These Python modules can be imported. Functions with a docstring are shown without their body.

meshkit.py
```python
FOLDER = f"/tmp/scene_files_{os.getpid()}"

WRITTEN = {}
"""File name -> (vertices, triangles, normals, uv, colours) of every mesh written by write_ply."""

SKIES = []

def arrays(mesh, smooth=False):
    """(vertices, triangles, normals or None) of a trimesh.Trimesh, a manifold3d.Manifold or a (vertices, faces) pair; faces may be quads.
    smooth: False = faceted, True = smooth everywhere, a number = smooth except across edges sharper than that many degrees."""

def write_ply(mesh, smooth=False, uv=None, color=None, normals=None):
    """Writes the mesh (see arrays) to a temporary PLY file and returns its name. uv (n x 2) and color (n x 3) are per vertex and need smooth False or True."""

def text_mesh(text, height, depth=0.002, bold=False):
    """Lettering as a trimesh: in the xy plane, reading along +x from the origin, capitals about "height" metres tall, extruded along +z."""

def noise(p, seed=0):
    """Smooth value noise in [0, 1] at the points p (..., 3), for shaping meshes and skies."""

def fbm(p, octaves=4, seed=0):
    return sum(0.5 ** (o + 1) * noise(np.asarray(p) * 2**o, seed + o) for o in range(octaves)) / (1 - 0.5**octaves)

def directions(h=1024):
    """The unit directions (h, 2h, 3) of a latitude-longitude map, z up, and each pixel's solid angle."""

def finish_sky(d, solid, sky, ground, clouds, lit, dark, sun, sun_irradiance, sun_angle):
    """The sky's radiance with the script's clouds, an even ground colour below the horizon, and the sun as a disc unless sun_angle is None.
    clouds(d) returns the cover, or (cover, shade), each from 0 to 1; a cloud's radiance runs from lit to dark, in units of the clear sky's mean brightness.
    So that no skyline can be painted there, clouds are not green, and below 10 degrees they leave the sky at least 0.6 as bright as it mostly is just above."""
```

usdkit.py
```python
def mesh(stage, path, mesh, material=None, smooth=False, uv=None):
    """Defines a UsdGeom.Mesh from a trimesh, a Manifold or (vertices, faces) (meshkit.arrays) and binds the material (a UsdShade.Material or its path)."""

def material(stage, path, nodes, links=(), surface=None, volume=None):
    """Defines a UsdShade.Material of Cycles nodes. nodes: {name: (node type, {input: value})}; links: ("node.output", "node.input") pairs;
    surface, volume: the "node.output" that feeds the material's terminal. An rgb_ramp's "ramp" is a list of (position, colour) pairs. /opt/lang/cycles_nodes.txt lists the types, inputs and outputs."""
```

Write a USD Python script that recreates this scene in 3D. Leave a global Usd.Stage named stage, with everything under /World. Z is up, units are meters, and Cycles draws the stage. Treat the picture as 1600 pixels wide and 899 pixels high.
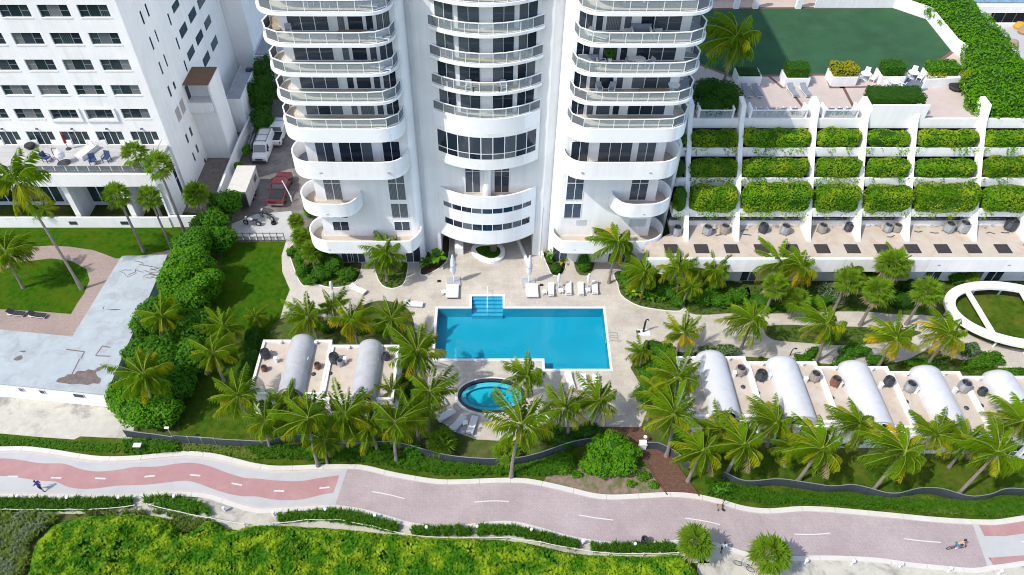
import math
import numpy as np, trimesh, usdkit, meshkit, manifold3d
import shapely, shapely.geometry as sg
import shapely.affinity
from shapely.ops import unary_union
from pxr import Usd, UsdGeom, UsdLux, UsdShade, Gf, Sdf, Vt

stage = Usd.Stage.CreateInMemory()
UsdGeom.SetStageUpAxis(stage, 'Z')
UsdGeom.Xform.Define(stage, '/World'); UsdGeom.Scope.Define(stage, '/World/Looks')

# ---------------------------------------------------------------- camera, sky, sun, exposure
F_PX, PITCH, CX, CY, CAM_H = 1147.0, math.radians(46.3), 770.0, 449.5, 60.0
cam = UsdGeom.Camera.Define(stage, '/World/Camera')
cam.AddTranslateOp().Set(Gf.Vec3d(0, 0, CAM_H)); cam.AddRotateXOp().Set(90 - math.degrees(PITCH))
cam.CreateHorizontalApertureAttr(36.0); cam.CreateVerticalApertureAttr(36.0 * 575 / 1024)
cam.CreateFocalLengthAttr(36.0 * F_PX / 1600); cam.CreateHorizontalApertureOffsetAttr(30.0 / 1600 * 36)
cam.CreateClippingRangeAttr(Gf.Vec2f(0.5, 2000))
cam.CreateExposureAttr(0.80)
SUN_EL, SUN_AZ = math.radians(52), math.atan2(-0.894, -0.447)
dome = UsdLux.DomeLight.Define(stage, '/World/sky')
sunl = UsdLux.DistantLight.Define(stage, '/World/sun')
sunl.CreateIntensityAttr(0.62); sunl.CreateAngleAttr(0.6); sunl.CreateNormalizeAttr(True); sunl.CreateColorAttr(Gf.Vec3f(1.0, 0.955, 0.88))
sunl.AddRotateZOp().Set(-math.degrees(SUN_AZ)); sunl.AddRotateXOp().Set(-(90 - math.degrees(SUN_EL)))
skym = usdkit.material(stage, '/World/Looks/sky', {'s': ('sky_texture', {'sky_type': 'single_scattering', 'sun_disc': False, 'sun_elevation': SUN_EL, 'sun_rotation': SUN_AZ, 'aerosol_density': 1.6}),
    'b': ('background_shader', {'strength': 0.15})}, [('s.color', 'b.color')], surface='b.background')
UsdShade.MaterialBindingAPI.Apply(dome.GetPrim()).Bind(skym)
dome.GetPrim().SetCustomDataByKey('kind', 'structure')

def _ray(u, v):
    a = (u - CX) / F_PX; b = (v - CY) / F_PX; c, s = math.cos(PITCH), math.sin(PITCH)
    return a, c - b * s, -s - b * c
def G(u, v, z=0.0):                       # the point of the level z that stands at (u, v) of the 1600 x 899 photograph
    d = _ray(u, v); t = (z - CAM_H) / d[2]; return (d[0] * t, d[1] * t)
def W(u, v, Y):                           # the same for the upright plane y = Y: (x, z)
    d = _ray(u, v); t = Y / d[1]; return (d[0] * t, CAM_H + d[2] * t)
def WX(u, v, X):                          # the same for the upright plane x = X: (y, z)
    d = _ray(u, v); t = X / d[0]; return (d[1] * t, CAM_H + d[2] * t)
def GP(pts, z=0.0): return [G(u, v, z) for u, v in pts]

# ---------------------------------------------------------------- materials
MAT = {}
def mat(name, nodes, links, surface='p.BSDF', volume=None):
    MAT[name] = usdkit.material(stage, '/World/Looks/' + name, nodes, links, surface=surface, volume=volume); return MAT[name]
def plain(name, col, rough=0.6, metal=0.0, spec=0.5, var=0.12, scale=1.5, bump=0.0, bscale=20.0, dirt=None, coat=0.0):
    d = [max(0, c * (1 - var)) for c in col]; l = [min(1, c * (1 + var)) for c in col]
    n = {'g': ('geometry', {}), 'n': ('noise_texture', {'scale': scale, 'detail': 6.0, 'roughness': 0.62}),
         'r': ('rgb_ramp', {'ramp': [(0.3, d), (0.7, l)]}), 'p': ('principled_bsdf', {'roughness': rough, 'metallic': metal, 'specular_ior_level': spec, 'coat_weight': coat})}
    L = [('g.position', 'n.vector'), ('n.fac', 'r.fac')]
    out = 'r.color'
    if dirt:                               # (colour, scale, from, to)
        n['dn'] = ('noise_texture', {'scale': dirt[1], 'detail': 8.0, 'roughness': 0.7, 'distortion': 0.6})
        n['dr'] = ('rgb_ramp', {'ramp': [(dirt[2], (0, 0, 0)), (dirt[3], (1, 1, 1))]})
        n['dm'] = ('mix', {'mix_type': 'mix', 'color2': dirt[0]})
        L += [('g.position', 'dn.vector'), ('dn.fac', 'dr.fac'), ('dr.color', 'dm.fac'), (out, 'dm.color1')]; out = 'dm.color'
    L.append((out, 'p.base_color'))
    if bump:
        n['bn'] = ('noise_texture', {'scale': bscale, 'detail': 4.0}); n['b'] = ('bump', {'strength': bump, 'distance': 0.03})
        L += [('g.position', 'bn.vector'), ('bn.fac', 'b.height'), ('b.normal', 'p.normal')]
    return mat(name, n, L)
def leafy(name, dark, mid, light, trans=0.35, rough=0.45, patch=None):
    n = {'g': ('geometry', {}), 'r': ('rgb_ramp', {'ramp': [(0.0, dark), (0.5, mid), (1.0, light)]}),
         'o': ('object_info', {}), 'h': ('hsv', {'saturation': 1.0}), 'mv': ('map_range', {'from_min': 0.0, 'from_max': 1.0, 'to_min': 0.82, 'to_max': 1.18}),
         'p': ('principled_bsdf', {'roughness': 0.6, 'specular_ior_level': 0.15}), 't': ('translucent_bsdf', {}), 'm': ('mix_closure', {'fac': trans})}
    L = [('g.random_per_island', 'r.fac'), ('r.color', 'h.color'), ('o.random', 'mv.value'), ('mv.result', 'h.value')]
    out = 'h.color'
    if patch:
        n['pn'] = ('noise_texture', {'scale': patch[1], 'detail': 3.0}); n['pr'] = ('rgb_ramp', {'ramp': [(0.42, (0, 0, 0)), (0.68, (1, 1, 1))]})
        n['pm'] = ('mix', {'mix_type': 'mix', 'color2': patch[0]}); n['pq'] = ('math', {'math_type': 'multiply', 'value2': 0.7})
        L += [('g.position', 'pn.vector'), ('pn.fac', 'pr.fac'), ('pr.color', 'pq.value1'), ('pq.value', 'pm.fac'), (out, 'pm.color1')]; out = 'pm.color'
    L += [(out, 'p.base_color'), (out, 't.color'), ('p.BSDF', 'm.closure1'), ('t.BSDF', 'm.closure2')]
    return mat(name, n, L, surface='m.closure')
def tiled(name, c1, c2, mortar, w, h, msize, rot=0.0, var=0.25, rough=0.7, offset=0.5, dirt=(0.75, 0.7, 0.62), dirt_amt=0.5, dscale=0.25):
    n = {'g': ('geometry', {}), 'mp': ('mapping', {'rotation': (0, 0, rot)}),
         'b': ('brick_texture', {'color1': c1, 'color2': c2, 'mortar': mortar, 'scale': 1.0, 'mortar_size': msize, 'mortar_smooth': 0.3, 'brick_width': w, 'row_height': h, 'offset': offset}),
         'n': ('noise_texture', {'scale': dscale, 'detail': 7.0, 'roughness': 0.65}), 'nr': ('rgb_ramp', {'ramp': [(0.35, (1, 1, 1)), (0.68, dirt)]}),
         'm': ('mix', {'mix_type': 'multiply', 'fac': dirt_amt}), 'n2': ('noise_texture', {'scale': 5.0, 'detail': 5.0}), 'r2': ('rgb_ramp', {'ramp': [(0.3, (1 - var,) * 3), (0.7, (1, 1, 1))]}),
         'm2': ('mix', {'mix_type': 'multiply', 'fac': 0.6}), 'p': ('principled_bsdf', {'roughness': rough, 'specular_ior_level': 0.12})}
    L = [('g.position', 'mp.vector'), ('mp.vector', 'b.vector'), ('g.position', 'n.vector'), ('n.fac', 'nr.fac'), ('b.color', 'm.color1'), ('nr.color', 'm.color2'),
         ('g.position', 'n2.vector'), ('n2.fac', 'r2.fac'), ('m.color', 'm2.color1'), ('r2.color', 'm2.color2'), ('m2.color', 'p.base_color')]
    return mat(name, n, L)

mat('white_wall', {'g': ('geometry', {}), 'mp': ('mapping', {'scale': (1.6, 1.6, 0.07)}), 'n': ('noise_texture', {'scale': 1.0, 'detail': 7.0, 'roughness': 0.65}), 'r': ('rgb_ramp', {'ramp': [(0.40, (0.81, 0.80, 0.785)), (0.60, (0.765, 0.755, 0.74)), (0.80, (0.64, 0.625, 0.60))]}), 'n2': ('noise_texture', {'scale': 0.45, 'detail': 5.0}), 'r2': ('rgb_ramp', {'ramp': [(0.4, (1, 1, 1)), (0.7, (0.93, 0.93, 0.925))]}), 'm': ('mix', {'mix_type': 'multiply', 'fac': 1.0}), 'p': ('principled_bsdf', {'roughness': 0.6, 'specular_ior_level': 0.3})},
    [('g.position', 'mp.vector'), ('mp.vector', 'n.vector'), ('n.fac', 'r.fac'), ('g.position', 'n2.vector'), ('n2.fac', 'r2.fac'), ('r.color', 'm.color1'), ('r2.color', 'm.color2'), ('m.color', 'p.base_color')])
plain('white_paint', (0.80, 0.80, 0.80), 0.4, var=0.015)
plain('white_vault', (0.50, 0.50, 0.515), 0.6, var=0.04, scale=0.8, dirt=((0.40, 0.395, 0.39), 0.9, 0.5, 0.85), bump=0.1, bscale=5)
plain('grey_vault', (0.36, 0.37, 0.385), 0.8, var=0.07, scale=1.2, dirt=((0.28, 0.275, 0.27), 1.1, 0.48, 0.8), bump=0.15, bscale=6)
plain('cream_roof', (0.46, 0.40, 0.335), 0.9, spec=0.1, var=0.09, scale=0.6, dirt=((0.40, 0.28, 0.17), 0.55, 0.48, 0.8), bump=0.2)
plain('pale_roof', (0.335, 0.37, 0.385), 0.85, spec=0.1, var=0.08, scale=0.7, dirt=((0.25, 0.26, 0.275), 0.4, 0.5, 0.72))
plain('grey_roof', (0.27, 0.28, 0.30), 0.9, var=0.12, scale=0.8, dirt=((0.17, 0.17, 0.18), 0.6, 0.55, 0.75))
plain('brown_roof', (0.15, 0.085, 0.045), 0.9, var=0.14, scale=2.0)
plain('roof_patch', (0.13, 0.10, 0.09), 0.9, var=0.3, scale=2.5)
tiled('travertine', (0.545, 0.50, 0.435), (0.505, 0.46, 0.395), (0.455, 0.41, 0.35), 1.2, 0.6, 0.012, dirt=(0.62, 0.60, 0.60), dirt_amt=0.65, dscale=0.35)
tiled('path_stone', (0.54, 0.50, 0.44), (0.51, 0.47, 0.415), (0.44, 0.40, 0.35), 0.8, 0.8, 0.012, dirt=(0.75, 0.72, 0.68))
tiled('paver_walk', (0.415, 0.35, 0.345), (0.385, 0.325, 0.32), (0.35, 0.29, 0.285), 0.42, 0.21, 0.02, var=0.22, dirt=(0.78, 0.76, 0.77), dirt_amt=0.9, rot=0.78)
tiled('paver_left', (0.36, 0.28, 0.25), (0.32, 0.25, 0.22), (0.26, 0.21, 0.19), 0.3, 0.2, 0.015, dirt=(0.7, 0.68, 0.68))
tiled('balcony_tile', (0.58, 0.52, 0.43), (0.54, 0.48, 0.40), (0.44, 0.38, 0.3), 0.5, 0.5, 0.012, dirt=(0.8, 0.72, 0.6), dscale=0.8)
tiled('gold_tile', (0.52, 0.38, 0.16), (0.46, 0.33, 0.14), (0.35, 0.25, 0.12), 0.5, 0.5, 0.012)
tiled('terrace_tile', (0.46, 0.46, 0.46), (0.42, 0.42, 0.43), (0.34, 0.34, 0.35), 6.0, 0.9, 0.03, rough=0.6)
plain('deck_pink', (0.46, 0.385, 0.34), 0.8, spec=0.15, var=0.06, scale=1.0)
plain('border_brown', (0.14, 0.07, 0.06), 0.7)
plain('slate', (0.12, 0.14, 0.18), 0.6, var=0.1)
plain('turf', (0.036, 0.088, 0.045), 1.0, spec=0.05, var=0.18, scale=0.35, bump=0.5, bscale=18, dirt=((0.035, 0.10, 0.042), 0.15, 0.5, 0.7))
plain('lawn', (0.028, 0.082, 0.003), 1.0, spec=0.04, var=0.38, scale=1.6, bump=0.9, bscale=25, dirt=((0.060, 0.095, 0.005), 0.35, 0.46, 0.7))
plain('lawn_dark', (0.042, 0.082, 0.006), 1.0, spec=0.04, var=0.4, scale=1.6, bump=0.9, bscale=22, dirt=((0.10, 0.11, 0.015), 0.3, 0.48, 0.7))
plain('soil', (0.085, 0.095, 0.030), 1.0, spec=0.05, var=0.35, scale=1.2, bump=0.8, bscale=10, dirt=((0.05, 0.09, 0.015), 0.4, 0.42, 0.62))
plain('mulch', (0.06, 0.04, 0.025), 1.0, spec=0.05, var=0.35, scale=4.0, bump=0.9, bscale=15)
plain('sand', (0.43, 0.41, 0.35), 1.0, spec=0.05, var=0.1, scale=1.5, bump=0.4, bscale=6, dirt=((0.22, 0.20, 0.185), 0.33, 0.5, 0.66))
plain('concrete', (0.392, 0.392, 0.387), 0.9, spec=0.1, var=0.05, scale=0.8, dirt=((0.335, 0.345, 0.345), 0.3, 0.5, 0.75))
plain('kerb', (0.52, 0.495, 0.455), 0.9, spec=0.1, var=0.06, scale=1.0, dirt=((0.5, 0.45, 0.4), 0.5, 0.55, 0.8))
plain('kerb_pink', (0.45, 0.40, 0.37), 0.9, spec=0.1, var=0.06, scale=1.0)
plain('red_lane', (0.345, 0.195, 0.19), 0.95, spec=0.1, var=0.06, scale=1.2, dirt=((0.385, 0.25, 0.235), 0.4, 0.5, 0.75))
plain('marking', (0.56, 0.55, 0.54), 0.7, var=0.03)
plain('dune_soil', (0.20, 0.15, 0.115), 1.0, spec=0.05, var=0.3, scale=2.5, bump=0.8, bscale=9, dirt=((0.10, 0.12, 0.04), 0.9, 0.5, 0.62))
plain('asphalt', (0.13, 0.12, 0.115), 0.95, spec=0.1, var=0.2, scale=1.0, dirt=((0.23, 0.21, 0.19), 0.3, 0.45, 0.65))
plain('dirt_yard', (0.16, 0.135, 0.115), 0.95, var=0.25, scale=1.5, bump=0.6, bscale=6)
mat('glass_dark', {'g': ('geometry', {}), 'r': ('rgb_ramp', {'ramp': [(0, (0.006, 0.011, 0.022)), (0.4, (0.016, 0.024, 0.038)), (0.7, (0.045, 0.058, 0.074)), (1, (0.11, 0.128, 0.145))]}), 'o': ('object_info', {}),
    'p': ('principled_bsdf', {'roughness': 0.06, 'specular_ior_level': 0.5})}, [('o.random', 'r.fac'), ('r.color', 'p.base_color')])
mat('glass_teal', {'g': ('geometry', {}), 'w': ('wave_texture', {'wave_type': 'bands', 'bands_direction': 'x', 'scale': 1.6, 'distortion': 1.5}), 'r': ('rgb_ramp', {'ramp': [(0, (0.006, 0.014, 0.020)), (0.5, (0.018, 0.035, 0.042)), (1, (0.06, 0.10, 0.10))]}), 'o': ('object_info', {}), 'mu': ('math', {'math_type': 'multiply'}),
    'p': ('principled_bsdf', {'roughness': 0.08})}, [('g.position', 'w.vector'), ('w.fac', 'mu.value1'), ('o.random', 'mu.value2'), ('mu.value', 'r.fac'), ('r.color', 'p.base_color')])
mat('glass_curtain', {'g': ('geometry', {}), 'w': ('wave_texture', {'wave_type': 'bands', 'bands_direction': 'x', 'scale': 2.2, 'distortion': 1.0}), 'r': ('rgb_ramp', {'ramp': [(0, (0.07, 0.08, 0.088)), (1, (0.20, 0.21, 0.215))]}), 'p': ('principled_bsdf', {'roughness': 0.08})}, [('g.position', 'w.vector'), ('w.fac', 'r.fac'), ('r.color', 'p.base_color')])
mat('glass_blind', {'g': ('geometry', {}), 'w': ('wave_texture', {'wave_type': 'bands', 'bands_direction': 'z', 'scale': 4.0}), 'r': ('rgb_ramp', {'ramp': [(0, (0.03, 0.04, 0.055)), (1, (0.085, 0.10, 0.12))]}), 'p': ('principled_bsdf', {'roughness': 0.08})}, [('g.position', 'w.vector'), ('w.fac', 'r.fac'), ('r.color', 'p.base_color')])
mat('glass_rail', {'t': ('transparent_bsdf', {'color': (0.91, 0.95, 0.945)}), 'g': ('glossy_bsdf', {'roughness': 0.03, 'color': (0.45, 0.5, 0.52)}), 'd': ('diffuse_bsdf', {'color': (0.66, 0.72, 0.73)}),
    'f': ('fresnel', {'IOR': 1.5}), 'm0': ('mix_closure', {'fac': 0.14}), 'm': ('mix_closure', {})},
    [('t.BSDF', 'm0.closure1'), ('d.BSDF', 'm0.closure2'), ('f.fac', 'm.fac'), ('m0.closure', 'm.closure1'), ('g.BSDF', 'm.closure2')], surface='m.closure')
mat('water', {'n': ('noise_texture', {'scale': 1.1, 'detail': 3.0}), 'g': ('geometry', {}), 'b': ('bump', {'strength': 0.35, 'distance': 0.06}), 't': ('transparent_bsdf', {'color': (0.62, 0.93, 0.97)}), 's': ('glossy_bsdf', {'roughness': 0.02}), 'f': ('fresnel', {'IOR': 1.33}), 'm': ('mix_closure', {})},
    [('g.position', 'n.vector'), ('n.fac', 'b.height'), ('b.normal', 's.normal'), ('b.normal', 'f.normal'), ('f.fac', 'm.fac'), ('t.BSDF', 'm.closure1'), ('s.BSDF', 'm.closure2')], surface='m.closure')
plain('pool_plaster', (0.003, 0.31, 0.43), 0.6, var=0.05, scale=0.25)
plain('pool_step', (0.05, 0.40, 0.54), 0.6, var=0.03)
plain('pool_line', (0.012, 0.12, 0.32), 0.5)
plain('spa_plaster', (0.008, 0.44, 0.50), 0.6, var=0.05, scale=1.0)
plain('spa_bench', (0.12, 0.55, 0.60), 0.6, var=0.04)
plain('spa_rim', (0.025, 0.018, 0.035), 0.35, var=0.3, scale=4)
plain('coping', (0.66, 0.66, 0.65), 0.5, var=0.02)
plain('trunk', (0.20, 0.17, 0.145), 0.9, var=0.3, scale=5.0, bump=0.8, bscale=12)
plain('bark', (0.11, 0.085, 0.06), 0.95, var=0.3, scale=6.0, bump=0.8)
plain('wood', (0.105, 0.05, 0.030), 0.75, var=0.3, scale=3.0, bump=0.3)
plain('metal_grey', (0.30, 0.31, 0.32), 0.5, 0.4, var=0.12, scale=2.5)
plain('metal_tan', (0.30, 0.26, 0.21), 0.6, 0.3, var=0.15, scale=2.5)
plain('metal_dark', (0.05, 0.055, 0.065), 0.5, 0.4, var=0.2)
plain('rusty', (0.17, 0.075, 0.035), 0.85, var=0.4, scale=4)
plain('steel', (0.55, 0.56, 0.58), 0.25, 0.9, var=0.04)
plain('black', (0.012, 0.012, 0.014), 0.6, var=0.2)
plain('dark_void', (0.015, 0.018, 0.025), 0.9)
plain('mesh_screen', (0.035, 0.045, 0.055), 0.7, var=0.3, scale=6)
plain('fabric_white', (0.62, 0.62, 0.645), 0.85, var=0.02)
plain('fabric_grey', (0.22, 0.24, 0.28), 0.85, var=0.1)
plain('fabric_navy', (0.02, 0.05, 0.14), 0.8, var=0.15)
plain('fabric_red', (0.22, 0.012, 0.02), 0.8)
plain('fabric_tan', (0.30, 0.22, 0.15), 0.85)
plain('grey_plastic', (0.32, 0.34, 0.37), 0.5)
plain('shutter_grey', (0.40, 0.38, 0.37), 0.7, var=0.05)
plain('louver', (0.52, 0.53, 0.53), 0.6)
plain('car_red', (0.085, 0.005, 0.010), 0.25, var=0.05, coat=0.8)
plain('car_white', (0.6, 0.6, 0.6), 0.3, var=0.03, coat=0.5, dirt=((0.55, 0.53, 0.5), 0.8, 0.6, 0.9))
plain('box_cream', (0.50, 0.475, 0.44), 0.6, var=0.04, dirt=((0.45, 0.42, 0.38), 0.6, 0.55, 0.85))
plain('box_side', (0.36, 0.35, 0.35), 0.6, var=0.12)
plain('tyre', (0.012, 0.012, 0.013), 0.85)
plain('lamp_red', (0.35, 0.01, 0.01), 0.3)
plain('skin', (0.42, 0.24, 0.16), 0.6, var=0.05)
plain('skin_dark', (0.14, 0.07, 0.045), 0.6, var=0.05)
plain('hair', (0.012, 0.010, 0.010), 0.6)
plain('cloth_purple', (0.07, 0.06, 0.28), 0.85)
plain('cloth_blue', (0.01, 0.16, 0.30), 0.8)
plain('cloth_dark', (0.02, 0.02, 0.028), 0.85)
plain('rope', (0.62, 0.60, 0.52), 0.9)
plain('teal_tarp', (0.05, 0.33, 0.42), 0.7)
plain('skylight_grate', (0.045, 0.032, 0.028), 0.7, var=0.3, scale=3)
plain('yellow', (0.55, 0.28, 0.02), 0.6)
plain('blue_glass', (0.16, 0.26, 0.36), 0.2, var=0.25, scale=0.8)
leafy('leaf_hedge', (0.10, 0.25, 0.004), (0.23, 0.44, 0.007), (0.45, 0.64, 0.02), patch=((0.36, 0.44, 0.015), 0.5))
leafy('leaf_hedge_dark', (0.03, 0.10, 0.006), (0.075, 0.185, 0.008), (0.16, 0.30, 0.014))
leafy('leaf_bright', (0.085, 0.24, 0.003), (0.20, 0.45, 0.005), (0.42, 0.66, 0.014))
leafy('leaf_seagrape', (0.05, 0.18, 0.004), (0.235, 0.47, 0.010), (0.64, 0.80, 0.06), patch=((0.42, 0.53, 0.02), 0.8))
leafy('leaf_tree', (0.06, 0.19, 0.006), (0.17, 0.38, 0.010), (0.40, 0.62, 0.025))
leafy('leaf_yellow', (0.30, 0.28, 0.01), (0.42, 0.38, 0.02), (0.50, 0.44, 0.03))
leafy('leaf_silver', (0.17, 0.22, 0.12), (0.27, 0.34, 0.19), (0.40, 0.47, 0.30))
leafy('frond', (0.17, 0.30, 0.006), (0.40, 0.57, 0.014), (0.70, 0.80, 0.06), trans=0.55)
leafy('frond_yellow', (0.34, 0.38, 0.008), (0.52, 0.52, 0.015), (0.66, 0.60, 0.03), trans=0.45)
leafy('frond_gold', (0.60, 0.45, 0.010), (0.72, 0.55, 0.015), (0.78, 0.62, 0.03), trans=0.4)
leafy('frond_dry', (0.30, 0.26, 0.14), (0.44, 0.39, 0.23), (0.58, 0.53, 0.36), trans=0.2)
leafy('fan_leaf', (0.16, 0.28, 0.014), (0.36, 0.52, 0.04), (0.62, 0.72, 0.14), trans=0.5)
leafy('grass_blade', (0.06, 0.17, 0.007), (0.14, 0.29, 0.012), (0.28, 0.43, 0.03), trans=0.35)
leafy('grass_dry', (0.15, 0.22, 0.03), (0.26, 0.32, 0.06), (0.42, 0.45, 0.13), trans=0.3)
plain('midrib', (0.25, 0.31, 0.04), 0.5, var=0.12)

# ---------------------------------------------------------------- scene helpers
USED, ORG = {}, {}
def fresh(parent, name):
    k = parent + '/' + name; n = USED.get(k, -1) + 1; USED[k] = n
    return k if n == 0 else '%s_%03d' % (k, n)
def setops(path, loc, rz, s):
    x = UsdGeom.Xformable(stage.GetPrimAtPath(path)); ops = {o.GetOpName(): o for o in x.GetOrderedXformOps()}
    (ops.get('xformOp:translate') or x.AddTranslateOp()).Set(Gf.Vec3d(*map(float, loc)))
    (ops.get('xformOp:rotateZ') or x.AddRotateZOp()).Set(float(rz))
    sc = (s, s, s) if np.ndim(s) == 0 else s
    (ops.get('xformOp:scale') or x.AddScaleOp()).Set(Gf.Vec3f(*map(float, sc)))
def tag(path, label=None, cat=None, group=None, kind=None):
    p = stage.GetPrimAtPath(path)
    for k, v in (('label', label), ('category', cat), ('group', group), ('kind', kind)):
        if v: p.SetCustomDataByKey(k, v)
def thing(name, label, cat, org=(0, 0, 0), group=None, kind=None):
    path = fresh('/World', name); UsdGeom.Xform.Define(stage, path); setops(path, org, 0, 1)
    ORG[path] = np.array(org, float); tag(path, label, cat, group, kind); return path
def tm(m):
    if isinstance(m, (list,)): m = trimesh.util.concatenate([tm(x) for x in m])
    if hasattr(m, 'to_mesh'):
        q = m.to_mesh(); m = trimesh.Trimesh(q.vert_properties[:, :3], q.tri_verts, process=False)
    if isinstance(m, tuple): m = trimesh.Trimesh(m[0], m[1], process=False)
    return m
def part(parent, name, mesh, material, smooth=False, label=None, kind=None):
    m = tm(mesh); top = '/'.join(parent.split('/')[:3]); o = ORG.get(top)
    if o is not None and np.any(o): m = m.copy(); m.apply_translation(-o)
    path = fresh(parent, name); usdkit.mesh(stage, path, m, MAT[material], smooth)
    tag(path, label=label, kind=kind); return path
def single(name, mesh, material, label, cat, group=None, smooth=False, kind=None):
    m = tm(mesh); b = m.bounds; o = np.array([(b[0][0] + b[1][0]) / 2, (b[0][1] + b[1][1]) / 2, b[0][2]])
    m = m.copy(); m.apply_translation(-o); path = fresh('/World', name); usdkit.mesh(stage, path, m, MAT[material], smooth)
    UsdGeom.Xformable(stage.GetPrimAtPath(path)).AddTranslateOp().Set(Gf.Vec3d(*o)); tag(path, label, cat, group, kind); return path
def struct(name, mesh, material, kind='structure', smooth=False):
    path = fresh('/World', name); usdkit.mesh(stage, path, tm(mesh), MAT[material], smooth); tag(path, kind=kind); return path
FIRST = {}
def copyof(src, name, label, loc, rz=0.0, s=1.0, cat=None, group=None):
    """The first use of SRC moves it to its place; each later use defines an instance of it."""
    if src not in FIRST:
        FIRST[src] = 1; setops(src, loc, rz, s); tag(src, label, cat, group); return src
    path = fresh('/World', name); x = UsdGeom.Xform.Define(stage, path); x.GetPrim().GetReferences().AddInternalReference(src); x.GetPrim().SetInstanceable(True)
    setops(path, loc, rz, s); was = stage.GetPrimAtPath(src).GetCustomData(); tag(path, label, cat or was.get('category'), group or was.get('group')); return path

# ---------------------------------------------------------------- mesh helpers
def box(x0, x1, y0, y1, z0, z1):
    m = trimesh.creation.box((abs(x1 - x0), abs(y1 - y0), abs(z1 - z0))); m.apply_translation(((x0 + x1) / 2, (y0 + y1) / 2, (z0 + z1) / 2)); return m
def prism(poly, z0, z1):
    if not isinstance(poly, (sg.Polygon, sg.MultiPolygon)): poly = sg.Polygon(poly)
    poly = poly.buffer(0); out = []
    for g in getattr(poly, 'geoms', [poly]):
        if g.area < 1e-4: continue
        m = trimesh.creation.extrude_polygon(g, z1 - z0, engine='earcut'); m.apply_translation((0, 0, z0)); out.append(m)
    return trimesh.util.concatenate(out)
def sheet(poly, z):
    if not isinstance(poly, (sg.Polygon, sg.MultiPolygon)): poly = sg.Polygon(poly)
    poly = poly.buffer(0); V, Fc, n = [], [], 0
    for g in getattr(poly, 'geoms', [poly]):
        if g.area < 1e-4: continue
        v, f = trimesh.creation.triangulate_polygon(g, engine='earcut')
        a = v[f[:, 1]] - v[f[:, 0]]; b = v[f[:, 2]] - v[f[:, 0]]; fl = (a[:, 0] * b[:, 1] - a[:, 1] * b[:, 0]) < 0; f = np.array(f); f[fl] = f[fl][:, ::-1]
        V.append(np.c_[v, np.full(len(v), z)]); Fc.append(f + n); n += len(v)
    return trimesh.Trimesh(np.vstack(V), np.vstack(Fc), process=False)
def wallxz(poly, y0, y1):                  # a polygon of (x, z) as an upright slab from y0 to y1
    m = trimesh.creation.extrude_polygon(poly, y1 - y0, engine='earcut'); v = np.array(m.vertices)
    m2 = trimesh.Trimesh(np.c_[v[:, 0], y0 + v[:, 2], v[:, 1]], m.faces[:, ::-1], process=False); return m2
def wallyz(poly, x0, x1):                  # a polygon of (y, z) as a slab from x0 to x1
    m = trimesh.creation.extrude_polygon(sg.Polygon(poly) if isinstance(poly, list) else poly, x1 - x0, engine='earcut'); v = np.array(m.vertices)
    return trimesh.Trimesh(np.c_[x0 + v[:, 2], v[:, 0], v[:, 1]], m.faces, process=False)
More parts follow.
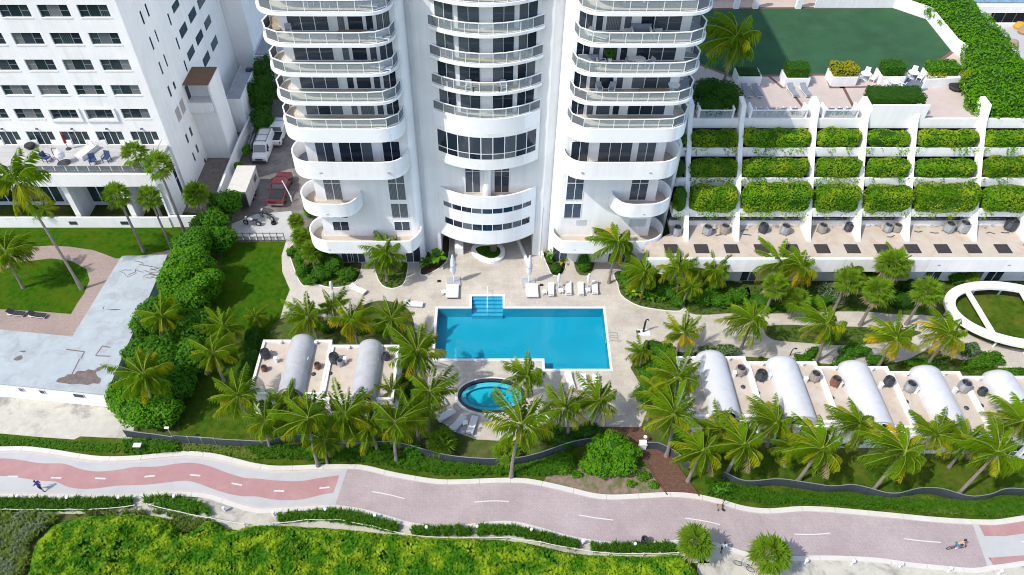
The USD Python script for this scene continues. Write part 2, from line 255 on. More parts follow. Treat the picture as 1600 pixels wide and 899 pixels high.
def tube(pts, r, n=6, cap=True):
    p = np.asarray(pts, float); r = np.broadcast_to(r, (len(p),)); t = np.gradient(p, axis=0); t /= np.linalg.norm(t, axis=1, keepdims=True) + 1e-12
    ref = np.where(np.abs(t[:, 2:]) < 0.9, [[0, 0, 1.0]], [[1.0, 0, 0]]); a = np.cross(t, ref); a /= np.linalg.norm(a, axis=1, keepdims=True) + 1e-12; b = np.cross(t, a)
    for i in range(1, len(p)):             # carry the frame along
        a[i] = a[i - 1] - t[i] * (a[i - 1] @ t[i]); a[i] /= np.linalg.norm(a[i]) + 1e-12; b[i] = np.cross(t[i], a[i])
    ang = np.arange(n) * 2 * math.pi / n
    v = (p[:, None] + r[:, None, None] * (np.cos(ang)[None, :, None] * a[:, None] + np.sin(ang)[None, :, None] * b[:, None])).reshape(-1, 3)
    i, j = np.meshgrid(np.arange(len(p) - 1), np.arange(n), indexing='ij'); k = (j + 1) % n
    q = np.stack([i * n + j, i * n + k, (i + 1) * n + k, (i + 1) * n + j], -1).reshape(-1, 4); f = np.vstack([q[:, [0, 1, 2]], q[:, [0, 2, 3]]])
    if cap:
        nv = len(v); v = np.vstack([v, p[0], p[-1]]); e = (len(p) - 1) * n; jj = np.arange(n)
        f = np.vstack([f, np.c_[np.full(n, nv), (jj + 1) % n, jj], np.c_[np.full(n, nv + 1), e + jj, e + (jj + 1) % n]])
    return trimesh.Trimesh(v, f, process=False)
def cyl(x, y, z0, z1, r, n=14, r2=None):
    r2 = r if r2 is None else r2
    return tube([(x, y, z0), (x, y, z1)], [r, r2], n)
def lathe(prof, n=20, c=(0, 0, 0)):
    m = trimesh.creation.revolve(np.array(prof, float), sections=n); m.apply_translation(c); return m
def mv(m, loc=(0, 0, 0), rz=0.0, rx=0.0, ry=0.0):
    m = tm(m).copy()
    for a, ax in ((rx, (1, 0, 0)), (ry, (0, 1, 0)), (rz, (0, 0, 1))):
        if a: m.apply_transform(trimesh.transformations.rotation_matrix(a, ax))
    m.apply_translation(loc); return m
def smoothpath(pts, step=0.4, closed=False):
    p = np.array(pts, float)
    if closed: p = np.vstack([p[-1], p, p[0], p[1]])
    else: p = np.vstack([2 * p[0] - p[1], p, 2 * p[-1] - p[-2]])
    out = []
    for i in range(1, len(p) - 2):
        n = max(2, int(np.linalg.norm(p[i + 1] - p[i]) / step)); t = np.linspace(0, 1, n, endpoint=False)[:, None]
        a, b, c, d = p[i - 1], p[i], p[i + 1], p[i + 2]
        out.append(0.5 * (2 * b + (c - a) * t + (2 * a - 5 * b + 4 * c - d) * t ** 2 + (3 * b - a - 3 * c + d) * t ** 3))
    if not closed: out.append(p[-2][None])
    return np.vstack(out)
def resample(p, step):
    p = np.asarray(p, float); s = np.r_[0, np.cumsum(np.linalg.norm(np.diff(p, axis=0), axis=1))]; n = max(1, int(round(s[-1] / step)))
    t = np.linspace(0, s[-1], n + 1); return np.stack([np.interp(t, s, p[:, k]) for k in range(p.shape[1])], 1)
def ribbon(path, z0, z1, thick=0.04):      # an upright band along a plan path
    return prism(sg.LineString(np.asarray(path)[:, :2]).buffer(thick / 2, cap_style=2, join_style=1, resolution=2), z0, z1)
def quads(c, u, v):                        # one flat leaf per row: centre, half length, half width; a diamond-ish quad
    n = len(c); V = np.stack([c - u, c + v * 0.9 - u * 0.1, c + u, c - v * 0.9 - u * 0.1], 1).reshape(-1, 3)
    k = np.arange(n)[:, None] * 4; Fc = np.vstack([k + [0, 1, 2], k + [0, 2, 3]]); return trimesh.Trimesh(V, Fc, process=False)
def leaves_at(p, nrm, size, rng, jitter=0.9, aspect=0.62):
    n = len(p); d = nrm + rng.normal(0, jitter * 0.6, (n, 3)); d /= np.linalg.norm(d, axis=1, keepdims=True) + 1e-9
    r = rng.normal(0, 1, (n, 3)); u = np.cross(d, r); u /= np.linalg.norm(u, axis=1, keepdims=True) + 1e-9; w = np.cross(d, u)
    s = size * rng.uniform(0.65, 1.3, (n, 1)); return quads(p, u * s * 0.5, w * s * 0.5 * aspect)
def blobs_leaves(blobs, dens, size, seed, zmin=0.05, wob=0.22):
    """Leaves over the outer shell of ellipsoids (cx, cy, cz, rx, ry, rz), with uneven outline and gaps; and a dark inner core mesh."""
    rng = np.random.default_rng(seed); B = np.array(blobs, float); P, N = [], []
    for b in B:
        area = 4 * math.pi * ((b[3] * b[4]) ** 1.6 / 3 + (b[3] * b[5]) ** 1.6 / 3 + (b[4] * b[5]) ** 1.6 / 3) ** (1 / 1.6); n = int(area * dens)
        d = rng.normal(0, 1, (n, 3)); d /= np.linalg.norm(d, axis=1, keepdims=True)
        w = meshkit.fbm((b[:3] + d * b[3:]) * 1.3 / max(0.6, min(b[3:].min(), 1.6)), 3, seed) - 0.5
        k = 1 + wob * 2 * w - np.abs(rng.normal(0, 0.10, n)); p = b[:3] + d * b[3:] * k[:, None]; nn = d / b[3:]; nn /= np.linalg.norm(nn, axis=1, keepdims=True)
        P.append(p); N.append(nn)
    P, N = np.vstack(P), np.vstack(N); keep = P[:, 2] > zmin
    for b in B: keep &= (((P - b[:3]) / (b[3:] * 0.80)) ** 2).sum(1) > 1
    P, N = P[keep], N[keep]; N[:, 2] += 0.35
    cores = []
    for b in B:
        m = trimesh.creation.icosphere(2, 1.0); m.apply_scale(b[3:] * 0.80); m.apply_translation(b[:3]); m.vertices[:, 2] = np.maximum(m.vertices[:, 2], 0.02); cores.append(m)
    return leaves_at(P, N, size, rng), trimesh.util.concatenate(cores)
def hedge_leaves(x0, x1, y0, y1, z0, z1, dens, size, seed, rnd=0.45, wob=0.25, trail=0.0):
    """Leaves over a clipped, slightly lumpy rounded block."""
    rng = np.random.default_rng(seed); c = np.array([(x0 + x1) / 2, (y0 + y1) / 2, (z0 + z1) / 2]); h = np.array([x1 - x0, y1 - y0, z1 - z0]) / 2
    A = 8 * (h[0] * h[1] + h[0] * h[2] + h[1] * h[2]); n = int(A * dens); prob = np.array([h[1] * h[2], h[0] * h[2], h[0] * h[1]]); prob /= prob.sum()
    ax = rng.choice(3, n, p=prob); q = rng.uniform(-1, 1, (n, 3)); q[np.arange(n), ax] = np.sign(q[np.arange(n), ax])
    p = q * h; inner = np.clip(p, -(h - np.minimum(rnd, h * 0.95)), h - np.minimum(rnd, h * 0.95)); d = p - inner; L = np.linalg.norm(d, axis=1, keepdims=True) + 1e-9; nn = d / L
    p = inner + nn * np.minimum(rnd, h.min() * 0.95); w = meshkit.fbm((p + c) * 0.9, 3, seed) - 0.5
    p = c + p + nn * (w * 2 * wob - np.abs(rng.normal(0, 0.07, n)))[:, None]
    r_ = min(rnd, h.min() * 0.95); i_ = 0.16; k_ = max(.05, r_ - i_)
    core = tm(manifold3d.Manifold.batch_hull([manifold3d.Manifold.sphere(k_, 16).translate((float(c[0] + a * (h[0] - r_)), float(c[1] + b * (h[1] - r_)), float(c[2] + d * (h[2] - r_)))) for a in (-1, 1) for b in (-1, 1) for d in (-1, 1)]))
    m_ = int((x1 - x0) * dens * trail); t = np.c_[rng.uniform(x0, x1, m_), y0 + rng.normal(0, .10, m_), rng.uniform(-.75, .35, m_) + z0]
    ok = meshkit.fbm(np.c_[t[:, 0] * .9, np.zeros(m_), np.zeros(m_) + seed], 3, seed) > .42 + np.clip(z0 - t[:, 2], 0, 1) * .35; t = t[ok]; p = np.vstack([p, t]); nn = np.vstack([nn, np.tile([0, -1, .2], (len(t), 1))])
    nn[:, 2] += 0.3; return leaves_at(p, nn, size, rng), core
# ================================================================ the ground, lawns, paths, pool
def structgroup(name):
    p = fresh('/World', name); UsdGeom.Xform.Define(stage, p); tag(p, kind='structure'); return p
POOL = sg.Polygon([(-6.05, 47.13), (5.32, 47.13), (5.32, 45.8), (11.98, 45.8), (12.12, 54.12), (1.1, 54.12), (1.1, 55.95), (-2.32, 55.95), (-2.32, 54.12), (-6.05, 54.12)])
sc_, sr_ = np.array(G(768, 620)), (3.35, 2.05)
_a = np.linspace(0, 2 * math.pi, 56, endpoint=False)
def ell(k=0.0): return sg.Polygon(np.c_[sc_[0] + (sr_[0] + k) * np.cos(_a), sc_[1] + (sr_[1] + k) * np.sin(_a)])
holes = POOL.buffer(0.05).union(ell(0.05))
struct('ground', sheet(sg.box(-300, -60, 300, 400).difference(holes), 0.0), 'soil')

TOP = [(-60, 700), (0, 699), (40, 698.5), (82, 703), (125, 710), (162, 714), (212, 713), (262, 708), (300, 706), (337, 710), (375, 719), (400, 725), (437, 729), (500, 727), (550, 726.5), (575, 729), (612, 738), (650, 745), (687, 750), (725, 750), (775, 748), (800, 748), (825, 749), (862, 756), (900, 765), (930, 772), (960, 774), (1012, 771.5), (1050, 770), (1087, 773), (1125, 781), (1162, 791.5), (1200, 795.5), (1250, 792), (1287, 793), (1325, 796), (1400, 803), (1450, 808), (1500, 811.5), (1550, 813), (1575, 810), (1600, 806), (1660, 796)]
BOT = [(-60, 779), (0, 779), (100, 780), (200, 781), (225, 778), (250, 776), (287, 776), (325, 780), (362, 792), (400, 802), (437, 801), (487, 798), (525, 797), (562, 802), (600, 812), (637, 823), (675, 828), (725, 827), (762, 823), (800, 822), (837, 830), (887, 844), (925, 851), (962, 855), (1012, 854), (1050, 852), (1087, 851), (1125, 857), (1170, 871), (1237, 877), (1275, 876), (1325, 877), (1375, 880), (1425, 887), (1475, 892), (1525, 896), (1550, 892), (1575, 889), (1600, 885), (1660, 876)]
top_o, bot_o = smoothpath(GP(TOP), 0.5), smoothpath(GP(BOT), 0.5)
corridor = sg.Polygon(np.vstack([top_o, bot_o[::-1]])).buffer(0)
ktop = sg.LineString(top_o).buffer(0.48, single_sided=False).intersection(corridor)
kbot = sg.LineString(bot_o).buffer(0.42).intersection(corridor)
path_in = corridor.difference(ktop).difference(kbot)
bandL = sg.Polygon(GP([(536, 700), (543, 700), (505, 830), (497, 830)])); bandL = sg.Polygon(GP([(541, 715), (549, 715), (515, 815), (505, 815)]))
bandR = sg.Polygon(GP([(1516, 810), (1523, 810), (1557, 900), (1548, 900)]))
leftz = sg.Polygon(GP([(-200, 640), (541, 715), (505, 815), (-200, 840)])); rightz = sg.Polygon(GP([(1523, 810), (1900, 700), (1900, 990), (1557, 900)]))
midz = path_in.difference(leftz).difference(rightz)
struct('concrete_path', [sheet(path_in.intersection(leftz.union(rightz)), 0.012)], 'concrete')
struct('paved_path', sheet(midz.difference(bandL).difference(bandR), 0.012), 'paver_walk')
struct('path_band', sheet(bandL.union(bandR).intersection(path_in), 0.018), 'concrete')
RT = [(-60, 716), (0, 716.5), (25, 718), (62, 724), (100, 725), (125, 733), (150, 737), (180, 735), (212, 730), (245, 729.5), (275, 725), (300, 723.5), (325, 728), (355, 739), (382, 747), (400, 748), (437, 751.5), (470, 752), (500, 747), (530, 743)]
RB = [(-60, 743), (0, 744), (25, 746), (62, 751.5), (87, 753), (107, 761.5), (130, 764.5), (155, 763), (187, 759), (225, 758), (255, 755), (287, 751.5), (307, 755), (332, 764), (355, 771.5), (380, 776), (400, 776), (432, 781.5), (470, 781), (500, 774), (522, 770)]
lane = sg.Polygon(np.vstack([smoothpath(GP(RT), 0.4), smoothpath(GP(RB), 0.4)[::-1]])).buffer(0).intersection(leftz).intersection(path_in)
laneR = sg.Polygon(GP([(1528, 818), (1600, 812), (1680, 800), (1680, 822), (1600, 834), (1570, 838), (1538, 838)])).union(sg.Polygon(GP([(1545, 872), (1600, 868), (1680, 858), (1680, 874), (1600, 880), (1552, 884)])))
edge_pink = path_in.intersection(leftz).intersection(sg.LineString(top_o).buffer(0.72).union(sg.LineString(bot_o).buffer(0.62)))
struct('red_lane', sheet(lane.union(laneR.intersection(path_in)), 0.018), 'red_lane')
struct('path_edge', sheet(edge_pink.difference(lane), 0.022), 'kerb_pink')
for nm, line, w, mt in (('kerb', top_o, 0.48, 'kerb'), ('kerb', bot_o, 0.42, 'kerb')):
    g = structgroup(nm); pts = resample(line, 2.9)
    for i in range(len(pts) - 1):
        d = pts[i + 1] - pts[i]; d /= np.linalg.norm(d); seg = sg.LineString(line)
        a, b = seg.project(sg.Point(pts[i])), seg.project(sg.Point(pts[i + 1]))
        sub = shapely.ops.substring(seg, a + 0.012, b - 0.012)
        st = sub.buffer(w, cap_style=2).intersection(corridor)
        if st.area > 0.1: part(g, 'kerb_stone', prism(st, 0.0, 0.12 if line is top_o else 0.05), mt)
mg = structgroup('lane_marking')
for u, v, du, dv in ((20, 745, 8, 0), (88, 747, 8, .3), (157, 748, 8, .3), (234, 744.5, 8, -.8), (305, 743, 8, .8), (370, 757, 8, 1.5), (436, 767.5, 8, .3), (507, 762.5, 8, -.8)):
    a, b = np.array(G(u - du, v - dv)), np.array(G(u + du, v + dv)); part(mg, 'dash', sheet(sg.LineString([a, b]).buffer(0.07, cap_style=2), 0.024), 'marking')
for p in ([(582, 768.5), (606, 773), (632, 779.5)], [(741, 785), (770, 783), (795, 784)], [(904, 805), (930, 809.5), (958, 813)], [(1070, 810), (1098, 814), (1125, 820)], [(1241, 835), (1270, 835.5), (1297, 833.5)], [(1412, 842), (1440, 845.5), (1470, 848)], [(1595, 847), (1610, 846), (1630, 844)]):
    part(mg, 'dash', sheet(sg.LineString(smoothpath(GP(p), .3)).buffer(0.045, cap_style=2), 0.024), 'marking')

def px(pts, s=0.0, closed=True): return sg.Polygon(smoothpath(GP(pts), 0.5, True) if s else GP(pts)).buffer(0)
struct('lawn', sheet(px([(360, 381), (447, 378), (441, 400), (441, 425), (452, 452), (444, 475), (438, 498), (432, 530), (402, 620), (385, 692), (275, 690), (300, 560), (330, 460)]), 0.004), 'lawn_dark')
struct('lawn', sheet(px([(352, 380), (447, 378), (441, 400), (441, 425), (453, 452), (444, 475), (437, 498), (410, 520), (360, 520), (335, 470)]), 0.008), 'lawn')
struct('lawn', sheet(px([(-70, 356), (285, 356), (275, 388), (255, 393), (235, 397), (215, 402), (195, 404), (180, 404), (165, 398), (145, 391), (110, 386), (80, 384), (50, 386), (-70, 390)]), 0.012), 'lawn')
struct('lawn', sheet(px([(-60, 440), (0, 425), (30, 410), (80, 404), (112, 408), (135, 421), (140, 438), (132, 458), (120, 475), (111, 491), (60, 487), (-60, 480)]), 0.012), 'lawn')
struct('paver_terrace', sheet(px([(-90, 375), (285, 356), (262, 405), (165, 540), (113, 530), (-90, 522)]), 0.006), 'paver_left')
struct('sand', sheet(px([(-60, 608), (165, 637), (212, 655), (206, 686), (126, 682), (116, 687), (60, 683), (-60, 672)]), 0.008), 'sand')
struct('grass_verge', sheet(px([(-60, 672), (60, 681), (116, 686), (128, 682), (200, 686), (400, 695), (700, 716), (800, 728), (890, 700), (925, 694), (960, 712), (900, 758), (880, 770), (650, 770), (400, 740), (-60, 720)]).difference(corridor), 0.004), 'lawn_dark')
struct('bare_soil', sheet(px([(850, 752), (868, 738), (905, 728), (960, 742), (1005, 730), (1030, 748), (1050, 768), (1000, 775), (900, 768)], 1).difference(corridor), 0.008), 'dune_soil')
struct('grass_verge', sheet(px([(1060, 700), (1120, 700), (1660, 725), (1660, 820), (1560, 818), (1200, 800), (1120, 790), (1075, 765)]).difference(corridor), 0.004), 'lawn_dark')
struct('sand', sheet(px([(1095, 850), (1170, 868), (1240, 874), (1325, 875), (1480, 889), (1680, 884), (1700, 960), (1080, 960), (1090, 885)]).difference(corridor), 0.006), 'sand')
struct('sand_strip', sheet(px([(-60, 777), (205, 779), (330, 779), (400, 800), (560, 800), (640, 822), (800, 820), (900, 846), (1060, 850), (1110, 880), (900, 880), (640, 850), (420, 835), (350, 826), (215, 805), (-60, 800)]).difference(corridor), 0.006), 'sand')

DECK = px([(447, 378), (441, 400), (441, 425), (453, 453), (444, 475), (438, 498), (436, 530), (640, 533), (650, 590), (668, 632), (690, 660), (715, 677), (745, 687), (800, 690), (850, 668), (945, 667), (1001, 668), (1012, 640), (1000, 600), (985, 575), (1000, 548), (1100, 552), (1180, 560), (1260, 566), (1330, 572), (1390, 568), (1420, 562), (1450, 545), (1490, 560), (1560, 575), (1680, 575), (1680, 520), (1500, 500), (1440, 492), (1340, 487), (1260, 487), (1200, 487), (1160, 470), (1160, 440), (1050, 430), (960, 408), (860, 405), (845, 345), (695, 345), (690, 405), (560, 405), (455, 372)])
struct('pool_deck', sheet(DECK.difference(holes), 0.012), 'travertine')
struct('garden_path', sheet(px([(447, 377), (455, 392), (462, 425), (474, 447), (520, 453), (540, 470), (445, 476), (453, 453), (441, 425), (440, 400)]), 0.016), 'path_stone')
BEDS = {'B1': [(455, 385), (462, 425), (475, 447), (492, 444), (515, 449), (542, 447), (560, 434), (560, 400), (500, 380)], 'B2': [(589, 405), (589, 430), (598, 446), (612, 451), (628, 446), (635, 430), (633, 405)],
    'B3': [(700, 370), (700, 402), (692, 414), (678, 424), (664, 430), (657, 428), (660, 415), (676, 380)], 'B4': [(843, 372), (849, 398), (858, 420), (864, 430), (876, 430), (883, 418), (882, 400), (866, 392)],
    'B5': [(898, 400), (901, 425), (912, 431), (924, 426), (928, 400)], 'B6': [(962, 425), (966, 445), (970, 460), (985, 472), (1010, 481), (1062, 486), (1066, 470), (1070, 440), (1010, 425)],
    'B7': [(1078, 440), (1076, 488), (1140, 490), (1165, 488), (1165, 445)], 'B8': [(1165, 450), (1168, 488), (1215, 490), (1260, 487), (1340, 487), (1440, 492), (1475, 470), (1480, 440), (1300, 440)],
    'B9': [(1195, 512), (1225, 508), (1290, 510), (1340, 511), (1400, 514), (1440, 520), (1400, 532), (1330, 540), (1255, 536), (1205, 530)], 'B10': [(985, 560), (1000, 552), (1100, 553), (1200, 560), (1340, 574), (1420, 564), (1470, 556), (1540, 578), (1680, 578), (1680, 610), (1400, 600), (1010, 640), (1000, 600)],
    'B11': [(436, 500), (470, 497), (520, 505), (560, 480), (600, 470), (640, 486), (640, 534), (560, 535), (430, 533)]}
for i, (k, b) in enumerate(BEDS.items()):
    struct('planting_bed', sheet(px(b, 0 if k in ('B10',) else 1), 0.020), 'mulch' if k in ('B3', 'B4') else 'soil')
for b in ('B1', 'B2', 'B3', 'B4', 'B6'):
    bp = px(BEDS[b], 1); struct('bed_edging', prism(bp.buffer(0.09).difference(bp), 0.0, 0.06), 'coping')

pool = thing('swimming_pool', 'large turquoise L-shaped swimming pool with entry steps in the pale stone deck', 'pool', (3, 50.5, -1.45))
part(pool, 'floor', sheet(POOL, -1.4), 'pool_plaster')
ring = list(POOL.exterior.coords); V, Fc = [], []
for i in range(len(ring) - 1):
    (xa, ya), (xb, yb) = ring[i], ring[i + 1]; n = len(V); V += [(xa, ya, -1.4), (xb, yb, -1.4), (xb, yb, 0.03), (xa, ya, 0.03)]; Fc += [(n, n + 1, n + 2), (n, n + 2, n + 3)]
part(pool, 'wall', trimesh.Trimesh(V, Fc, process=False), 'pool_plaster')
part(pool, 'coping', prism(POOL.buffer(0.26, join_style=2).difference(POOL), 0.013, 0.05), 'coping')
for i in range(5):
    y1 = 55.95 - i * 0.42; part(pool, 'step', box(-2.318, 1.098, y1 - 0.42, y1, -1.39, -0.16 - i * 0.2), 'pool_step')
    part(pool, 'step_edge', box(-2.316, 1.096, y1 - 0.425, y1 - 0.36, -0.17 - i * 0.2, -0.153 - i * 0.2), 'pool_line')
part(pool, 'water', sheet(POOL.buffer(-0.002), -0.07), 'water')
hr = thing('pool_handrail', 'white handrail in the middle of the pool entry steps', 'handrail', (-0.6, 55, 0))
part(hr, 'rail', tube([(-0.62, 56.7, 0.01), (-0.62, 56.7, 0.85), (-0.62, 56.2, 0.95), (-0.62, 54.1, 0.55), (-0.62, 53.9, 0.4), (-0.62, 53.9, -0.9)], 0.03, 6), 'white_paint')
ld = thing('pool_ladder', 'steel grab rails of the ladder on the right edge of the pool', 'ladder', (12.3, 50, 0))
for y in (49.3, 50.0): part(ld, 'rail', tube([(13.2, y, 0.01), (13.2, y, 0.6), (12.9, y, 0.85), (12.3, y, 0.85), (12.0, y, 0.6), (11.97, y, -0.8)], 0.028, 6), 'steel')
for z in (-0.3, -0.6): part(ld, 'rung', tube([(11.97, 49.3, z), (11.97, 50.0, z)], 0.02, 6), 'steel')

spa = thing('hot_tub', 'oval turquoise hot tub with dark tiled rim beside the loungers', 'hot tub', (sc_[0], sc_[1], -0.9))
part(spa, 'rim', prism(ell(0).difference(ell(-0.24)), 0.0, 0.28), 'spa_rim')
part(spa, 'step', prism(ell(0.28).difference(ell(0.0)), 0.012, 0.10), 'coping')
part(spa, 'bench', prism(ell(-0.30).difference(ell(-0.80)), -0.8, -0.02), 'spa_bench')
part(spa, 'bench_edge', prism(ell(-0.80).difference(ell(-0.86)), -0.8, -0.01), 'pool_line')
part(spa, 'floor', prism(ell(-0.3), -0.95, -0.25), 'spa_plaster')
part(spa, 'water', sheet(ell(-0.301), 0.19), 'water')

# the wooden beach ramp: board by board
wr = thing('beach_ramp', 'brown timber boardwalk ramp from the pool deck down to the beach path', 'boardwalk', (*G(1045, 735), 0))
Lf = resample(smoothpath(GP([(940, 669), (962, 690), (1002, 715), (1022, 745), (1042, 774)]), .3), 0.30); Rt = np.array([np.interp(np.linspace(0, 1, len(Lf)), np.linspace(0, 1, 60), resample(smoothpath(GP([(1001, 668), (1020, 690), (1042, 706), (1066, 740), (1092, 776)]), .3), 0.01)[np.linspace(0, len(resample(smoothpath(GP([(1001, 668), (1020, 690), (1042, 706), (1066, 740), (1092, 776)]), .3), 0.01)) - 1, 60).astype(int)][:, k]) for k in (0, 1)]).T
rng0 = np.random.default_rng(5)
for i in range(len(Lf) - 1):
    e = 0.05; q = [Lf[i] + (Lf[i + 1] - Lf[i]) * e, Rt[i] + (Rt[i + 1] - Rt[i]) * e, Rt[i + 1], Lf[i + 1]]
    part(wr, 'plank', prism(sg.Polygon(q), 0.03, 0.07 + rng0.uniform(0, .012)), 'wood')
for ln in (Lf, Rt): part(wr, 'edge_beam', prism(sg.LineString(ln).buffer(0.05), 0.0, 0.16), 'wood')
for p in ((1006, 692),):
    lp = thing('path_light', 'white topped light post at the gate of the timber ramp', 'light', (*G(*p), 0)); x, y = G(*p)
    part(lp, 'post', cyl(x, y, 0, 1.0, 0.05), 'metal_grey'); part(lp, 'cap', lathe([(0, 1.12), (0.16, 1.08), (0.18, 1.0), (0, 1.0)], 12, (x, y, 0)), 'white_paint')
    gp = thing('gate_pillar', 'short white pillar at the gate of the timber ramp', 'pillar', (*G(1003, 700), 0)); x, y = G(1003, 700); part(gp, 'shaft', box(x - .3, x + .3, y - .25, y + .25, 0, 0.85), 'white_wall'); part(gp, 'cap', box(x - .34, x + .34, y - .29, y + .29, 0.85, 0.92), 'white_paint')
# ================================================================ the white apartment tower
MIR = -1.45
YW = 61.4
tower = thing('apartment_tower', 'tall white apartment tower with rounded glass balconies and a bowed centre behind the pool', 'building', (-0.7, 62, 0))
def arcp(cx, cy, r, a0, a1, n=8): return [(cx + r * math.cos(math.radians(a)), cy + r * math.sin(math.radians(a))) for a in np.linspace(a0, a1, n)]
leftw = [(-18.9, 72.0), (-18.9, YW)] + [(-9.0, YW)] + arcp(-9.0, YW + 1.1, 1.1, -90, 0, 8)[1:] + [(-7.9, 63.3), (-7.55, 63.1), (-7.3, 62.75), (-7.0, 62.6)]
rightw = [(MIR - x, y) for x, y in leftw][::-1]
body = sg.Polygon(leftw + rightw + [(17.45, 88), (-18.9, 88)])
cut = sg.Polygon([(-6.0, 55), (-6.0, 68), (4.6, 68), (4.6, 55)])
part(tower, 'wall', prism(body.difference(cut), 0, 3.6), 'white_wall')
part(tower, 'wall', prism(body, 3.6, 34.1), 'white_wall')
part(tower, 'core_wall', prism(sg.Polygon([(-7.0, 62.6), (5.55, 62.6), (5.55, 86), (-7.0, 86)]), 34.1, 58), 'white_wall')
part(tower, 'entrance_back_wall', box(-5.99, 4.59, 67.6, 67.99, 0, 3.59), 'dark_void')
FL = {'L0': 31.5, 'L1': 28.65, 'L2': 25.8, 'L3': 22.87, 'L4': 20.0, 'L5': 14.4}
BAL = smoothpath([(-18.9, 63.6), (-19.8, 63.1), (-20.3, 62.0), (-20.25, 60.8), (-19.7, 59.8), (-18.8, 59.2), (-17.5, 59.0), (-15, 58.95), (-12, 58.95), (-10.6, 59.0), (-9.6, 59.3), (-8.9, 60.0), (-8.6, 60.8), (-8.55, 61.45)], 0.25)
RC, RR, RA = (-0.6, 68.94), 8.34, 39.5
def rarc(r, a0=-RA, a1=RA, n=33): return [(RC[0] + r * math.sin(math.radians(a)), RC[1] - r * math.cos(math.radians(a))) for a in np.linspace(a0, a1, n)]
DRUM = np.array(rarc(RR))
def mirror(p): q = np.array(p, float).copy(); q[:, 0] = MIR - q[:, 0]; return q
def slab(path): return sg.Polygon(list(map(tuple, path)) + [(path[-1][0], 62.0), (path[0][0], 62.0)]).buffer(0)
def balcony(path, z, zb, floor_mat, rail=True, wing=True, step=1.42, solid=None, full=True):
    poly = sg.Polygon(list(map(tuple, path)) + ([] if not wing else [(path[-1][0], 61.5), (path[0][0], 61.5)])).buffer(0)
    b = part(tower, 'balcony', prism(poly, zb, z), 'white_paint', smooth=30)
    part(b, 'floor_finish', sheet(poly.buffer(-0.12), z + 0.006), floor_mat)
    if solid:
        rg = poly.difference(poly.buffer(-0.14)); rg = rg.intersection(sg.LineString(path).buffer(0.2)); part(b, 'parapet', prism(rg, z + 0.003, solid), 'white_wall', smooth=30)
        return b
    pp = resample(sg.LineString(path).simplify(0.01).coords if False else path, step); ins = sg.LineString(path).parallel_offset(0.13, 'left' if path[0][0] < path[-1][0] else 'right')
    ip = np.array(ins.coords); ip = ip if np.linalg.norm(ip[0] - path[0]) < np.linalg.norm(ip[-1] - path[0]) else ip[::-1]
    q = resample(ip, step); zt = z + 1.0
    if not full:
        part(b, 'handrail', ribbon(q, z, zt, 0.06), 'white_paint'); return b
    part(b, 'handrail', ribbon(q, zt, zt + 0.07, 0.10), 'white_paint')
    part(b, 'bottom_rail', ribbon(q, z + 0.05, z + 0.10, 0.05), 'white_paint')
    for i, p in enumerate(q):
        part(b, 'post', box(p[0] - .028, p[0] + .028, p[1] - .028, p[1] + .028, z, zt), 'white_paint')
    for i in range(len(q) - 1):
        d = (q[i + 1] - q[i]); a, e = q[i] + d * .03, q[i + 1] - d * .03
        part(b, 'glass_panel', ribbon([a, e], z + 0.10, zt, 0.012), 'glass_rail')
    return b
for k in ('L0', 'L1', 'L2', 'L3', 'L4'):
    z = FL[k]; zb = z - 0.28 if k != 'L4' else 18.5
    balcony(BAL, z, zb, 'balcony_tile'); balcony(mirror(BAL), z, zb, 'balcony_tile')
    fm = {'L2': 'gold_tile', 'L3': 'gold_tile'}.get(k, 'balcony_tile')
    balcony(DRUM, z, z - 0.28 if k != 'L4' else 18.35, fm, wing=False, step=1.25)
for i in range(1, 9):
    z = 31.5 + 2.86 * i
    balcony(DRUM, z, z - 0.28, 'balcony_tile', wing=False, full=False)
balcony(BAL, 14.4, 13.99, 'slate', solid=16.12); balcony(mirror(BAL), 14.4, 13.99, 'deck_pink', solid=16.12)
for p_ in (BAL, mirror(BAL)): part(tower, 'roof_slab', prism(slab(p_), 34.08, 34.4), 'white_paint')
def lobe(xr, yf=59.0):
    return smoothpath([(-18.9, 63.4), (-19.9, 62.9), (-20.4, 61.8), (-20.3, 60.7), (-19.6, 59.7), (-18.4, yf + .1), (-17.2, yf), (xr - 1.9, yf), (xr - 0.9, yf + .35), (xr - .25, 60.2), (xr, 61.0), (xr, 61.45)], 0.25)
LB6, LB7 = lobe(-14.0), lobe(-7.95)
balcony(LB6, 9.3, 9.0, 'cream_roof', solid=10.74); balcony(mirror(LB6), 9.3, 9.0, 'deck_pink', solid=10.74)
balcony(LB7, 4.2, 3.74, 'cream_roof', solid=5.52); balcony(mirror(LB7), 4.2, 3.74, 'cream_roof', solid=5.52)
# windows: frame with its panes
rgl = np.random.default_rng(17)
def window(x0, x1, z0, z1, n=2, transom=None, y=YW, glass='glass_dark', parent=None, fr=0.06, name='window'):
    y0 = y - 0.05; xs = np.linspace(x0, x1, n + 1); zs = [z0, z1] if not transom else [z0, transom, z1]; fm = []
    for x in xs: fm.append(box(x - fr / 2, x + fr / 2, y0, y - 0.001, z0 - fr / 2, z1 + fr / 2))
    for z in zs:
        for i in range(n): fm.append(box(xs[i] + fr / 2, xs[i + 1] - fr / 2, y0, y - 0.001, z - fr / 2, z + fr / 2))
    w = part(parent or tower, name, fm, 'white_paint'); q_ = rgl.uniform(); glass = 'glass_curtain' if q_ < .14 else 'glass_blind' if q_ < .42 else glass
    for i in range(n):
        for a, b in zip(zs[:-1], zs[1:]): part(w, 'pane', box(xs[i] + fr / 2 - .005, xs[i + 1] - fr / 2 + .005, y - 0.028, y - 0.006, a + fr / 2 - .005, b - fr / 2 + .005), glass)
    return w
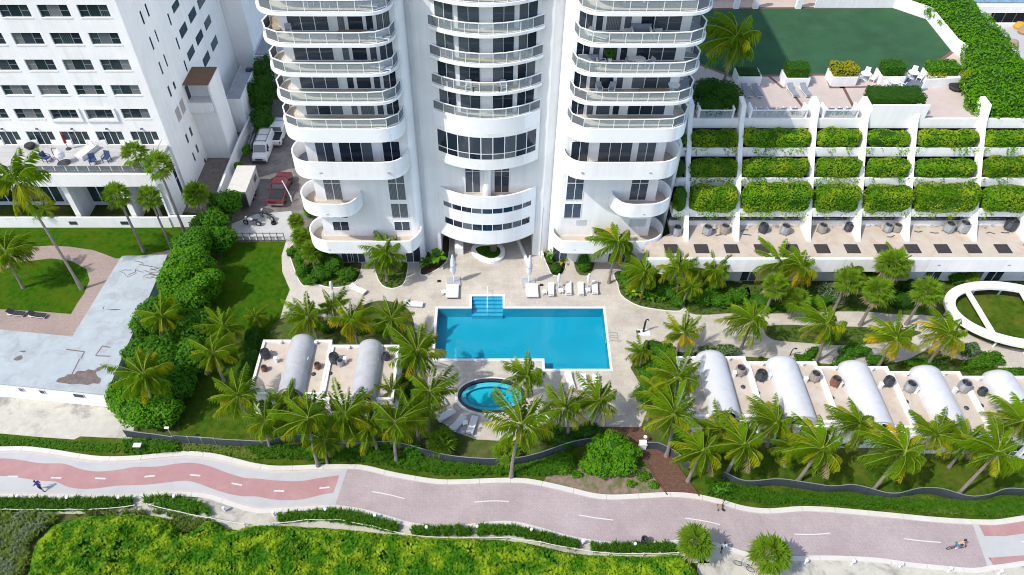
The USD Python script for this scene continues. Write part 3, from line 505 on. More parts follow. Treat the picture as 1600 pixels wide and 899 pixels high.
def both(x0, x1, *a, **k): window(x0, x1, *a, **k); window(MIR - x1, MIR - x0, *a, **k)
for k in ('L0', 'L1', 'L2', 'L3', 'L4'):
    z = FL[k] if k in FL else 31.5 + 2.86 * int(k[1])
    both(-18.05, -14.45, z + 0.05, z + 2.30, 3); both(-13.65, -13.0, z + .05, z + 2.3, 1); both(-12.75, -11.4, z + .05, z + 2.3, 1); both(-11.15, -10.5, z + .05, z + 2.3, 1); both(-10.25, -9.0, z + .05, z + 2.3, 2)
WL5 = [[(590, 660), (672, 742)], [(790, 880, 970, 1070)], [(1152, 1222), (1230, 1300)]]
def xz(u5, v5, Y=YW): return W(380 + u5 / 5.32, 180 + v5 / 5.32, Y)
both(xz(592, 235)[0], xz(742, 235)[0], 14.45, 16.95, 2); both(xz(790, 235)[0], xz(1068, 235)[0], 14.45, 16.95, 3); both(xz(1153, 235)[0], xz(1298, 235)[0], 14.45, 16.95, 2)
for a, b in ((660, 803), (1198, 1338)): both(xz(a, 560)[0] + .05, xz(b, 560)[0] + .05, xz(700, 705)[1], 13.4, 2, transom=xz(700, 565)[1])
z0, z1 = xz(1290, 855)[1], xz(1290, 735)[1]; window(xz(1232, 790)[0], xz(1370, 790)[0], z0, z1, 2); window(MIR - xz(1370, 790)[0], MIR - xz(1232, 790)[0], z0, z1, 2)
def x6(u, v, Y=YW): return W(440 + u / 6.154, 300 + v / 6.154, Y)
z0, z1 = x6(1150, 370)[1], x6(1150, 285)[1]; window(x6(1085, 330)[0], x6(1235, 330)[0], z0, z1, 2); window(x6(495, 330)[0], x6(648, 330)[0], z0, z1, 2)
z0, z1 = x6(600, 250)[1], 8.4; window(x6(495, 250)[0], x6(640, 250)[0], x6(600, 250)[1] , x6(600, 250)[1] + .5, 2)
lv = part(tower, 'louver_vent', [box(W(902 - 2, 347, YW)[0], W(916, 347, YW)[0], YW - .03, YW, W(900, 352, YW)[1] + i * .14, W(900, 352, YW)[1] + i * .14 + .1) for i in range(6)], 'louver')
lv = part(tower, 'louver_vent', [box(W(983, 350, YW)[0], W(1009, 350, YW)[0], YW - .03, YW, W(983, 354, YW)[1] + i * .14, W(983, 354, YW)[1] + i * .14 + .1) for i in range(8)], 'louver')
for a, b in ((672, 805), (1198, 1340)): both(x6(a, 640)[0], x6(b, 640)[0], 0.08, 2.6, 2)
both(-17.5, -16.2, 0.08, 2.6, 2)
for x, z in ((-17.2, 14.9), (-10.4, 14.9), (-17.4, 9.4), (-18, 4.3), (-10.5, 4.3)):
    for s in (x, MIR - x): part(tower, 'scupper', box(s - .14, s + .14, 58.93 if z > 12 else 58.97, 59.04, z - .05, z + .02), 'metal_grey')
# the bowed centre
def arcband(r, a0, a1, z0, z1, t, n=None):
    n = n or max(3, int(abs(a1 - a0) / 2.2)); o, i = rarc(r, a0, a1, n), rarc(r - t, a0, a1, n); return prism(sg.Polygon(o + i[::-1]), z0, z1)
for k in ('L0', 'L1', 'L2', 'L3', 'L4', 'T1'):                       # glazing behind the bowed balconies
    z = FL[k] if k in FL else 31.5 + 2.86
    FR = 14.6; FC = (RC[0], 61.75 + FR)
    def fp(x, off=0.0): return (x, FC[1] - math.sqrt((FR + off) ** 2 - (x - FC[0]) ** 2))
    xs = np.linspace(-5.7, 4.5, 40); part(tower, 'bowed_wall', prism(sg.Polygon([fp(x) for x in xs] + [(4.5, 63.4), (-5.7, 63.4)]), z, z + 2.58), 'white_wall', smooth=30)
    for s in (1, -1):
        for a, b in ((0.62, 1.55), (1.6, 2.5), (2.95, 3.7), (3.78, 4.55)):
            xa, xb = sorted((RC[0] + s * a, RC[0] + s * b)); pa, pb = fp(xa, .03), fp(xb, .03)
            w = part(tower, 'window', prism(sg.LineString([fp(xa - .04, .02), fp(xb + .04, .02)]).buffer(0.03, cap_style=2), z + .02, z + 2.42), 'white_paint')
            part(w, 'pane', prism(sg.LineString([fp(xa, .06), fp(xb, .06)]).buffer(0.015, cap_style=2), z + .06, z + 2.36), 'glass_dark')
def drumwin(z0, z1, n, amax, ztr=None, name='window'):
    aa = np.linspace(-amax, amax, n + 1); g = 0.35
    for i in range(n):
        w = part(tower, name, arcband(RR - 0.005, aa[i] + .05, aa[i + 1] - .05, z0, z1, 0.05, 4), 'white_paint')
        for a, b in ([(z0, z1)] if ztr is None else [(z0, ztr), (ztr, z1)]): part(w, 'pane', arcband(RR + 0.012, aa[i] + g, aa[i + 1] - g, a + .05, b - .05, 0.03, 4), 'glass_dark')
part(tower, 'drum_wall', arcband(RR, -RA, RA, 13.97, 18.36, 0.5), 'white_wall', smooth=30)
part(tower, 'drum_floor', prism(sg.Polygon(rarc(RR - .3) + [(4.9, 63), (-6, 63)]), 13.99, 14.3), 'white_wall')
drumwin(15.25, 17.95, 9, 36.8, 15.95)
part(tower, 'drum_wall', arcband(RR, -RA, RA, 3.6, 10.4, 0.16), 'white_wall', smooth=30)
part(tower, 'terrace_floor', prism(sg.Polygon(rarc(RR - .1) + [(4.9, 63), (-6, 63)]), 9.0, 9.3), 'balcony_tile')
part(tower, 'drum_underside', prism(sg.Polygon(rarc(RR - .1) + [(4.7, 68), (-6, 68)]), 3.61, 3.9), 'white_wall')
def zc(v, Y=60.6): return W(765, v, Y)[1]
drumwin(zc(334.8), zc(326.6), 9, 35.2); drumwin(zc(361.3), zc(351.4), 9, 34.6)
for s in (-1, 1):
    xa, xb = sorted((RC[0] + s * 0.75, RC[0] + s * 2.35)); window(xa, xb, 9.45, 13.2, 2, transom=12.35, y=62.6)
part(tower, 'column', cyl(RC[0], 62.2, 9.3, 13.98, 0.42, 20), 'white_wall', smooth=30)
for s in (-1, 1): part(tower, 'scupper', mv(box(-.14, .14, -.02, .05, -.05, .02), (RC[0] + s * 4.6, 68.94 - math.sqrt(RR ** 2 - 4.6 ** 2), 8.75), rz=math.radians(s * 33)), 'metal_grey')
part(tower, 'downpipe', box(5.55, 5.6, 62.3, 62.4, 0.2, 7.5), 'metal_grey')
# entrance court: kidney planter, ramp walls, low plinth, white posts
kp = sg.Polygon(smoothpath(GP([(737, 392), (742, 402), (752, 408), (764, 412), (776, 411), (786, 404), (788, 394), (782, 386), (765, 383), (745, 385)]), .3, True))
pl = thing('kidney_planter', 'white kidney-shaped planter kerb with grass and a brown trunk below the bowed front', 'planter', (*kp.centroid.coords[0], 0))
part(pl, 'kerb', prism(kp.buffer(0.05).difference(kp.buffer(-0.45)), 0.013, 0.42), 'white_wall'); part(pl, 'grass', prism(kp.buffer(-.45), 0.013, 0.30), 'lawn')
single('tree_trunk', cyl(kp.centroid.x + .55, kp.centroid.y + .35, 0.28, 3.6, 0.42, 12, 0.36), 'bark', 'thick brown tree trunk in the kidney planter below the tower', 'tree', smooth=30)
for i, (a, b, lab) in enumerate((((808, 375), (826, 418), 'left low wall of the entrance ramp'), ((834, 372), (848, 404), 'right low wall of the entrance ramp'))):
    single('ramp_wall', prism(sg.LineString(GP([a, b])).buffer(0.13, cap_style=2), 0.01, 0.55), 'white_wall', lab, 'wall')
p = GP([(711, 374), (724, 374), (724, 398), (711, 398)]); single('white_plinth', [prism(p, 0.01, 1.0), prism(sg.Polygon(p).buffer(-.25), 1.0, 1.05)], 'white_wall', 'white masonry plinth left of the kidney planter', 'plinth')
# ================================================================ the slab building on the left, its podium, annexes and the alley
YL, XS = 73.4, -38.8
lb = thing('slab_apartment_building', 'white slab apartment block with rows of dark ribbon windows on the left', 'building', (-55, 80, 0))
holes_f, wins = [], []
cols = [W(137, 51.8, YL)[0] - 4.12 * i for i in range(7)]
wid = W(137 + 46.5, 51.8, YL)[0] - W(137, 51.8, YL)[0]
ztops = [W(100, v, YL)[1] for v in (7.8, 51.8, 93.4, 133.3, 170.5)]; zbots = [W(100, v, YL)[1] for v in (27.6, 70.2, 110.8, 149, 185.8)]
ztops = [ztops[0] + 3.07] + ztops; zbots = [zbots[0] + 3.07] + zbots
for zt, zb in zip(ztops, zbots):
    for x in cols: wins.append((x, x + wid, zb, zt)); holes_f.append(sg.box(x, zb, x + wid, zt))
door_t, door_b = W(100, 205.8, YL)[1], 8.02
for x in cols:
    holes_f.append(sg.box(x, door_b + .62, x + wid, door_t).union(sg.box(x + 0.75, door_b, x + wid - 0.75, door_t)))
part(lb, 'front_wall', wallxz(sg.box(-75, 0, XS, 34).difference(unary_union(holes_f)), YL, YL + 0.25), 'white_wall')
rngl = np.random.default_rng(23)
def upright(x0, x1, z0, z1, n, bars, y, glass, rails=True):
    xs = [x0, x0 + (x1 - x0) * .30, x0 + (x1 - x0) * .68, x1] if n == 3 else np.linspace(x0, x1, n + 1)
    fr = [box(x0, x1, y - .05, y, z0, z0 + .05), box(x0, x1, y - .05, y, z1 - .05, z1)] + [box(x - .03, x + .03, y - .05, y, z0 + .05, z1 - .05) for x in xs]
    if rails: fr += [box(xs[i] + .03, xs[i + 1] - .03, y - .045, y - .004, (z0 + z1) / 2 - .02, (z0 + z1) / 2 + .02) for i in range(0, len(xs) - 1, 2)]
    w = part(lb, 'window', fr, 'metal_grey')
    for i in range(len(xs) - 1): q_ = rngl.uniform(); part(w, 'pane', box(xs[i] + .02, xs[i + 1] - .02, y - .03, y - .012, z0 + .03, z1 - .03), 'glass_curtain' if q_ < .22 else 'glass_dark' if q_ < .5 else glass)
    return w
rngw = np.random.default_rng(3)
for (x0, x1, z0, z1) in wins:
    upright(x0, x1, z0, z1, 3, 1, YL + 0.2, 'glass_teal')
    part(lb, 'sill', box(x0 - .05, x1 + .05, YL - .05, YL - .001, z0 - .09, z0 - .01), 'white_paint')
for x in cols:
    w = part(lb, 'terrace_door', [box(x + .75, x + wid - .75, YL + .14, YL + .2, door_t - .06, door_t)] + [box(q - .03, q + .03, YL + .14, YL + .2, door_b, door_t - .06) for q in (x + .78, x + wid / 2, x + wid - .78)], 'white_paint')
    for a, b in ((x + .81, x + wid / 2 - .03), (x + wid / 2 + .03, x + wid - .81)): part(w, 'pane', box(a, b, YL + .155, YL + .175, door_b + .03, door_t - .06), 'glass_teal')
    for a, b in ((x, x + .75), (x + wid - .75, x + wid)): part(w, 'side_pane', box(a, b, YL + .155, YL + .175, door_b + .62, door_t), 'glass_teal')
    part(lb, 'wall_lamp', box(x + wid / 2 - .12, x + wid / 2 + .12, YL - .16, YL, door_t + .35, door_t + .48), 'metal_dark')
for c in (1, 2):                                                        # two windows with projecting surrounds
    x = cols[c]; z0, z1 = zbots[-1], ztops[-1]; o = sg.box(x - .3, z0 - .3, x + wid + .3, z1 + .1).difference(sg.box(x, z0, x + wid, z1)); part(lb, 'window_surround', wallxz(o, YL - .16, YL - .002), 'white_wall')
# side wall, with its openings found from the photograph in the wall's own plane
Z1 = lambda x, y: (180 + x / 6.66, y / 6.66)
Z2 = lambda x, y: (200 + x / 6.66, 130 + y / 6.66)
side = [(Z1, 250, 125, 312, 245, 0), (Z1, 303, 50, 362, 165, 0), (Z1, 351, 395, 410, 510, 0), (Z1, 405, 320, 458, 430, 0), (Z1, 448, 655, 505, 765, 0), (Z1, 498, 575, 552, 685, 0), (Z2, 408, 45, 460, 130, 0), (Z2, 463, 0, 503, 50, 0),
    (Z1, 540, 150, 592, 255, 0), (Z1, 626, 400, 677, 505, 0), (Z1, 710, 640, 757, 735, 0), (Z1, 585, 70, 672, 55, 1), (Z1, 757, 160, 850, 150, 1), (Z1, 663, 320, 757, 310, 1), (Z1, 922, 240, 1003, 230, 1), (Z1, 833, 400, 920, 380, 1), (Z1, 745, 560, 833, 540, 1), (Z1, 992, 460, 1072, 445, 1), (Z1, 907, 625, 992, 605, 1), (Z1, 850, 15, 940, 8, 1),
    (Z2, 485, 290, 565, 355, 2), (Z2, 530, 210, 607, 275, 2), (Z2, 593, 545, 637, 610, 0), (Z2, 632, 475, 677, 535, 0), (Z2, 667, 735, 707, 800, 0), (Z2, 700, 655, 740, 710, 0), (Z2, 790, 800, 822, 838, 0)]
hs, sw = [], []
for f, a, b, c, d, kd in side:
    (ya, za), (yb, zb) = WX(*f(a, b), XS), WX(*f(c, d), XS); y0, y1 = sorted((ya, yb)); z0, z1 = sorted((za, zb)); hs.append(sg.box(y0, z0, y1, z1)); sw.append((y0, y1, z0, z1, kd))
for y0, y1, z0, z1, kd in list(sw):                                     # the storeys above the frame
    if z0 > 20 and kd < 2: sw.append((y0, y1, z0 + 9.2, z1 + 9.2, kd)); hs.append(sg.box(y0, z0 + 9.2, y1, z1 + 9.2))
part(lb, 'side_wall', wallyz(sg.box(YL + .25, 0, 101.5, 34).difference(unary_union([h for h in hs])), XS - .25, XS), 'white_wall')
for y0, y1, z0, z1, kd in sw:
    if kd == 2: part(lb, 'shutter', [box(XS - .12, XS - .06, y0, y1, z0, z1)] + [box(XS - .06, XS - .04, y0 + .03, y1 - .03, z0 + .1 + i * .16, z0 + .18 + i * .16) for i in range(int((z1 - z0 - .1) / .16))], 'shutter_grey'); continue
    fr = [box(XS - .05, XS - .01, y0, y1, z, z + .04) for z in (z0, z1 - .05)] + [box(XS - .05, XS - .01, y - .02, y + .02, z0 + .05, z1 - .05) for y in ((y0 + .025, y1 - .025) if kd == 0 else (y0 + .025, (y0 + y1) / 2, y1 - .025))]
    w = part(lb, 'side_window', fr, 'metal_dark'); part(w, 'pane', box(XS - .035, XS - .018, y0 + .03, y1 - .03, z0 + .03, z1 - .03), 'glass_teal')
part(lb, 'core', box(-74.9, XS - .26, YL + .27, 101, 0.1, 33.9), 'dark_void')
part(lb, 'rear_wing', box(XS + .01, -35.8, 101.6, 125, 0, 34), 'white_wall'); part(lb, 'rear_wing', box(-60, XS + .005, 101.6, 125, 0, 34), 'white_wall')
for y, z in ((104, 24.5), (108, 27.0), (112, 24.5), (105, 13.5), (109, 13.0), (106, 21), (111, 20.8)):
    w = part(lb, 'side_window', box(-35.8, -35.76, y - .05, y + 1.55, z - .05, z + 1.45), 'white_paint'); part(w, 'pane', box(-35.755, -35.74, y, y + 1.5, z, z + 1.4), 'glass_teal')
part(lb, 'roof', box(-75, XS, YL, 125, 34.0, 34.3), 'pale_roof')
# podium with terrace
pod = thing('terrace_podium', 'white two-storey podium with tiled terrace and square columns in front of the slab block', 'building', (-55, 70, 0))
YP = 67.5
part(pod, 'terrace_floor', box(-75, XS - .3, YP + .3, YL - .001, 7.4, 7.98), 'terrace_tile')
part(pod, 'fascia', box(-75, XS - .3, YP, YP + .3, 6.35, 8.12), 'white_wall')
part(pod, 'back_wall', box(-75, XS - .4, YL - 1.6, YL - 1.2, 0, 7.4), 'white_wall')
xg = -74.0
for i in range(12):
    w = part(pod, 'shop_window', [box(xg, xg + 2.5, YL - 1.7, YL - 1.61, z, z + .1) for z in (0.5, 4.2, 6.2)] + [box(q - .06, q + .06, YL - 1.69, YL - 1.615, .6, 6.2) for q in (xg + .06, xg + 1.25, xg + 2.44)], 'white_paint')
    for a, b in ((.12, 1.19), (1.31, 2.38)):
        for c, d in ((.62, 4.18), (4.32, 6.18)): part(w, 'pane', box(xg + a, xg + b, YL - 1.66, YL - 1.63, c, d), 'glass_teal')
    xg += 2.95
for u in (104, 191, 252):
    x = G(u + 16, 340, 1.6)[0]; part(pod, 'column', box(x - .32, x + .32, YP + .5, YP + 1.4, 0, 6.35), 'white_wall'); part(pod, 'cross_wall', box(x - .1, x + .1, YP + 1.4, YL - 1.75, 0, 6.3), 'white_wall')
part(pod, 'garden_wall', box(-75, XS - .5, YP, YP + .25, 0, 1.55), 'white_wall')
part(pod, 'side_wall', wallyz([(YP + .3, 0), (YL, 0), (YL, 7.4), (YP + .3, 7.4)], XS - .55, XS - .31), 'white_wall')
w = part(pod, 'side_glazing', wallyz([(YP + 1.0, 1.2), (YL - .5, 1.2), (YL - .5, 6.6), (YP + 1.0, 6.6)], XS - .308, XS - .27), 'white_paint')
for a, b in ((1.1, 3.1), (3.2, 5.3)):
    for c, d in ((1.3, 3.7), (3.8, 6.5)): part(w, 'pane', wallyz([(YP + a, c), (YP + b, c), (YP + b, d), (YP + a, d)], XS - .268, XS - .25), 'glass_teal')
part(pod, 'railing', [ribbon([(-74, YP + .45), (XS - .6, YP + .45), (XS - .6, YL - .3)], 8.95, 9.0, .05)] + [box(x - .02, x + .02, YP + .43, YP + .47, 8, 8.95) for x in np.arange(-74, XS - .6, 1.3)], 'metal_grey')
for x in np.arange(-73.5, XS - 2, 1.3): part(pod, 'railing_panel', box(x - .1, x + 1.1, YP + .445, YP + .455, 8.06, 8.93), 'glass_rail')
part(pod, 'lawn_wall', [box(XS - .5, -33.2, 67.6, 67.85, 0, 1.7), box(-33.45, -33.2, 66.0, 67.6, 0, 1.7)], 'white_wall')
for u, v in ((110, 352), (190, 352)): part(pod, 'wall_hatch', box(*sorted((W(u, v, YP)[0], W(u + 12, v, YP)[0])), YP - .03, YP - .001, .5, 1.0), 'metal_dark')
def chaise(mat_f='fabric_white', name='lounger', flat=0.55, w=.62, frame='white_paint', dbl=False):
    p = thing(name, None, 'lounger'); W2 = w * (2.1 if dbl else 1)
    part(p, 'frame', [box(-W2 / 2, W2 / 2, y - .03, y + .03, .2, .28) for y in (-.95, .1, .95)] + [box(s - .03, s + .03, -1.0, 1.0, .2, .28) for s in (-W2 / 2 + .03, W2 / 2 - .03)], frame)
    for x in (-W2 / 2 + .05, W2 / 2 - .05):
        for y in (-.85, .75): part(p, 'leg', box(x - .03, x + .03, y - .03, y + .03, 0, .2), frame)
    part(p, 'cushion', box(-W2 / 2 + .01, W2 / 2 - .01, -1.0, .35, .28, .38), mat_f)
    part(p, 'backrest', mv(box(-W2 / 2 + .01, W2 / 2 - .01, 0, .72, 0, .10), (0, .35, .28), rx=flat), mat_f); return p
def armchair(m, fr, name='chair'):
    p = thing(name, None, 'chair')
    part(p, 'seat', box(-.28, .28, -.28, .28, .38, .46), m); part(p, 'backrest', mv(box(-.28, .28, -.03, .03, 0, .52), (0, .27, .44), rx=-.22), m)
    for x in (-.27, .27):
        for y in (-.26, .26): part(p, 'leg', box(x - .025, x + .025, y - .025, y + .025, 0, .38 if y > 0 else .62), fr)
        part(p, 'armrest', box(x - .035, x + .035, -.28, .28, .62, .66), fr)
    return p
def rtable(m, r=.5, h=.72, name='round_table'):
    p = thing(name, None, 'table'); part(p, 'top', lathe([(0, h), (r, h), (r, h - .04), (0, h - .04)], 20), m); part(p, 'pedestal', cyl(0, 0, .03, h - .04, .05, 8), m); part(p, 'foot', lathe([(0, .04), (r * .6, .02), (r * .6, 0), (0, 0)], 14), m); return p
nv = armchair('fabric_navy', 'fabric_navy')
for u, v, rz, lab in ((147, 256, 20, 'navy armchair on the podium terrace, left of the pair by the railing'), (168, 252, -10, 'navy armchair on the podium terrace, right of the pair by the railing'), (75, 252, 70, 'navy chair on the podium terrace near the hammock stand')):
    copyof(nv, 'chair', lab, (*G(u, v, 8.0), 7.985), rz, 1.25)
x, y = G(100, 255, 8)
hg = thing('hanging_chair', 'hanging egg chair with curved stand and white cushion on the podium terrace', 'hanging chair', (x, y, 7.985))
part(hg, 'base', lathe([(0, .08), (.75, .05), (.75, 0), (0, 0)], 20, (x, y, 7.985)), 'metal_dark'); part(hg, 'stand', tube([(x - .6, y + .2, 8.03), (x - .9, y + .25, 9.2), (x - .75, y + .2, 9.95), (x - .1, y, 10.1)], .045, 6), 'metal_dark')
part(hg, 'seat', lathe([(0, .75), (.45, .85), (.55, 1.2), (.42, 1.65), (.1, 1.95), (0, 1.97), (.08, 1.9), (.36, 1.6), (.47, 1.2), (.4, .95), (0, .85)], 14, (x, y, 7.985)), 'fabric_white', 20)
x, y = G(107, 233, 8); ru = thing('closed_parasol', 'closed dark red parasol leaning on the podium terrace', 'parasol', (x, y, 7.985)); part(ru, 'pole', cyl(x, y, 7.985, 10.5, .03), 'metal_dark'); part(ru, 'canopy', lathe([(0, 2.55), (.06, 2.4), (.17, .9), (.05, .85), (0, .85)], 10, (x, y, 7.985)), 'fabric_red', 30); part(ru, 'base', cyl(x, y, 7.985, 8.08, .3), 'metal_dark')
x, y = G(137, 240, 8); bp = thing('wicker_bed', 'pale wicker daybed on the podium terrace beside the closed red parasol', 'daybed', (x, y, 7.985)); part(bp, 'base', mv(box(-.6, .6, -1.4, 1.4, 0, .4), (x, y, 7.985), rz=-.35), 'louver'); part(bp, 'mattress', mv(box(-.55, .55, -1.35, 1.35, .4, .55), (x, y, 7.985), rz=-.35), 'fabric_white'); part(bp, 'hood', mv(tube([(math.cos(t) * .6, .9, .4 + math.sin(t) * .8) for t in np.linspace(0, math.pi, 9)], .05, 5), (x, y, 7.985), rz=-.35), 'louver')
for u, v, lab in ((48, 231, 'black planter pot on the podium terrace left of the hammock'), ): x, y = G(u, v, 8); single('plant_pot', lathe([(0, .5), (.55, .5), (.62, .3), (.4, 0), (0, 0)], 16, (x, y, 7.985)), 'black', lab, 'pot')
for i, u in enumerate((245, 252, 240)):
    x, y = G(u, 226 - i, 8); cf = thing('folded_chair', 'white folded terrace chair at the corner of the slab block, ' + ('middle of three', 'rightmost of three', 'leftmost of three')[i], 'chair', (x, y, 7.985), group='white folded chairs at the terrace corner'); part(cf, 'frame', tube([(x - .25, y, 7.99), (x - .25, y + .3, 8.9), (x + .25, y + .3, 8.9), (x + .25, y, 7.99)], .03, 5), 'white_paint'); part(cf, 'sling', mv(box(-.22, .22, -.01, .01, .1, .85), (x, y + .05, 7.99), rx=-.3), 'fabric_white')
# annexes beside the slab block
ax0, ay0 = G(327.6, 247, 0)[0], G(362, 247, 0)[1]; ax1 = G(362, 247, 0)[0]; ay1 = G(371, 218.6, 0)[1]
def zat(x, y, v):                          # the height at which (x, y) is seen in picture row v
    k = math.atan((v - CY) / F_PX) + PITCH; return CAM_H - y * math.tan(k)
azt = zat(ax1, ay0, 133)
an = thing('stair_annex', 'white stair annex with brown flat roof and open balcony niche beside the slab block', 'building', ((ax0 + ax1) / 2, ay0, 0))
zn = zat(ax1, ay0, 161); part(an, 'lower_body', box(XS + .01, ax1, ay0, ay1, 0, zn), 'white_wall'); part(an, 'back_body', box(XS + .01, ax1, ay0 + 1.6, ay1, zn, azt), 'white_wall'); part(an, 'side_wall', box(ax1 - .25, ax1, ay0, ay0 + 1.6, zn + .002, azt), 'white_wall')
part(an, 'balcony_parapet', box(XS + .02, ax1 - .27, ay0 - .35, ay0 - .12, zn - 1.3, zn + .15), 'white_wall'); part(an, 'balcony_floor', box(XS + .02, ax1 - .27, ay0 - .34, ay0 + 0.01, zn - 1.28, zn - 1.1), 'white_wall')
part(an, 'roof', box(XS + .02, ax1 - .05, ay0 - .1, ay1 - .05, azt, azt + .12), 'brown_roof'); part(an, 'door', box(XS + .012, XS + .06, ay0 + .3, ay0 + 1.2, zn + .2, zn + 2.0), 'metal_dark')
bx1, by0 = G(390.7, 206.6, 0); bzt = zat(bx1, by0, 155.5); part_y1 = by0 + 9
an2 = thing('low_annex', 'low white annex with weathered grey flat roof behind the stair annex', 'building', ((ax1 + bx1) / 2, by0, 0)); part(an2, 'wall', box(ax1 - 1.0, bx1, max(by0, ay1 + .05), part_y1, 0, bzt), 'white_wall'); part(an2, 'roof', box(ax1 - .9, bx1 - .15, max(by0, ay1 + .05) + .1, part_y1 - .1, bzt, bzt + .08), 'grey_roof'); part(an2, 'roof_vent', box(ax1 + .2, ax1 + 1.0, by0 + 7, by0 + 7.6, bzt + .08, bzt + .5), 'metal_dark')
an3 = thing('rear_annex', 'grey roofed rear annex between the slab block and the tower', 'building', (-31, 108, 0)); part(an3, 'wall', box(-35.7, -26, 100.5, 118, 0, bzt - .5), 'white_wall'); part(an3, 'roof', box(-35.5, -26.2, 100.7, 117.8, bzt - .5, bzt - .4), 'grey_roof')
single('stair_grille', [box(ax1 + .15 + i * .42, ax1 + .35 + i * .42, ay1 - 2.5, ay1 + .2, 0.02, .35 + i * .12) for i in range(6)], 'metal_grey', 'grey slatted steps between the two annexes', 'steps')
# alley: yard, asphalt, white wall
struct('alley', sheet(px([(355, 376), (450, 377), (560, 330), (560, 180), (400, 150), (396, 196), (356, 288)]), 0.006), 'asphalt'); struct('yard', sheet(px([(282, 330), (345, 340), (358, 286), (400, 190), (395, 150), (330, 200)]), 0.004), 'dirt_yard')
struct('alley_apron', sheet(px([(362, 350), (400, 335), (455, 330), (470, 378), (362, 377)]), 0.010), 'concrete')
aw = thing('alley_wall', 'white boundary wall running along the alley behind the vans', 'wall', (*G(375, 240, 0), 0)); part(aw, 'wall', ribbon(GP([(402, 187), (381, 232), (357, 292), (345, 325)]), 0, 1.9, .22), 'white_wall'); part(aw, 'coping', ribbon(GP([(402, 187), (381, 232), (357, 292), (345, 325)]), 1.9, 1.97, .32), 'coping')
gt = thing('alley_gate', 'dark metal sliding gate with rails across the end of the alley', 'gate', (*G(405, 376), 0)); gA, gB = np.array(G(362, 378)), np.array(G(446, 378))
for z in (.15, .75, 1.35): part(gt, 'rail', ribbon([gA, gB], z, z + .06, .05), 'metal_dark')
for t in np.linspace(0, 1, 9): q = gA + (gB - gA) * t; part(gt, 'post', box(q[0] - .03, q[0] + .03, q[1] - .03, q[1] + .03, 0, 1.45), 'metal_dark')
for t in np.linspace(0, .96, 9)[:-1]:
    q = gA + (gB - gA) * t; e = gA + (gB - gA) * (t + .115); part(gt, 'panel', ribbon([q + (e - q) * .08, q + (e - q) * .9], .25, .72, .03), 'shutter_grey')
# the low L-shaped pavilion
zr = 2.3; rx = G(262, 398, zr)[0]; pv = thing('beach_pavilion', 'low L-shaped white pavilion with patched pale blue-grey flat roof behind the sand', 'building', (*G(100, 560, 0), 0))
RP = sg.Polygon([(-60, G(0, 600, zr)[1] + 0.55), G(0, 600, zr), G(165, 617, zr), (rx, G(165, 617, zr)[1]), (rx, G(262, 398, zr)[1]), G(190, 400, zr), G(113, 526, zr), G(0, 515, zr), (-60, G(0, 515, zr)[1] + .6)])
part(pv, 'wall', prism(RP.buffer(-.05), 0, zr - .12), 'white_wall'); part(pv, 'roof', prism(RP, zr - .12, zr), 'pale_roof')
for u, v, du in ((33, 604.5, 8), (65, 609, 9), (121, 617, 18)):
    a, b = np.array(G(u - du / 2, v + 3, 1.7)), np.array(G(u + du / 2, v + 3.4, 1.7)); e0, e1 = np.array(G(0, 600, zr)), np.array(G(165, 617, zr)); d = (e1 - e0) / np.linalg.norm(e1 - e0)
    s0, s1 = (a - e0) @ d, (b - e0) @ d; q0, q1 = e0 + d * s0, e0 + d * s1; w = part(pv, 'window', ribbon([q0, q1], 1.35, 1.95, .02), 'white_paint'); part(w, 'pane', ribbon([q0 + d * .06, q1 - d * .06], 1.41, 1.89, .06), 'glass_dark')
def patch(pts, nm='roof_stain', m='roof_patch', step=.3): part(pv, nm, sheet(sg.Polygon(smoothpath(GP(pts, zr), step, True)).buffer(0), zr + .004), m)
patch([(88, 597), (92, 591), (101, 589), (106, 585), (116, 585), (121, 580), (133, 580), (138, 577), (147, 579), (152, 575), (163, 572), (157, 579), (150, 582), (153, 589), (158, 592), (155, 600), (146, 599), (137, 602), (124, 600), (112, 601), (101, 599)])
patch([(160, 483), (164, 478), (162, 484), (180, 483), (190, 484), (176, 485)]); patch([(21, 561), (33, 555), (35, 561), (26, 564)]); patch([(30, 549), (40, 548), (38, 551)])
rcr = np.random.default_rng(4)
for k in range(16):
    u0, v0 = rcr.uniform(185, 238), rcr.uniform(405, 434); a = rcr.uniform(-.7, .5); ln = [(u0 + t * rcr.uniform(4, 7) * math.cos(a), v0 + t * rcr.uniform(2, 5) * math.sin(a) + rcr.uniform(-1, 1)) for t in range(4)]; part(pv, 'roof_crack', sheet(sg.LineString(GP(ln, zr)).buffer(rcr.uniform(.02, .07)), zr + .004 + k * .0004), 'roof_patch')
for ln in ([(104, 546), (132, 550), (127, 560)], [(150, 555), (160, 541), (172, 543)], [(124, 562), (112, 586)], [(150, 556), (172, 557)]): part(pv, 'roof_seam', sheet(sg.LineString(GP(ln, zr)).buffer(.06), zr + .006), 'roof_patch')
bl = chaise('cloth_dark', frame='white_paint')
for u, v, lab in ((27, 492, 'left of the two dark loungers on the paver terrace'), (60, 495, 'right of the two dark loungers on the paver terrace')): copyof(bl, 'lounger', lab, (*G(u, v), .01), 82, .95)
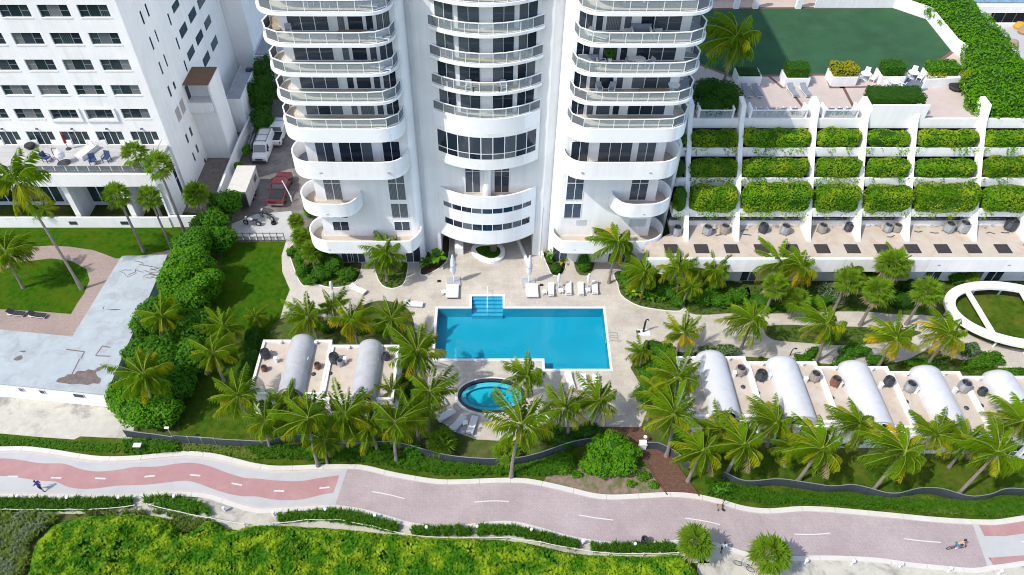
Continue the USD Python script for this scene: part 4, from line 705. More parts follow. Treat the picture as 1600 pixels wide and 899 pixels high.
# ================================================================ the terraced garage on the right with its roof deck
gar = thing('terraced_garage', 'white terraced garage with sloping fins, planted tiers and a roof deck', 'building', (40, 66, 0))
finx = [G(u, v, 5)[0] for u, v in ((1068.8, 378), (1147.6, 377), (1259, 376), (1336, 374.5), (1412, 374), (1516, 373), (1594, 372.5))]; finx.append(finx[-1] + 8.5)
FT = .5
prof = [(59.6, 5.0), (61.1, 6.7), (63.1, 9.2), (65.4, 12.0), (67.6, 14.9), (68.3, 16.75), (69.9, 16.85), (70.4, 15.0), (66.4, 12.2), (64.2, 9.6), (62.9, 5.0)]
for x in finx: part(gar, 'fin', wallyz(prof, x, x + FT), 'white_wall')
XE = 68
part(gar, 'podium_roof', prism(sg.Polygon([(16.6, 56.95), (XE, 56.95), (XE, 63.5), (19.9, 63.5), (19.9, 61), (16.6, 58.8)]), 4.6, 5.0), 'cream_roof'); part(gar, 'fascia', box(16.5, XE, 56.65, 56.945, 3.2, 5.1), 'white_wall')
part(gar, 'podium_wall', box(19.95, XE, 58.4, 58.8, 0, 4.6), 'white_wall')
for u, v in ((1160, 440), (1075, 440), (1450, 430), (1462, 431), (1518, 428), (1530, 428), (1549, 427), (1562, 427), (1172, 443), (1250, 440), (1262, 440), (1100, 441), (1340, 436)):
    x = W(u, v, 58.4)[0]; w = part(gar, 'door', box(x - .45, x + .45, 58.34, 58.399, .03, 2.5), 'white_paint'); part(w, 'pane', box(x - .39, x + .39, 58.31, 58.338, .1, 2.42), 'glass_dark')
for u in (1470, 1580, 1388): x = W(u, 410, 56.65)[0]; part(gar, 'scupper', box(x - .14, x + .14, 56.6, 56.649, 4.2, 4.28), 'metal_grey')
for i in range(20):                                                     # roof lights in the podium roof
    x = 18.8 + i * 2.06 + .0; x = G(1037, 380, 5)[0] + i * (G(1548, 376, 5)[0] - G(1037, 380, 5)[0]) / 11; 
    if x > XE - 2: break
    g = part(gar, 'roof_light', box(x, x + 1.35, 57.75, 59.0, 5.0, 5.03), 'skylight_grate')
    part(g, 'frame', [box(x - .06, x, 57.7, 59.05, 5.0, 5.09), box(x + 1.35, x + 1.41, 57.7, 59.05, 5.0, 5.09), box(x, x + 1.35, 59.0, 59.05, 5.0, 5.09), box(x, x + 1.35, 57.7, 57.75, 5.0, 5.09)] + [box(x + .25 * k, x + .25 * k + .05, 57.75, 59, 5.03, 5.06) for k in range(1, 6)], 'metal_dark')
TIERS = [(61.75, 6.7, 7.8), (63.9, 9.25, 10.35), (66.05, 11.7, 12.8)]
xs = [19.8] + finx
for b in range(len(xs) - 1):
    x0, x1 = (xs[b] + (FT if b else 0)) + .003, xs[b + 1] - .003
    for (y, z0, z1) in TIERS: part(gar, 'planter_front', box(x0, x1, y, y + .22, z0, z1), 'white_wall'); part(gar, 'planter_floor', box(x0, x1, y + .22, y + 2.2, z0, z0 + .3), 'white_wall')
    part(gar, 'kerb_wall', box(x0, x1, 62.25, 62.5, 5.0, 5.62), 'white_wall'); part(gar, 'grille', [box(x0, x1, 62.42, 62.48, 5.9, 5.95)] + [box(q, q + .05, 62.42, 62.48, 5.62, 5.9) for q in np.arange(x0 + .1, x1, .8)], 'metal_grey')
    part(gar, 'deck_front', box(x0, x1, 68.0, 68.25, 14.05, 15.2), 'white_wall')
    if 1 < b < 5: pass
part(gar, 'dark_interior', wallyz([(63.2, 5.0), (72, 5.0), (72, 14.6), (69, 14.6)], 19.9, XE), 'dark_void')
DZ = 15.0
DKP = sg.Polygon([(19.8, 68.3), (XE + 6, 68.3)] + GP([(1700, 165), (1650, 118), (1610, 100), (1572, 78), (1545, 40), (1505, -25)], 15.0) + [(19.8, G(1505, -25, 15.0)[1])])
part(gar, 'deck_slab', prism(DKP, 14.5, DZ - .01), 'white_wall')
part(gar, 'west_wall', box(19.5, 19.79, 63.5, 120, 0, DZ - .02), 'white_wall')
def dp(pts): return sg.Polygon(GP(pts, DZ)).buffer(0)
part(gar, 'deck_tile', sheet(sg.box(19.9, 68.6, 60, 92), DZ + .002), 'deck_pink')
part(gar, 'deck_tile', sheet(sg.box(20, 92, 75, 127).intersection(DKP.buffer(-.3)), DZ + .001), 'deck_pink')
court = dp([(1085, 96), (1142, 118), (1440, 113), (1486, 80), (1447, 31), (1395, 13), (1180, 14), (1085, 16)])
part(gar, 'court', sheet(court, DZ + .012), 'turf'); part(gar, 'court_border', sheet(court.buffer(.42, join_style=2).difference(court), DZ + .010), 'border_brown')
for pl_ in ([(1200, 118), (1222, 137), (1232, 137), (1258, 172)], [(1290, 117), (1298, 137), (1318, 137), (1335, 170)], [(1312, 137), (1362, 136)]): part(gar, 'deck_border', sheet(sg.LineString(GP(pl_, DZ)).buffer(.17, join_style=2, cap_style=2), DZ + .007), 'border_brown')
part(gar, 'slate_floor', sheet(dp([(1396, 122), (1440, 118), (1450, 140), (1425, 150), (1408, 170), (1398, 140)]), DZ + .006), 'slate')
wp = GP([(1272, 12), (1395, 12), (1448, 30), (1488, 80), (1515, 98)], DZ); part(gar, 'court_wall', ribbon(wp, DZ - .01, DZ + 1.55, .22), 'white_wall')
for u in (1150, 1180, 1247): x, y = G(u, 14, DZ); part(gar, 'pergola_column', box(x - .35, x + .35, y - .1, y + .5, DZ, DZ + 3.4), 'white_wall')
part(gar, 'pergola_roof', box(19.9, 52, G(1180, 14, DZ)[1] + 2.5, 118, DZ + 3.4, DZ + 3.8), 'white_wall')
for b in range(1, 4):                                                   # glass rail along the front of the deck
    x0, x1 = xs[b + 0] + FT + .7, xs[b + 1] - .7
    part(gar, 'rail_cap', box(x0, x1, 68.22, 68.30, 16.1, 16.18), 'white_paint')
    for s in (x0, x1): part(gar, 'rail_end', wallyz([(68.26, 15.2), (69.6, 15.2), (69.6, 16.3), (68.26, 16.3)], s - .1, s + .1), 'white_wall')
    n = int((x1 - x0) / 1.4); q = np.linspace(x0 + .1, x1 - .1, n + 1)
    for i in range(n): part(gar, 'glass_panel', box(q[i] + .03, q[i + 1] - .03, 68.25, 68.265, 15.22, 16.1), 'glass_rail')
part(gar, 'block_wall', box(xs[4] + FT + .01, xs[5] + 1.2, 68.0, 68.26, 15.2, 16.9), 'white_wall')
part(gar, 'block_wall', box(19.9, xs[1] - .01, 68.0, 68.3, 14.1, 16.9), 'white_wall')
# hedges on the tiers
HN = {0: 'trimmed green hedge in the lower tier', 1: 'trimmed green hedge in the middle tier', 2: 'trimmed green hedge in the upper tier'}
bay = ['first bay beside the tower', 'second bay from the tower', 'third bay from the tower', 'fourth bay from the tower', 'fifth bay from the tower', 'sixth bay from the tower', 'seventh bay', 'eighth bay']
rngh = np.random.default_rng(11)
hed = {}
for b in range(len(xs) - 1):
    x0, x1 = (xs[b] + (FT if b else 0)) + .1, xs[b + 1] - .1
    if x0 > 66: continue
    for t, (y, z0, z1) in enumerate(TIERS):
        if b == 0 and t == 0 and False: continue
        h = thing('hedge', '%s of the white garage, %s' % (HN[t], bay[b]), 'hedge', ((x0 + x1) / 2, y + .8, z0 + .3), group='hedges on the tiers of the garage')
        lo = [.50, .18, .16][t]; top = [3.35, 2.75, 2.45][t] + rngh.uniform(-.2, .25)
        e0, e1 = x0 - rngh.uniform(0, .25), x1 + rngh.uniform(-.1, .2)
        if t == 0 or b > 2: mid = (e0 + e1) / 2 + rngh.uniform(-.4, .4)
        L1, C1 = hedge_leaves(e0, e1, y - lo, y + 1.75, z1 - (.45 if t == 0 else .12), z0 + .3 + top, 58, .23, 100 + b * 3 + t, .9, .34, trail=.55)
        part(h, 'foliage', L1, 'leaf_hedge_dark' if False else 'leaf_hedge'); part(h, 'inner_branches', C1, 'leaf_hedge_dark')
# planters on the deck
for i, (u0, u1, v, hm, lab, hh) in enumerate(((1150, 1187, 134.5, 'leaf_hedge_dark', 'white planter box with low dark ground cover, nearest the coconut palm on the roof deck', .25), (1224, 1262, 137, 'leaf_tree', 'white planter box with clipped dark green block hedge, second along the roof deck', 1.25),
        (1297, 1336, 135, 'leaf_yellow', 'white planter box with yellow-green shrub, third along the roof deck', 1.0), (1373, 1410, 134.5, 'leaf_tree', 'white planter box with clipped dark green hexagonal hedge beside the round tables', 1.25), (1446, 1494, 134, 'leaf_bright', 'white planter box with leafy green and yellow shrubs by the big hedge', 1.1))):
    (xa, ya), (xb, _) = G(u0, v, DZ), G(u1, v, DZ); d = 2.0; pb = thing('deck_planter', lab, 'planter', ((xa + xb) / 2, ya + d / 2, DZ)); ps = sg.box(xa, ya, xb, ya + d)
    part(pb, 'box', prism(ps.difference(ps.buffer(-.14, join_style=2)), DZ + .014, DZ + 1.15), 'white_wall'); part(pb, 'soil', sheet(ps.buffer(-.1), DZ + 1.0), 'mulch')
    L1, C1 = hedge_leaves(xa + .05, xb - .05, ya + .1, ya + d + .1, DZ + 1.0, DZ + 1.15 + hh, 60 if hh > .5 else 45, .15 if hm in ('leaf_hedge_dark', 'leaf_tree') else .24, 60 + i, .25, .06 if hm == 'leaf_tree' else .22); part(pb, 'shrub', L1, hm); part(pb, 'inner_branches', C1, 'leaf_hedge_dark')
    if i == 4: L1, C1 = blobs_leaves([(xa + .4, ya + .2, DZ + 1.2, .7, .5, .45), (xa + 1.3, ya + .15, DZ + 1.2, .6, .45, .4)], 50, .2, 3); part(pb, 'yellow_shrub', L1, 'leaf_yellow')
(xa, ya), (xb, yb) = G(1430, 168, 16.9), G(1525, 168, 16.9); ph = thing('hedge', 'long dark clipped hedge above the tall white wall at the corner of the roof deck', 'hedge', ((xa + xb) / 2, ya, 15)); L1, C1 = hedge_leaves(xs[4] + FT + .1, xs[5] + 1.0, 68.4, 71.2, 15.2, 17.6, 48, .2, 71, .3, .15); part(ph, 'foliage', L1, 'leaf_hedge_dark'); part(ph, 'inner_branches', C1, 'leaf_hedge_dark')
bh = thing('big_hedge', 'broad bright green hedge mass sweeping round the right corner of the roof deck', 'hedge', (60, 80, 14)); bb = []
for (u, v, z, rx_, ry_, rz_) in ((1462, -4, 16.2, 3.6, 3.2, 1.7), (1486, 16, 16.2, 3.4, 3.2, 1.7), (1511, 38, 16.2, 3.3, 3.2, 1.7), (1533, 60, 16.2, 3.2, 3.2, 1.8), (1546, 86, 16.2, 3.3, 3, 1.9), (1553, 108, 16, 3.6, 3, 2.0), (1570, 118, 15.6, 4.2, 3, 2.0), (1600, 135, 15.2, 4.5, 3.2, 2.0), (1548, 135, 16, 3.4, 2.8, 2.0), (1560, 160, 15.6, 3.4, 2.6, 2.0), (1590, 165, 15.2, 4, 2.8, 2), (1620, 160, 15, 4, 3, 2), (1545, 165, 15.4, 2.6, 2.4, 1.8), (1580, 182, 14.4, 3, 1.6, 1.6)): x, y = G(u, v, z); bb.append((x, y, z, rx_, ry_, rz_))
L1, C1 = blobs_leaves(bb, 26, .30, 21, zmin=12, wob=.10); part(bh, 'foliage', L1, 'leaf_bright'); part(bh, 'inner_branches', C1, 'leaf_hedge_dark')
x, y = G(1510, 150, 16); ys = thing('yellow_shrub', 'yellow-green shrub at the inner edge of the big hedge on the roof deck', 'shrub', (x, y, 15)); L1, C1 = blobs_leaves([(*G(1512, 122, 16), 16, 1.0, .9, .9)], 60, .24, 8); part(ys, 'foliage', L1, 'leaf_yellow'); part(ys, 'inner_branches', C1, 'leaf_hedge_dark')
struct('roof_soil', prism(dp([(1420, -25), (1505, -25), (1545, 40), (1572, 78), (1610, 100), (1700, 130), (1700, 172), (1530, 176), (1500, 140), (1515, 98), (1490, 78), (1450, 28)]), 14.2, 15.02), 'soil')
single('fire_pit', lathe([(0, .5), (.75, .5), (.85, .35), (.6, 0), (0, 0)], 8, (*G(1492, 140, DZ), DZ)), 'black', 'black octagonal bowl in the corner of the roof deck', 'bowl')
part(gar, 'corner_wall', ribbon(GP([(1440, 138), (1500, 134), (1512, 150)], DZ), DZ, DZ + 1.1, .2), 'white_wall')
wt = rtable('white_paint', .6, .74); wc = armchair('white_paint', 'white_paint', 'white_chair'); gl = chaise('fabric_grey', 'grey_lounger', frame='white_paint'); gc = armchair('grey_plastic', 'white_paint', 'grey_chair')
for u, v, lab in ((1350, 124, 'round white table beside the yellow planter'), (1394, 136, 'round white table on the line between tan and slate floor'), (1424, 122, 'round white table on the slate floor in the corner')): copyof(wt, 'round_table', lab + ' of the roof deck', (*G(u, v, DZ), DZ + .015), 0)
k = 0
for u, v, us in ((1350, 124, 'by the yellow planter'), (1394, 136, 'at the slate edge'), (1424, 122, 'on the slate floor')):
    x, y = G(u, v, DZ)
    for a, w_ in ((-40, 'right front'), (200, 'left'), (60, 'right rear')): copyof(wc, 'white_chair', 'white chair %s of the round table %s of the roof deck' % (w_, us), (x + .85 * math.cos(math.radians(a)), y + .85 * math.sin(math.radians(a)), DZ + .015), a - 90)
for u, v, lab in ((1165, 147, 'left of the pair below the first planter'), (1181, 147, 'right of the pair below the first planter'), (1237, 146, 'left of the pair below the block hedge planter'), (1257, 146, 'right of the pair below the block hedge planter')): copyof(gl, 'grey_lounger', 'grey lounger on the roof deck, ' + lab, (*G(u, v, DZ), DZ + .015), 8, 1.05)
for b, us in ((1, 'first'), (2, 'second'), (3, 'third')):
    x0, x1 = xs[b] + FT + 1.2, xs[b + 1] - 1.2; n = [0, 6, 4, 3][b]
    for i in range(n): copyof(gc, 'grey_chair', 'grey slatted chair behind the %s glass rail of the roof deck, number %s from left' % (us, ['one', 'two', 'three', 'four', 'five', 'six'][i]), (x0 + (x1 - x0) * (i + .5) / n, 69.3, DZ + .015), 180 + (i % 3) * 8, 1.1, group='grey chairs behind the %s glass rail of the roof deck' % us)
# air conditioning units
def acunit(name, m, r=.42, h=.85):
    p = thing(name, None, 'air conditioner'); part(p, 'casing', [lathe([(0, .12), (r, .12), (r * .98, h * .55), (r * .93, h), (r * .82, h), (r * .80, h - .10), (0, h - .10)], 10)], m)
    part(p, 'louvres', [lathe([(r * 1.0, z), (r * 1.03, z + .03), (r * .97, z + .06)], 10) for z in np.arange(.2, h - .12, .12)], m); part(p, 'fan_grille', [lathe([(r * k, h - .05), (r * k + .02, h - .03), (r * k + .04, h - .05)], 12) for k in (.2, .4, .6)] + [box(-r * .68, r * .68, -.015, .015, h - .05, h - .02), box(-.015, .015, -r * .68, r * .68, h - .05, h - .02)], 'metal_dark'); part(p, 'fan', lathe([(0, h - .09), (r * .79, h - .09), (0, h - .1)], 12), 'black')
    part(p, 'stand', [box(-r, r, -r * .7, -r * .6, 0, .12), box(-r, r, r * .6, r * .7, 0, .12)], 'steel'); part(p, 'pipe', tube([(r, 0, .3), (r + .25, .05, .25), (r + .3, .1, .02)], .03, 5), 'metal_dark'); return p
acg, act, acr, acd = acunit('ac_unit', 'metal_grey'), acunit('ac_unit', 'metal_tan'), acunit('ac_unit', 'rusty'), acunit('ac_unit', 'metal_dark')
src = {'g': acg, 't': act, 'd': acd, 'r': acr}
for u, v, k, lab, s in ((1057, 366, 'g', 'grey air conditioner on the podium roof left of the first fin', 1.25), (1104, 365, 'g', 'grey air conditioner, left unit in the second bay of the podium roof', 1.25), (1131, 363, 't', 'tan air conditioner, right unit in the second bay of the podium roof', 1.2), (1191, 362, 'd', 'dark air conditioner, left unit in the third bay of the podium roof', 1.2), (1225, 364, 'g', 'grey air conditioner, right unit in the third bay of the podium roof', 1.3),
        (1283, 362, 't', 'tan air conditioner, left unit in the fourth bay of the podium roof', 1.2), (1324, 360, 'd', 'dark air conditioner, right unit in the fourth bay of the podium roof', 1.1), (1385, 361, 'g', 'grey air conditioner, left unit in the fifth bay of the podium roof', 1.1), (1399, 361, 't', 'tan air conditioner, right unit in the fifth bay of the podium roof', 1.1), (1480, 361, 'g', 'grey air conditioner, left unit in the sixth bay of the podium roof', 1.35), (1502, 361, 'g', 'grey wide air conditioner, right unit in the sixth bay of the podium roof', 1.5), (1576, 358, 'd', 'large dark air conditioner in the seventh bay of the podium roof', 1.5)):
    copyof(src[k], 'ac_unit', lab, (*G(u, v, 5.0), 5.0), (u * 7) % 60, s)
x, y = G(932, 372, 4.25); copyof(acg, 'ac_unit', 'grey air conditioner on the ground terrace of the right wing', (x, y, 4.22), 0, 1.1)
rp = np.random.default_rng(9)
for b in range(1, 7):
    x0, x1 = xs[b] + FT + .5, xs[b + 1] - .5
    for j in range(2): xx = rp.uniform(x0, x1 - 1); yy = rp.uniform(60.2, 61.3); single('roof_pipe', tube([(xx, yy, 5.06), (xx + .4, yy + rp.uniform(-.3, .3), 5.07), (xx + .9, yy + rp.uniform(-.2, .5), 5.06)], .045, 5), 'metal_dark', 'dark coolant pipe on the podium roof, bay %s from the tower, %s of two' % (['one', 'two', 'three', 'four', 'five', 'six'][b - 1], ['first', 'second'][j]), 'pipe', group='coolant pipes on the podium roof')
# the neighbour behind the big hedge
nb = thing('neighbour_building', 'white neighbour building with blue skylight roof at the top right corner', 'building', (75, 100, 0)); struct('neighbour_terrace', sheet(sg.Polygon(GP([(1480, 20), (1900, 20), (1900, 150), (1480, 150)], 9)), 9.0), 'concrete')
y0 = G(1560, 36, 9)[1]; xa = G(1530, 36, 9)[0]; part(nb, 'dark_opening', box(xa + 1, xa + 60, y0, y0 + .5, 9, 10.8), 'dark_void'); part(nb, 'pier', box(xa - 2.5, xa + 1, y0 - .2, y0 + 1, 9, 10.8), 'white_wall'); part(nb, 'fascia', box(xa - 3, xa + 60, y0 - .6, y0 + .5, 10.8, 11.7), 'white_wall'); part(nb, 'low_wall', box(xa, xa + 60, y0 - 1.2, y0 - .9, 9, 9.5), 'white_wall')
for i in range(14): part(nb, 'skylight', box(xa - 4 + i * 2.0, xa - 2.1 + i * 2.0, y0 + .6, y0 + 16, 11.75, 11.85), 'blue_glass')
for i in range(15): part(nb, 'glazing_bar', box(xa - 4.1 + i * 2, xa - 4 + i * 2, y0 + .6, y0 + 16, 11.75, 11.95), 'metal_grey')
for i in range(16): part(nb, 'mullion', box(xa + 1.5 + i * 1.6, xa + 1.6 + i * 1.6, y0 - .06, y0 - .001, 9, 10.8), 'metal_tan')
for u, v, m, lab in ((1569, 69, 'black', 'black round tub on the neighbour terrace'), (1581, 72, 'fabric_tan', 'tan covered heap on the neighbour terrace'), (1591, 44, 'yellow', 'yellow drum by the wall of the neighbour terrace'), (1598, 52, 'fabric_tan', 'tan sacks beside the yellow drum')): single('terrace_item', blob_m(G(u, v, 9), 9, m) if False else lathe([(0, .9), (.55, .8), (.8, .3), (.7, 0), (0, 0)], 9, (*G(u, v, 9), 9.0)), m, lab, 'container')
# ================================================================ vaulted villas
def villa(x0, x1, yf, yb, zr, label, vc, vr, seed, rise=1.25, front=True, vm='white_vault'):
    v = thing('vaulted_villa', label, 'building', ((x0 + x1) / 2, (yf + yb) / 2, 0)); g = .012
    part(v, 'wall', box(x0 + g, x1 - g, yf, yb, 0, zr), 'white_wall')
    part(v, 'roof_surface', box(x0 + .25, x1 - .25, yf + .25, yb - .25, zr, zr + .015), 'cream_roof')
    rim = sg.box(x0 + g, yf, x1 - g, yb); part(v, 'parapet', prism(rim.difference(rim.buffer(-.24, join_style=2)), zr, zr + .22), 'white_wall')
    # the vault: a half barrel whose rear end rounds down
    t = np.linspace(0, math.pi, 25); ys = [yf - .02, yf + .5] + list(np.linspace(yf + 1.2, yb - .5, 8)); P = []
    for y in ys: P.append(np.c_[vc + vr * np.cos(t), np.full(25, y), zr - .01 + rise * np.sin(t)])
    for k in np.linspace(.15, 1, 6): P.append(np.c_[vc + vr * np.cos(t) * math.sqrt(max(0, 1 - (k * .75) ** 2)), np.full(25, yb - .5 + .95 * k), zr - .01 + rise * np.sin(t) * math.sqrt(max(0, 1 - k ** 2 * .8))])
    P = np.array(P); V = P.reshape(-1, 3); F_ = []
    for i in range(len(P) - 1):
        for j in range(24): a = i * 25 + j; F_ += [(a, a + 1, a + 26), (a, a + 26, a + 25)]
    c0, c1 = len(V), len(V) + 1; V = np.vstack([V, [vc, yf - .02, zr - .01], [vc, ys[-1] + .95, zr - .01]]); e = (len(P) - 1) * 25
    for j in range(24): F_ += [(c0, j + 1, j), (c1, e + j, e + j + 1)]
    part(v, 'vault', trimesh.Trimesh(V, F_, process=False), vm, smooth=35)
    if front:
        for s in (-1, 1):
            a = np.linspace(.12, 1.35, 9); R_ = vr * .62; pts = [(vc + s * R_ * math.cos(q), zr + .12 + rise * .68 * math.sin(q)) for q in a]; pts = [(vc + s * .12, zr + .15), (vc + s * R_, zr + .15)] + pts + [(vc + s * .12, zr + .12 + rise * .66)]
            po = sg.Polygon(pts).buffer(0); w = part(v, 'arch_window', wallxz(po.buffer(.05), yf - .06, yf - .021), 'white_paint'); part(w, 'pane', wallxz(po, yf - .085, yf - .061), 'glass_dark')
        part(v, 'lintel', box(x0 + .05, x1 - .05, yf - .12, yf - .005, zr - .5, zr - .3), 'white_paint')
        for xa in (vc - 1.7, vc + .15, vc + 1.9 if vc + 3.2 < x1 else vc - 3.3):
            w = part(v, 'window', [box(xa, xa + 1.35, yf - .06, yf - .002, z, z + .07) for z in (.55, 1.35, 2.45)] + [box(q, q + .07, yf - .06, yf - .002, .62, 2.45) for q in (xa, xa + .64, xa + 1.28)], 'white_paint')
            for a in (.08, .72):
                for c, d in ((.63, 1.34), (1.43, 2.44)): part(w, 'pane', box(xa + a, xa + a + .55, yf - .04, yf - .015, c, d), 'glass_dark')
    return v
ZV = 3.15
vn = ['nearest the beach deck', 'second from the left', 'third from the left', 'fourth from the left', 'fifth from the left', 'cut by the photo edge', 'beyond the right edge']
VX = [17.95, 24.72, 31.47, 38.2, 44.95, 51.55, 58.2, 65]; VB = [44.82, 44.17, 43.6, 43.0, 42.42, 41.9, 41.3]
for i in range(7): villa(VX[i], VX[i + 1], VB[i] - 7.0, VB[i], ZV, 'white villa with barrel vault roof in the right-hand row, ' + vn[i], VX[i] + 3.3, 1.5, i)
villa(-22.95, -16.02, 40.3, 46.9, ZV, 'white villa with weathered barrel vault left of the pair beside the pool', -18.95, 1.25, 20, 1.2, vm='grey_vault'); villa(-16.0, -9.25, 39.7, 46.25, ZV, 'white villa with weathered barrel vault right of the pair beside the pool', -12.1, 1.25, 21, 1.2, vm='grey_vault')
for i, (u, v, k, lab, s) in enumerate(((1155, 584, 't', 'on the first right-hand villa, right of its vault', 1.15), (1187, 592, 'd', 'on the second right-hand villa, left of its vault', 1.2), (1271, 593, 't', 'on the second right-hand villa, right of its vault', 1.15), (1303, 601, 'r', 'rusty, on the third right-hand villa, left of its vault', 1.1), (1386, 601, 'd', 'on the third right-hand villa, right of its vault', 1.1), (1419, 609, 'g', 'on the fourth right-hand villa, left of its vault', 1.2), (1503, 609, 'g', 'on the fourth right-hand villa, right of its vault', 1.3), (1532, 616, 'd', 'on the fifth right-hand villa, left of its vault', .9),
        (416, 558, 'd', 'beside the left parapet of the left pool villa', 1.1), (414, 579, 'r', 'near the front of the left pool villa roof', .7), (497, 575, 'r', 'right of the vault on the left pool villa', .75), (523, 565, 'd', 'left of the vault on the right pool villa', 1.15), (533, 570, 'g', 'small, behind the dark unit on the right pool villa', .8), (604, 561, 'd', 'right of the vault on the right pool villa', .9))):
    copyof(src[k], 'ac_unit', {'t': 'tan', 'd': 'dark', 'r': 'brown', 'g': 'grey'}[k] + ' air conditioner ' + lab, (*G(u, v, ZV), ZV + .016), (u * 13) % 80, s)
VCS = [(v0 + 3.3, 'the %s right-hand villa' % o) for v0, o in zip(VX, ['first', 'second', 'third', 'fourth', 'fifth', 'sixth', 'seventh'])] + [(-18.95, 'the left pool villa'), (-12.1, 'the right pool villa')]
def where(x, y):
    c, n = min(VCS, key=lambda q: abs(q[0] - x)); return n + (', left of its vault' if x < c else ', right of its vault')
for i, (u, v) in enumerate(((1138, 563), (1253, 571), (1361, 579), (1474, 586), (1190, 571), (1304, 578), (1415, 587), (1528, 594), (439, 537), (494, 538), (545, 545), (596, 544), (1161, 605), (1184, 614), (1300, 622), (1372, 630), (1416, 628), (1510, 638), (1533, 634), (490, 585), (516, 584))):
    x, y = G(u, v, ZV); z = ZV + .016; big = i < 12
    if big: p = thing('roof_vent', 'small white roof vent at the rear of ' + where(x, y), 'vent', (x, y, z), group='white roof vents on the vaulted villas'); part(p, 'stack', cyl(x, y, z, z + .35, .13, 10), 'white_paint'); part(p, 'cap', lathe([(0, .46), (.17, .40), (.2, .34), (0, .34)], 10, (x, y, z)), 'white_paint')
    else: p = thing('roof_drain', 'low dark roof drain dome on ' + where(x, y) + (', rear' if u == 516 else ''), 'drain', (x, y, z), group='dark roof drains on the vaulted villas'); part(p, 'dome', lathe([(0, .16), (.12, .14), (.22, .05), (.24, 0), (0, 0)], 10, (x, y, z)), 'metal_dark')
for i, (u, v) in enumerate(((1146, 588), (1200, 592), (1257, 597), (1311, 604), (1374, 606), (1429, 613), (1489, 614), (432, 566), (481, 567), (540, 566), (590, 568))):
    x, y = G(u, v, ZV); z = ZV + .016; p = thing('conduit_box', 'white upright conduit cover on ' + where(x, y), 'cover', (x, y, z), group='white conduit covers on the villa roofs'); part(p, 'cover', box(x - .13, x + .13, y - .16, y + .16, z, z + .62), 'white_paint'); part(p, 'hood', box(x - .16, x + .16, y - .19, y + .19, z + .62, z + .67), 'white_paint')
# the raised oval ring
oc = np.array(G(1590, 490, 1.5)); oa = np.linspace(0, 2 * math.pi, 72, endpoint=False)
def ov(k): return shapely.affinity.rotate(sg.Polygon(np.c_[oc[0] + (7.3 + k) * np.cos(oa), oc[1] + (4.75 + k) * np.sin(oa)]), -9, origin=tuple(oc))
rg = thing('oval_pergola', 'raised white oval ring beam with slanting cross bar over grass at the right edge', 'pergola', (*oc, 0))
part(rg, 'ring', prism(ov(0).difference(ov(-1.1)), 1.2, 1.5), 'white_wall', 20)
for a, b in (((1509, 448), (1556, 526)), ((1594, 448), (1646, 540))): part(rg, 'cross_bar', prism(sg.LineString(GP([a, b], 1.5)).buffer(.24, cap_style=2).intersection(ov(-1.1)), 1.22, 1.495), 'white_wall')
part(rg, 'grass_bed', prism(ov(-1.0), 0.01, .30), 'lawn_dark')
for a in np.linspace(0, 2 * math.pi, 13)[:-1]: q = ov(-.5).exterior.interpolate(a / (2 * math.pi), normalized=True); part(rg, 'post', cyl(q.x, q.y, 0, 1.21, .10, 8), 'white_wall')
# ================================================================ palms and planting
def frond_mesh(az, e0, L, droop, rng, wind=.5, pairs=30, dead=False):
    n = 9; t = np.linspace(0, 1, n); h = np.array([math.cos(az), math.sin(az), 0]); p = [np.zeros(3)]; e = e0
    for i in range(1, n):
        d = h * math.cos(e) + np.array([0, 0, math.sin(e)]); p.append(p[-1] + d * L / (n - 1)); e -= droop * (0.5 + 1.1 * t[i]) / (n - 1)
    p = np.array(p); k = (t ** 1.8)[:, None] * L * wind; p = p + k * np.array([-.26, .46, .03]); r = np.interp(t, [0, 1], [.030, .008])
    rib = tube(p, r, 4, False)
    tt = np.linspace(.13, .985, pairs); c = np.stack([np.interp(tt, t, p[:, q]) for q in range(3)], 1); tan = np.gradient(c, axis=0); tan /= np.linalg.norm(tan, axis=1, keepdims=True)
    side = np.cross(tan, [0, 0, 1.0]); side /= np.linalg.norm(side, axis=1, keepdims=True) + 1e-9; up = np.cross(side, tan)
    V, F_ = [], []; lw = rng.uniform(.8, 1.15, pairs) * L * .29 * (np.sin(np.clip(tt * 1.03, 0, 1) * math.pi) ** .55 * .9 + .12)
    for s in (-1, 1):
        dr = rng.uniform(.35, .75, pairs)[:, None] + (.5 if dead else 0); d = side * s * 0.62 + tan * .60 - up * dr * .60; d[:, 2] -= .50; d += rng.normal(0, .12, d.shape); d[:, 1] += wind * .42; d[:, 0] -= wind * .26; d /= np.linalg.norm(d, axis=1, keepdims=True)
        m_ = c + d * (lw * .5)[:, None]; tip = c + d * lw[:, None]; tip[:, 2] -= lw * .34; w = tan * (L * .0095 + .010) * rng.uniform(.7, 1.3, pairs)[:, None]
        b = len(V) * 0; n0 = sum(len(x) for x in V); V.append(np.stack([c - w, m_ + w * 1.1, tip, m_ - w * 1.1], 1).reshape(-1, 3)); kk = n0 + np.arange(pairs)[:, None] * 4
        F_.append(np.vstack([kk + [0, 1, 2], kk + [0, 2, 3]]))
    return trimesh.Trimesh(np.vstack(V), np.vstack(F_), process=False), rib
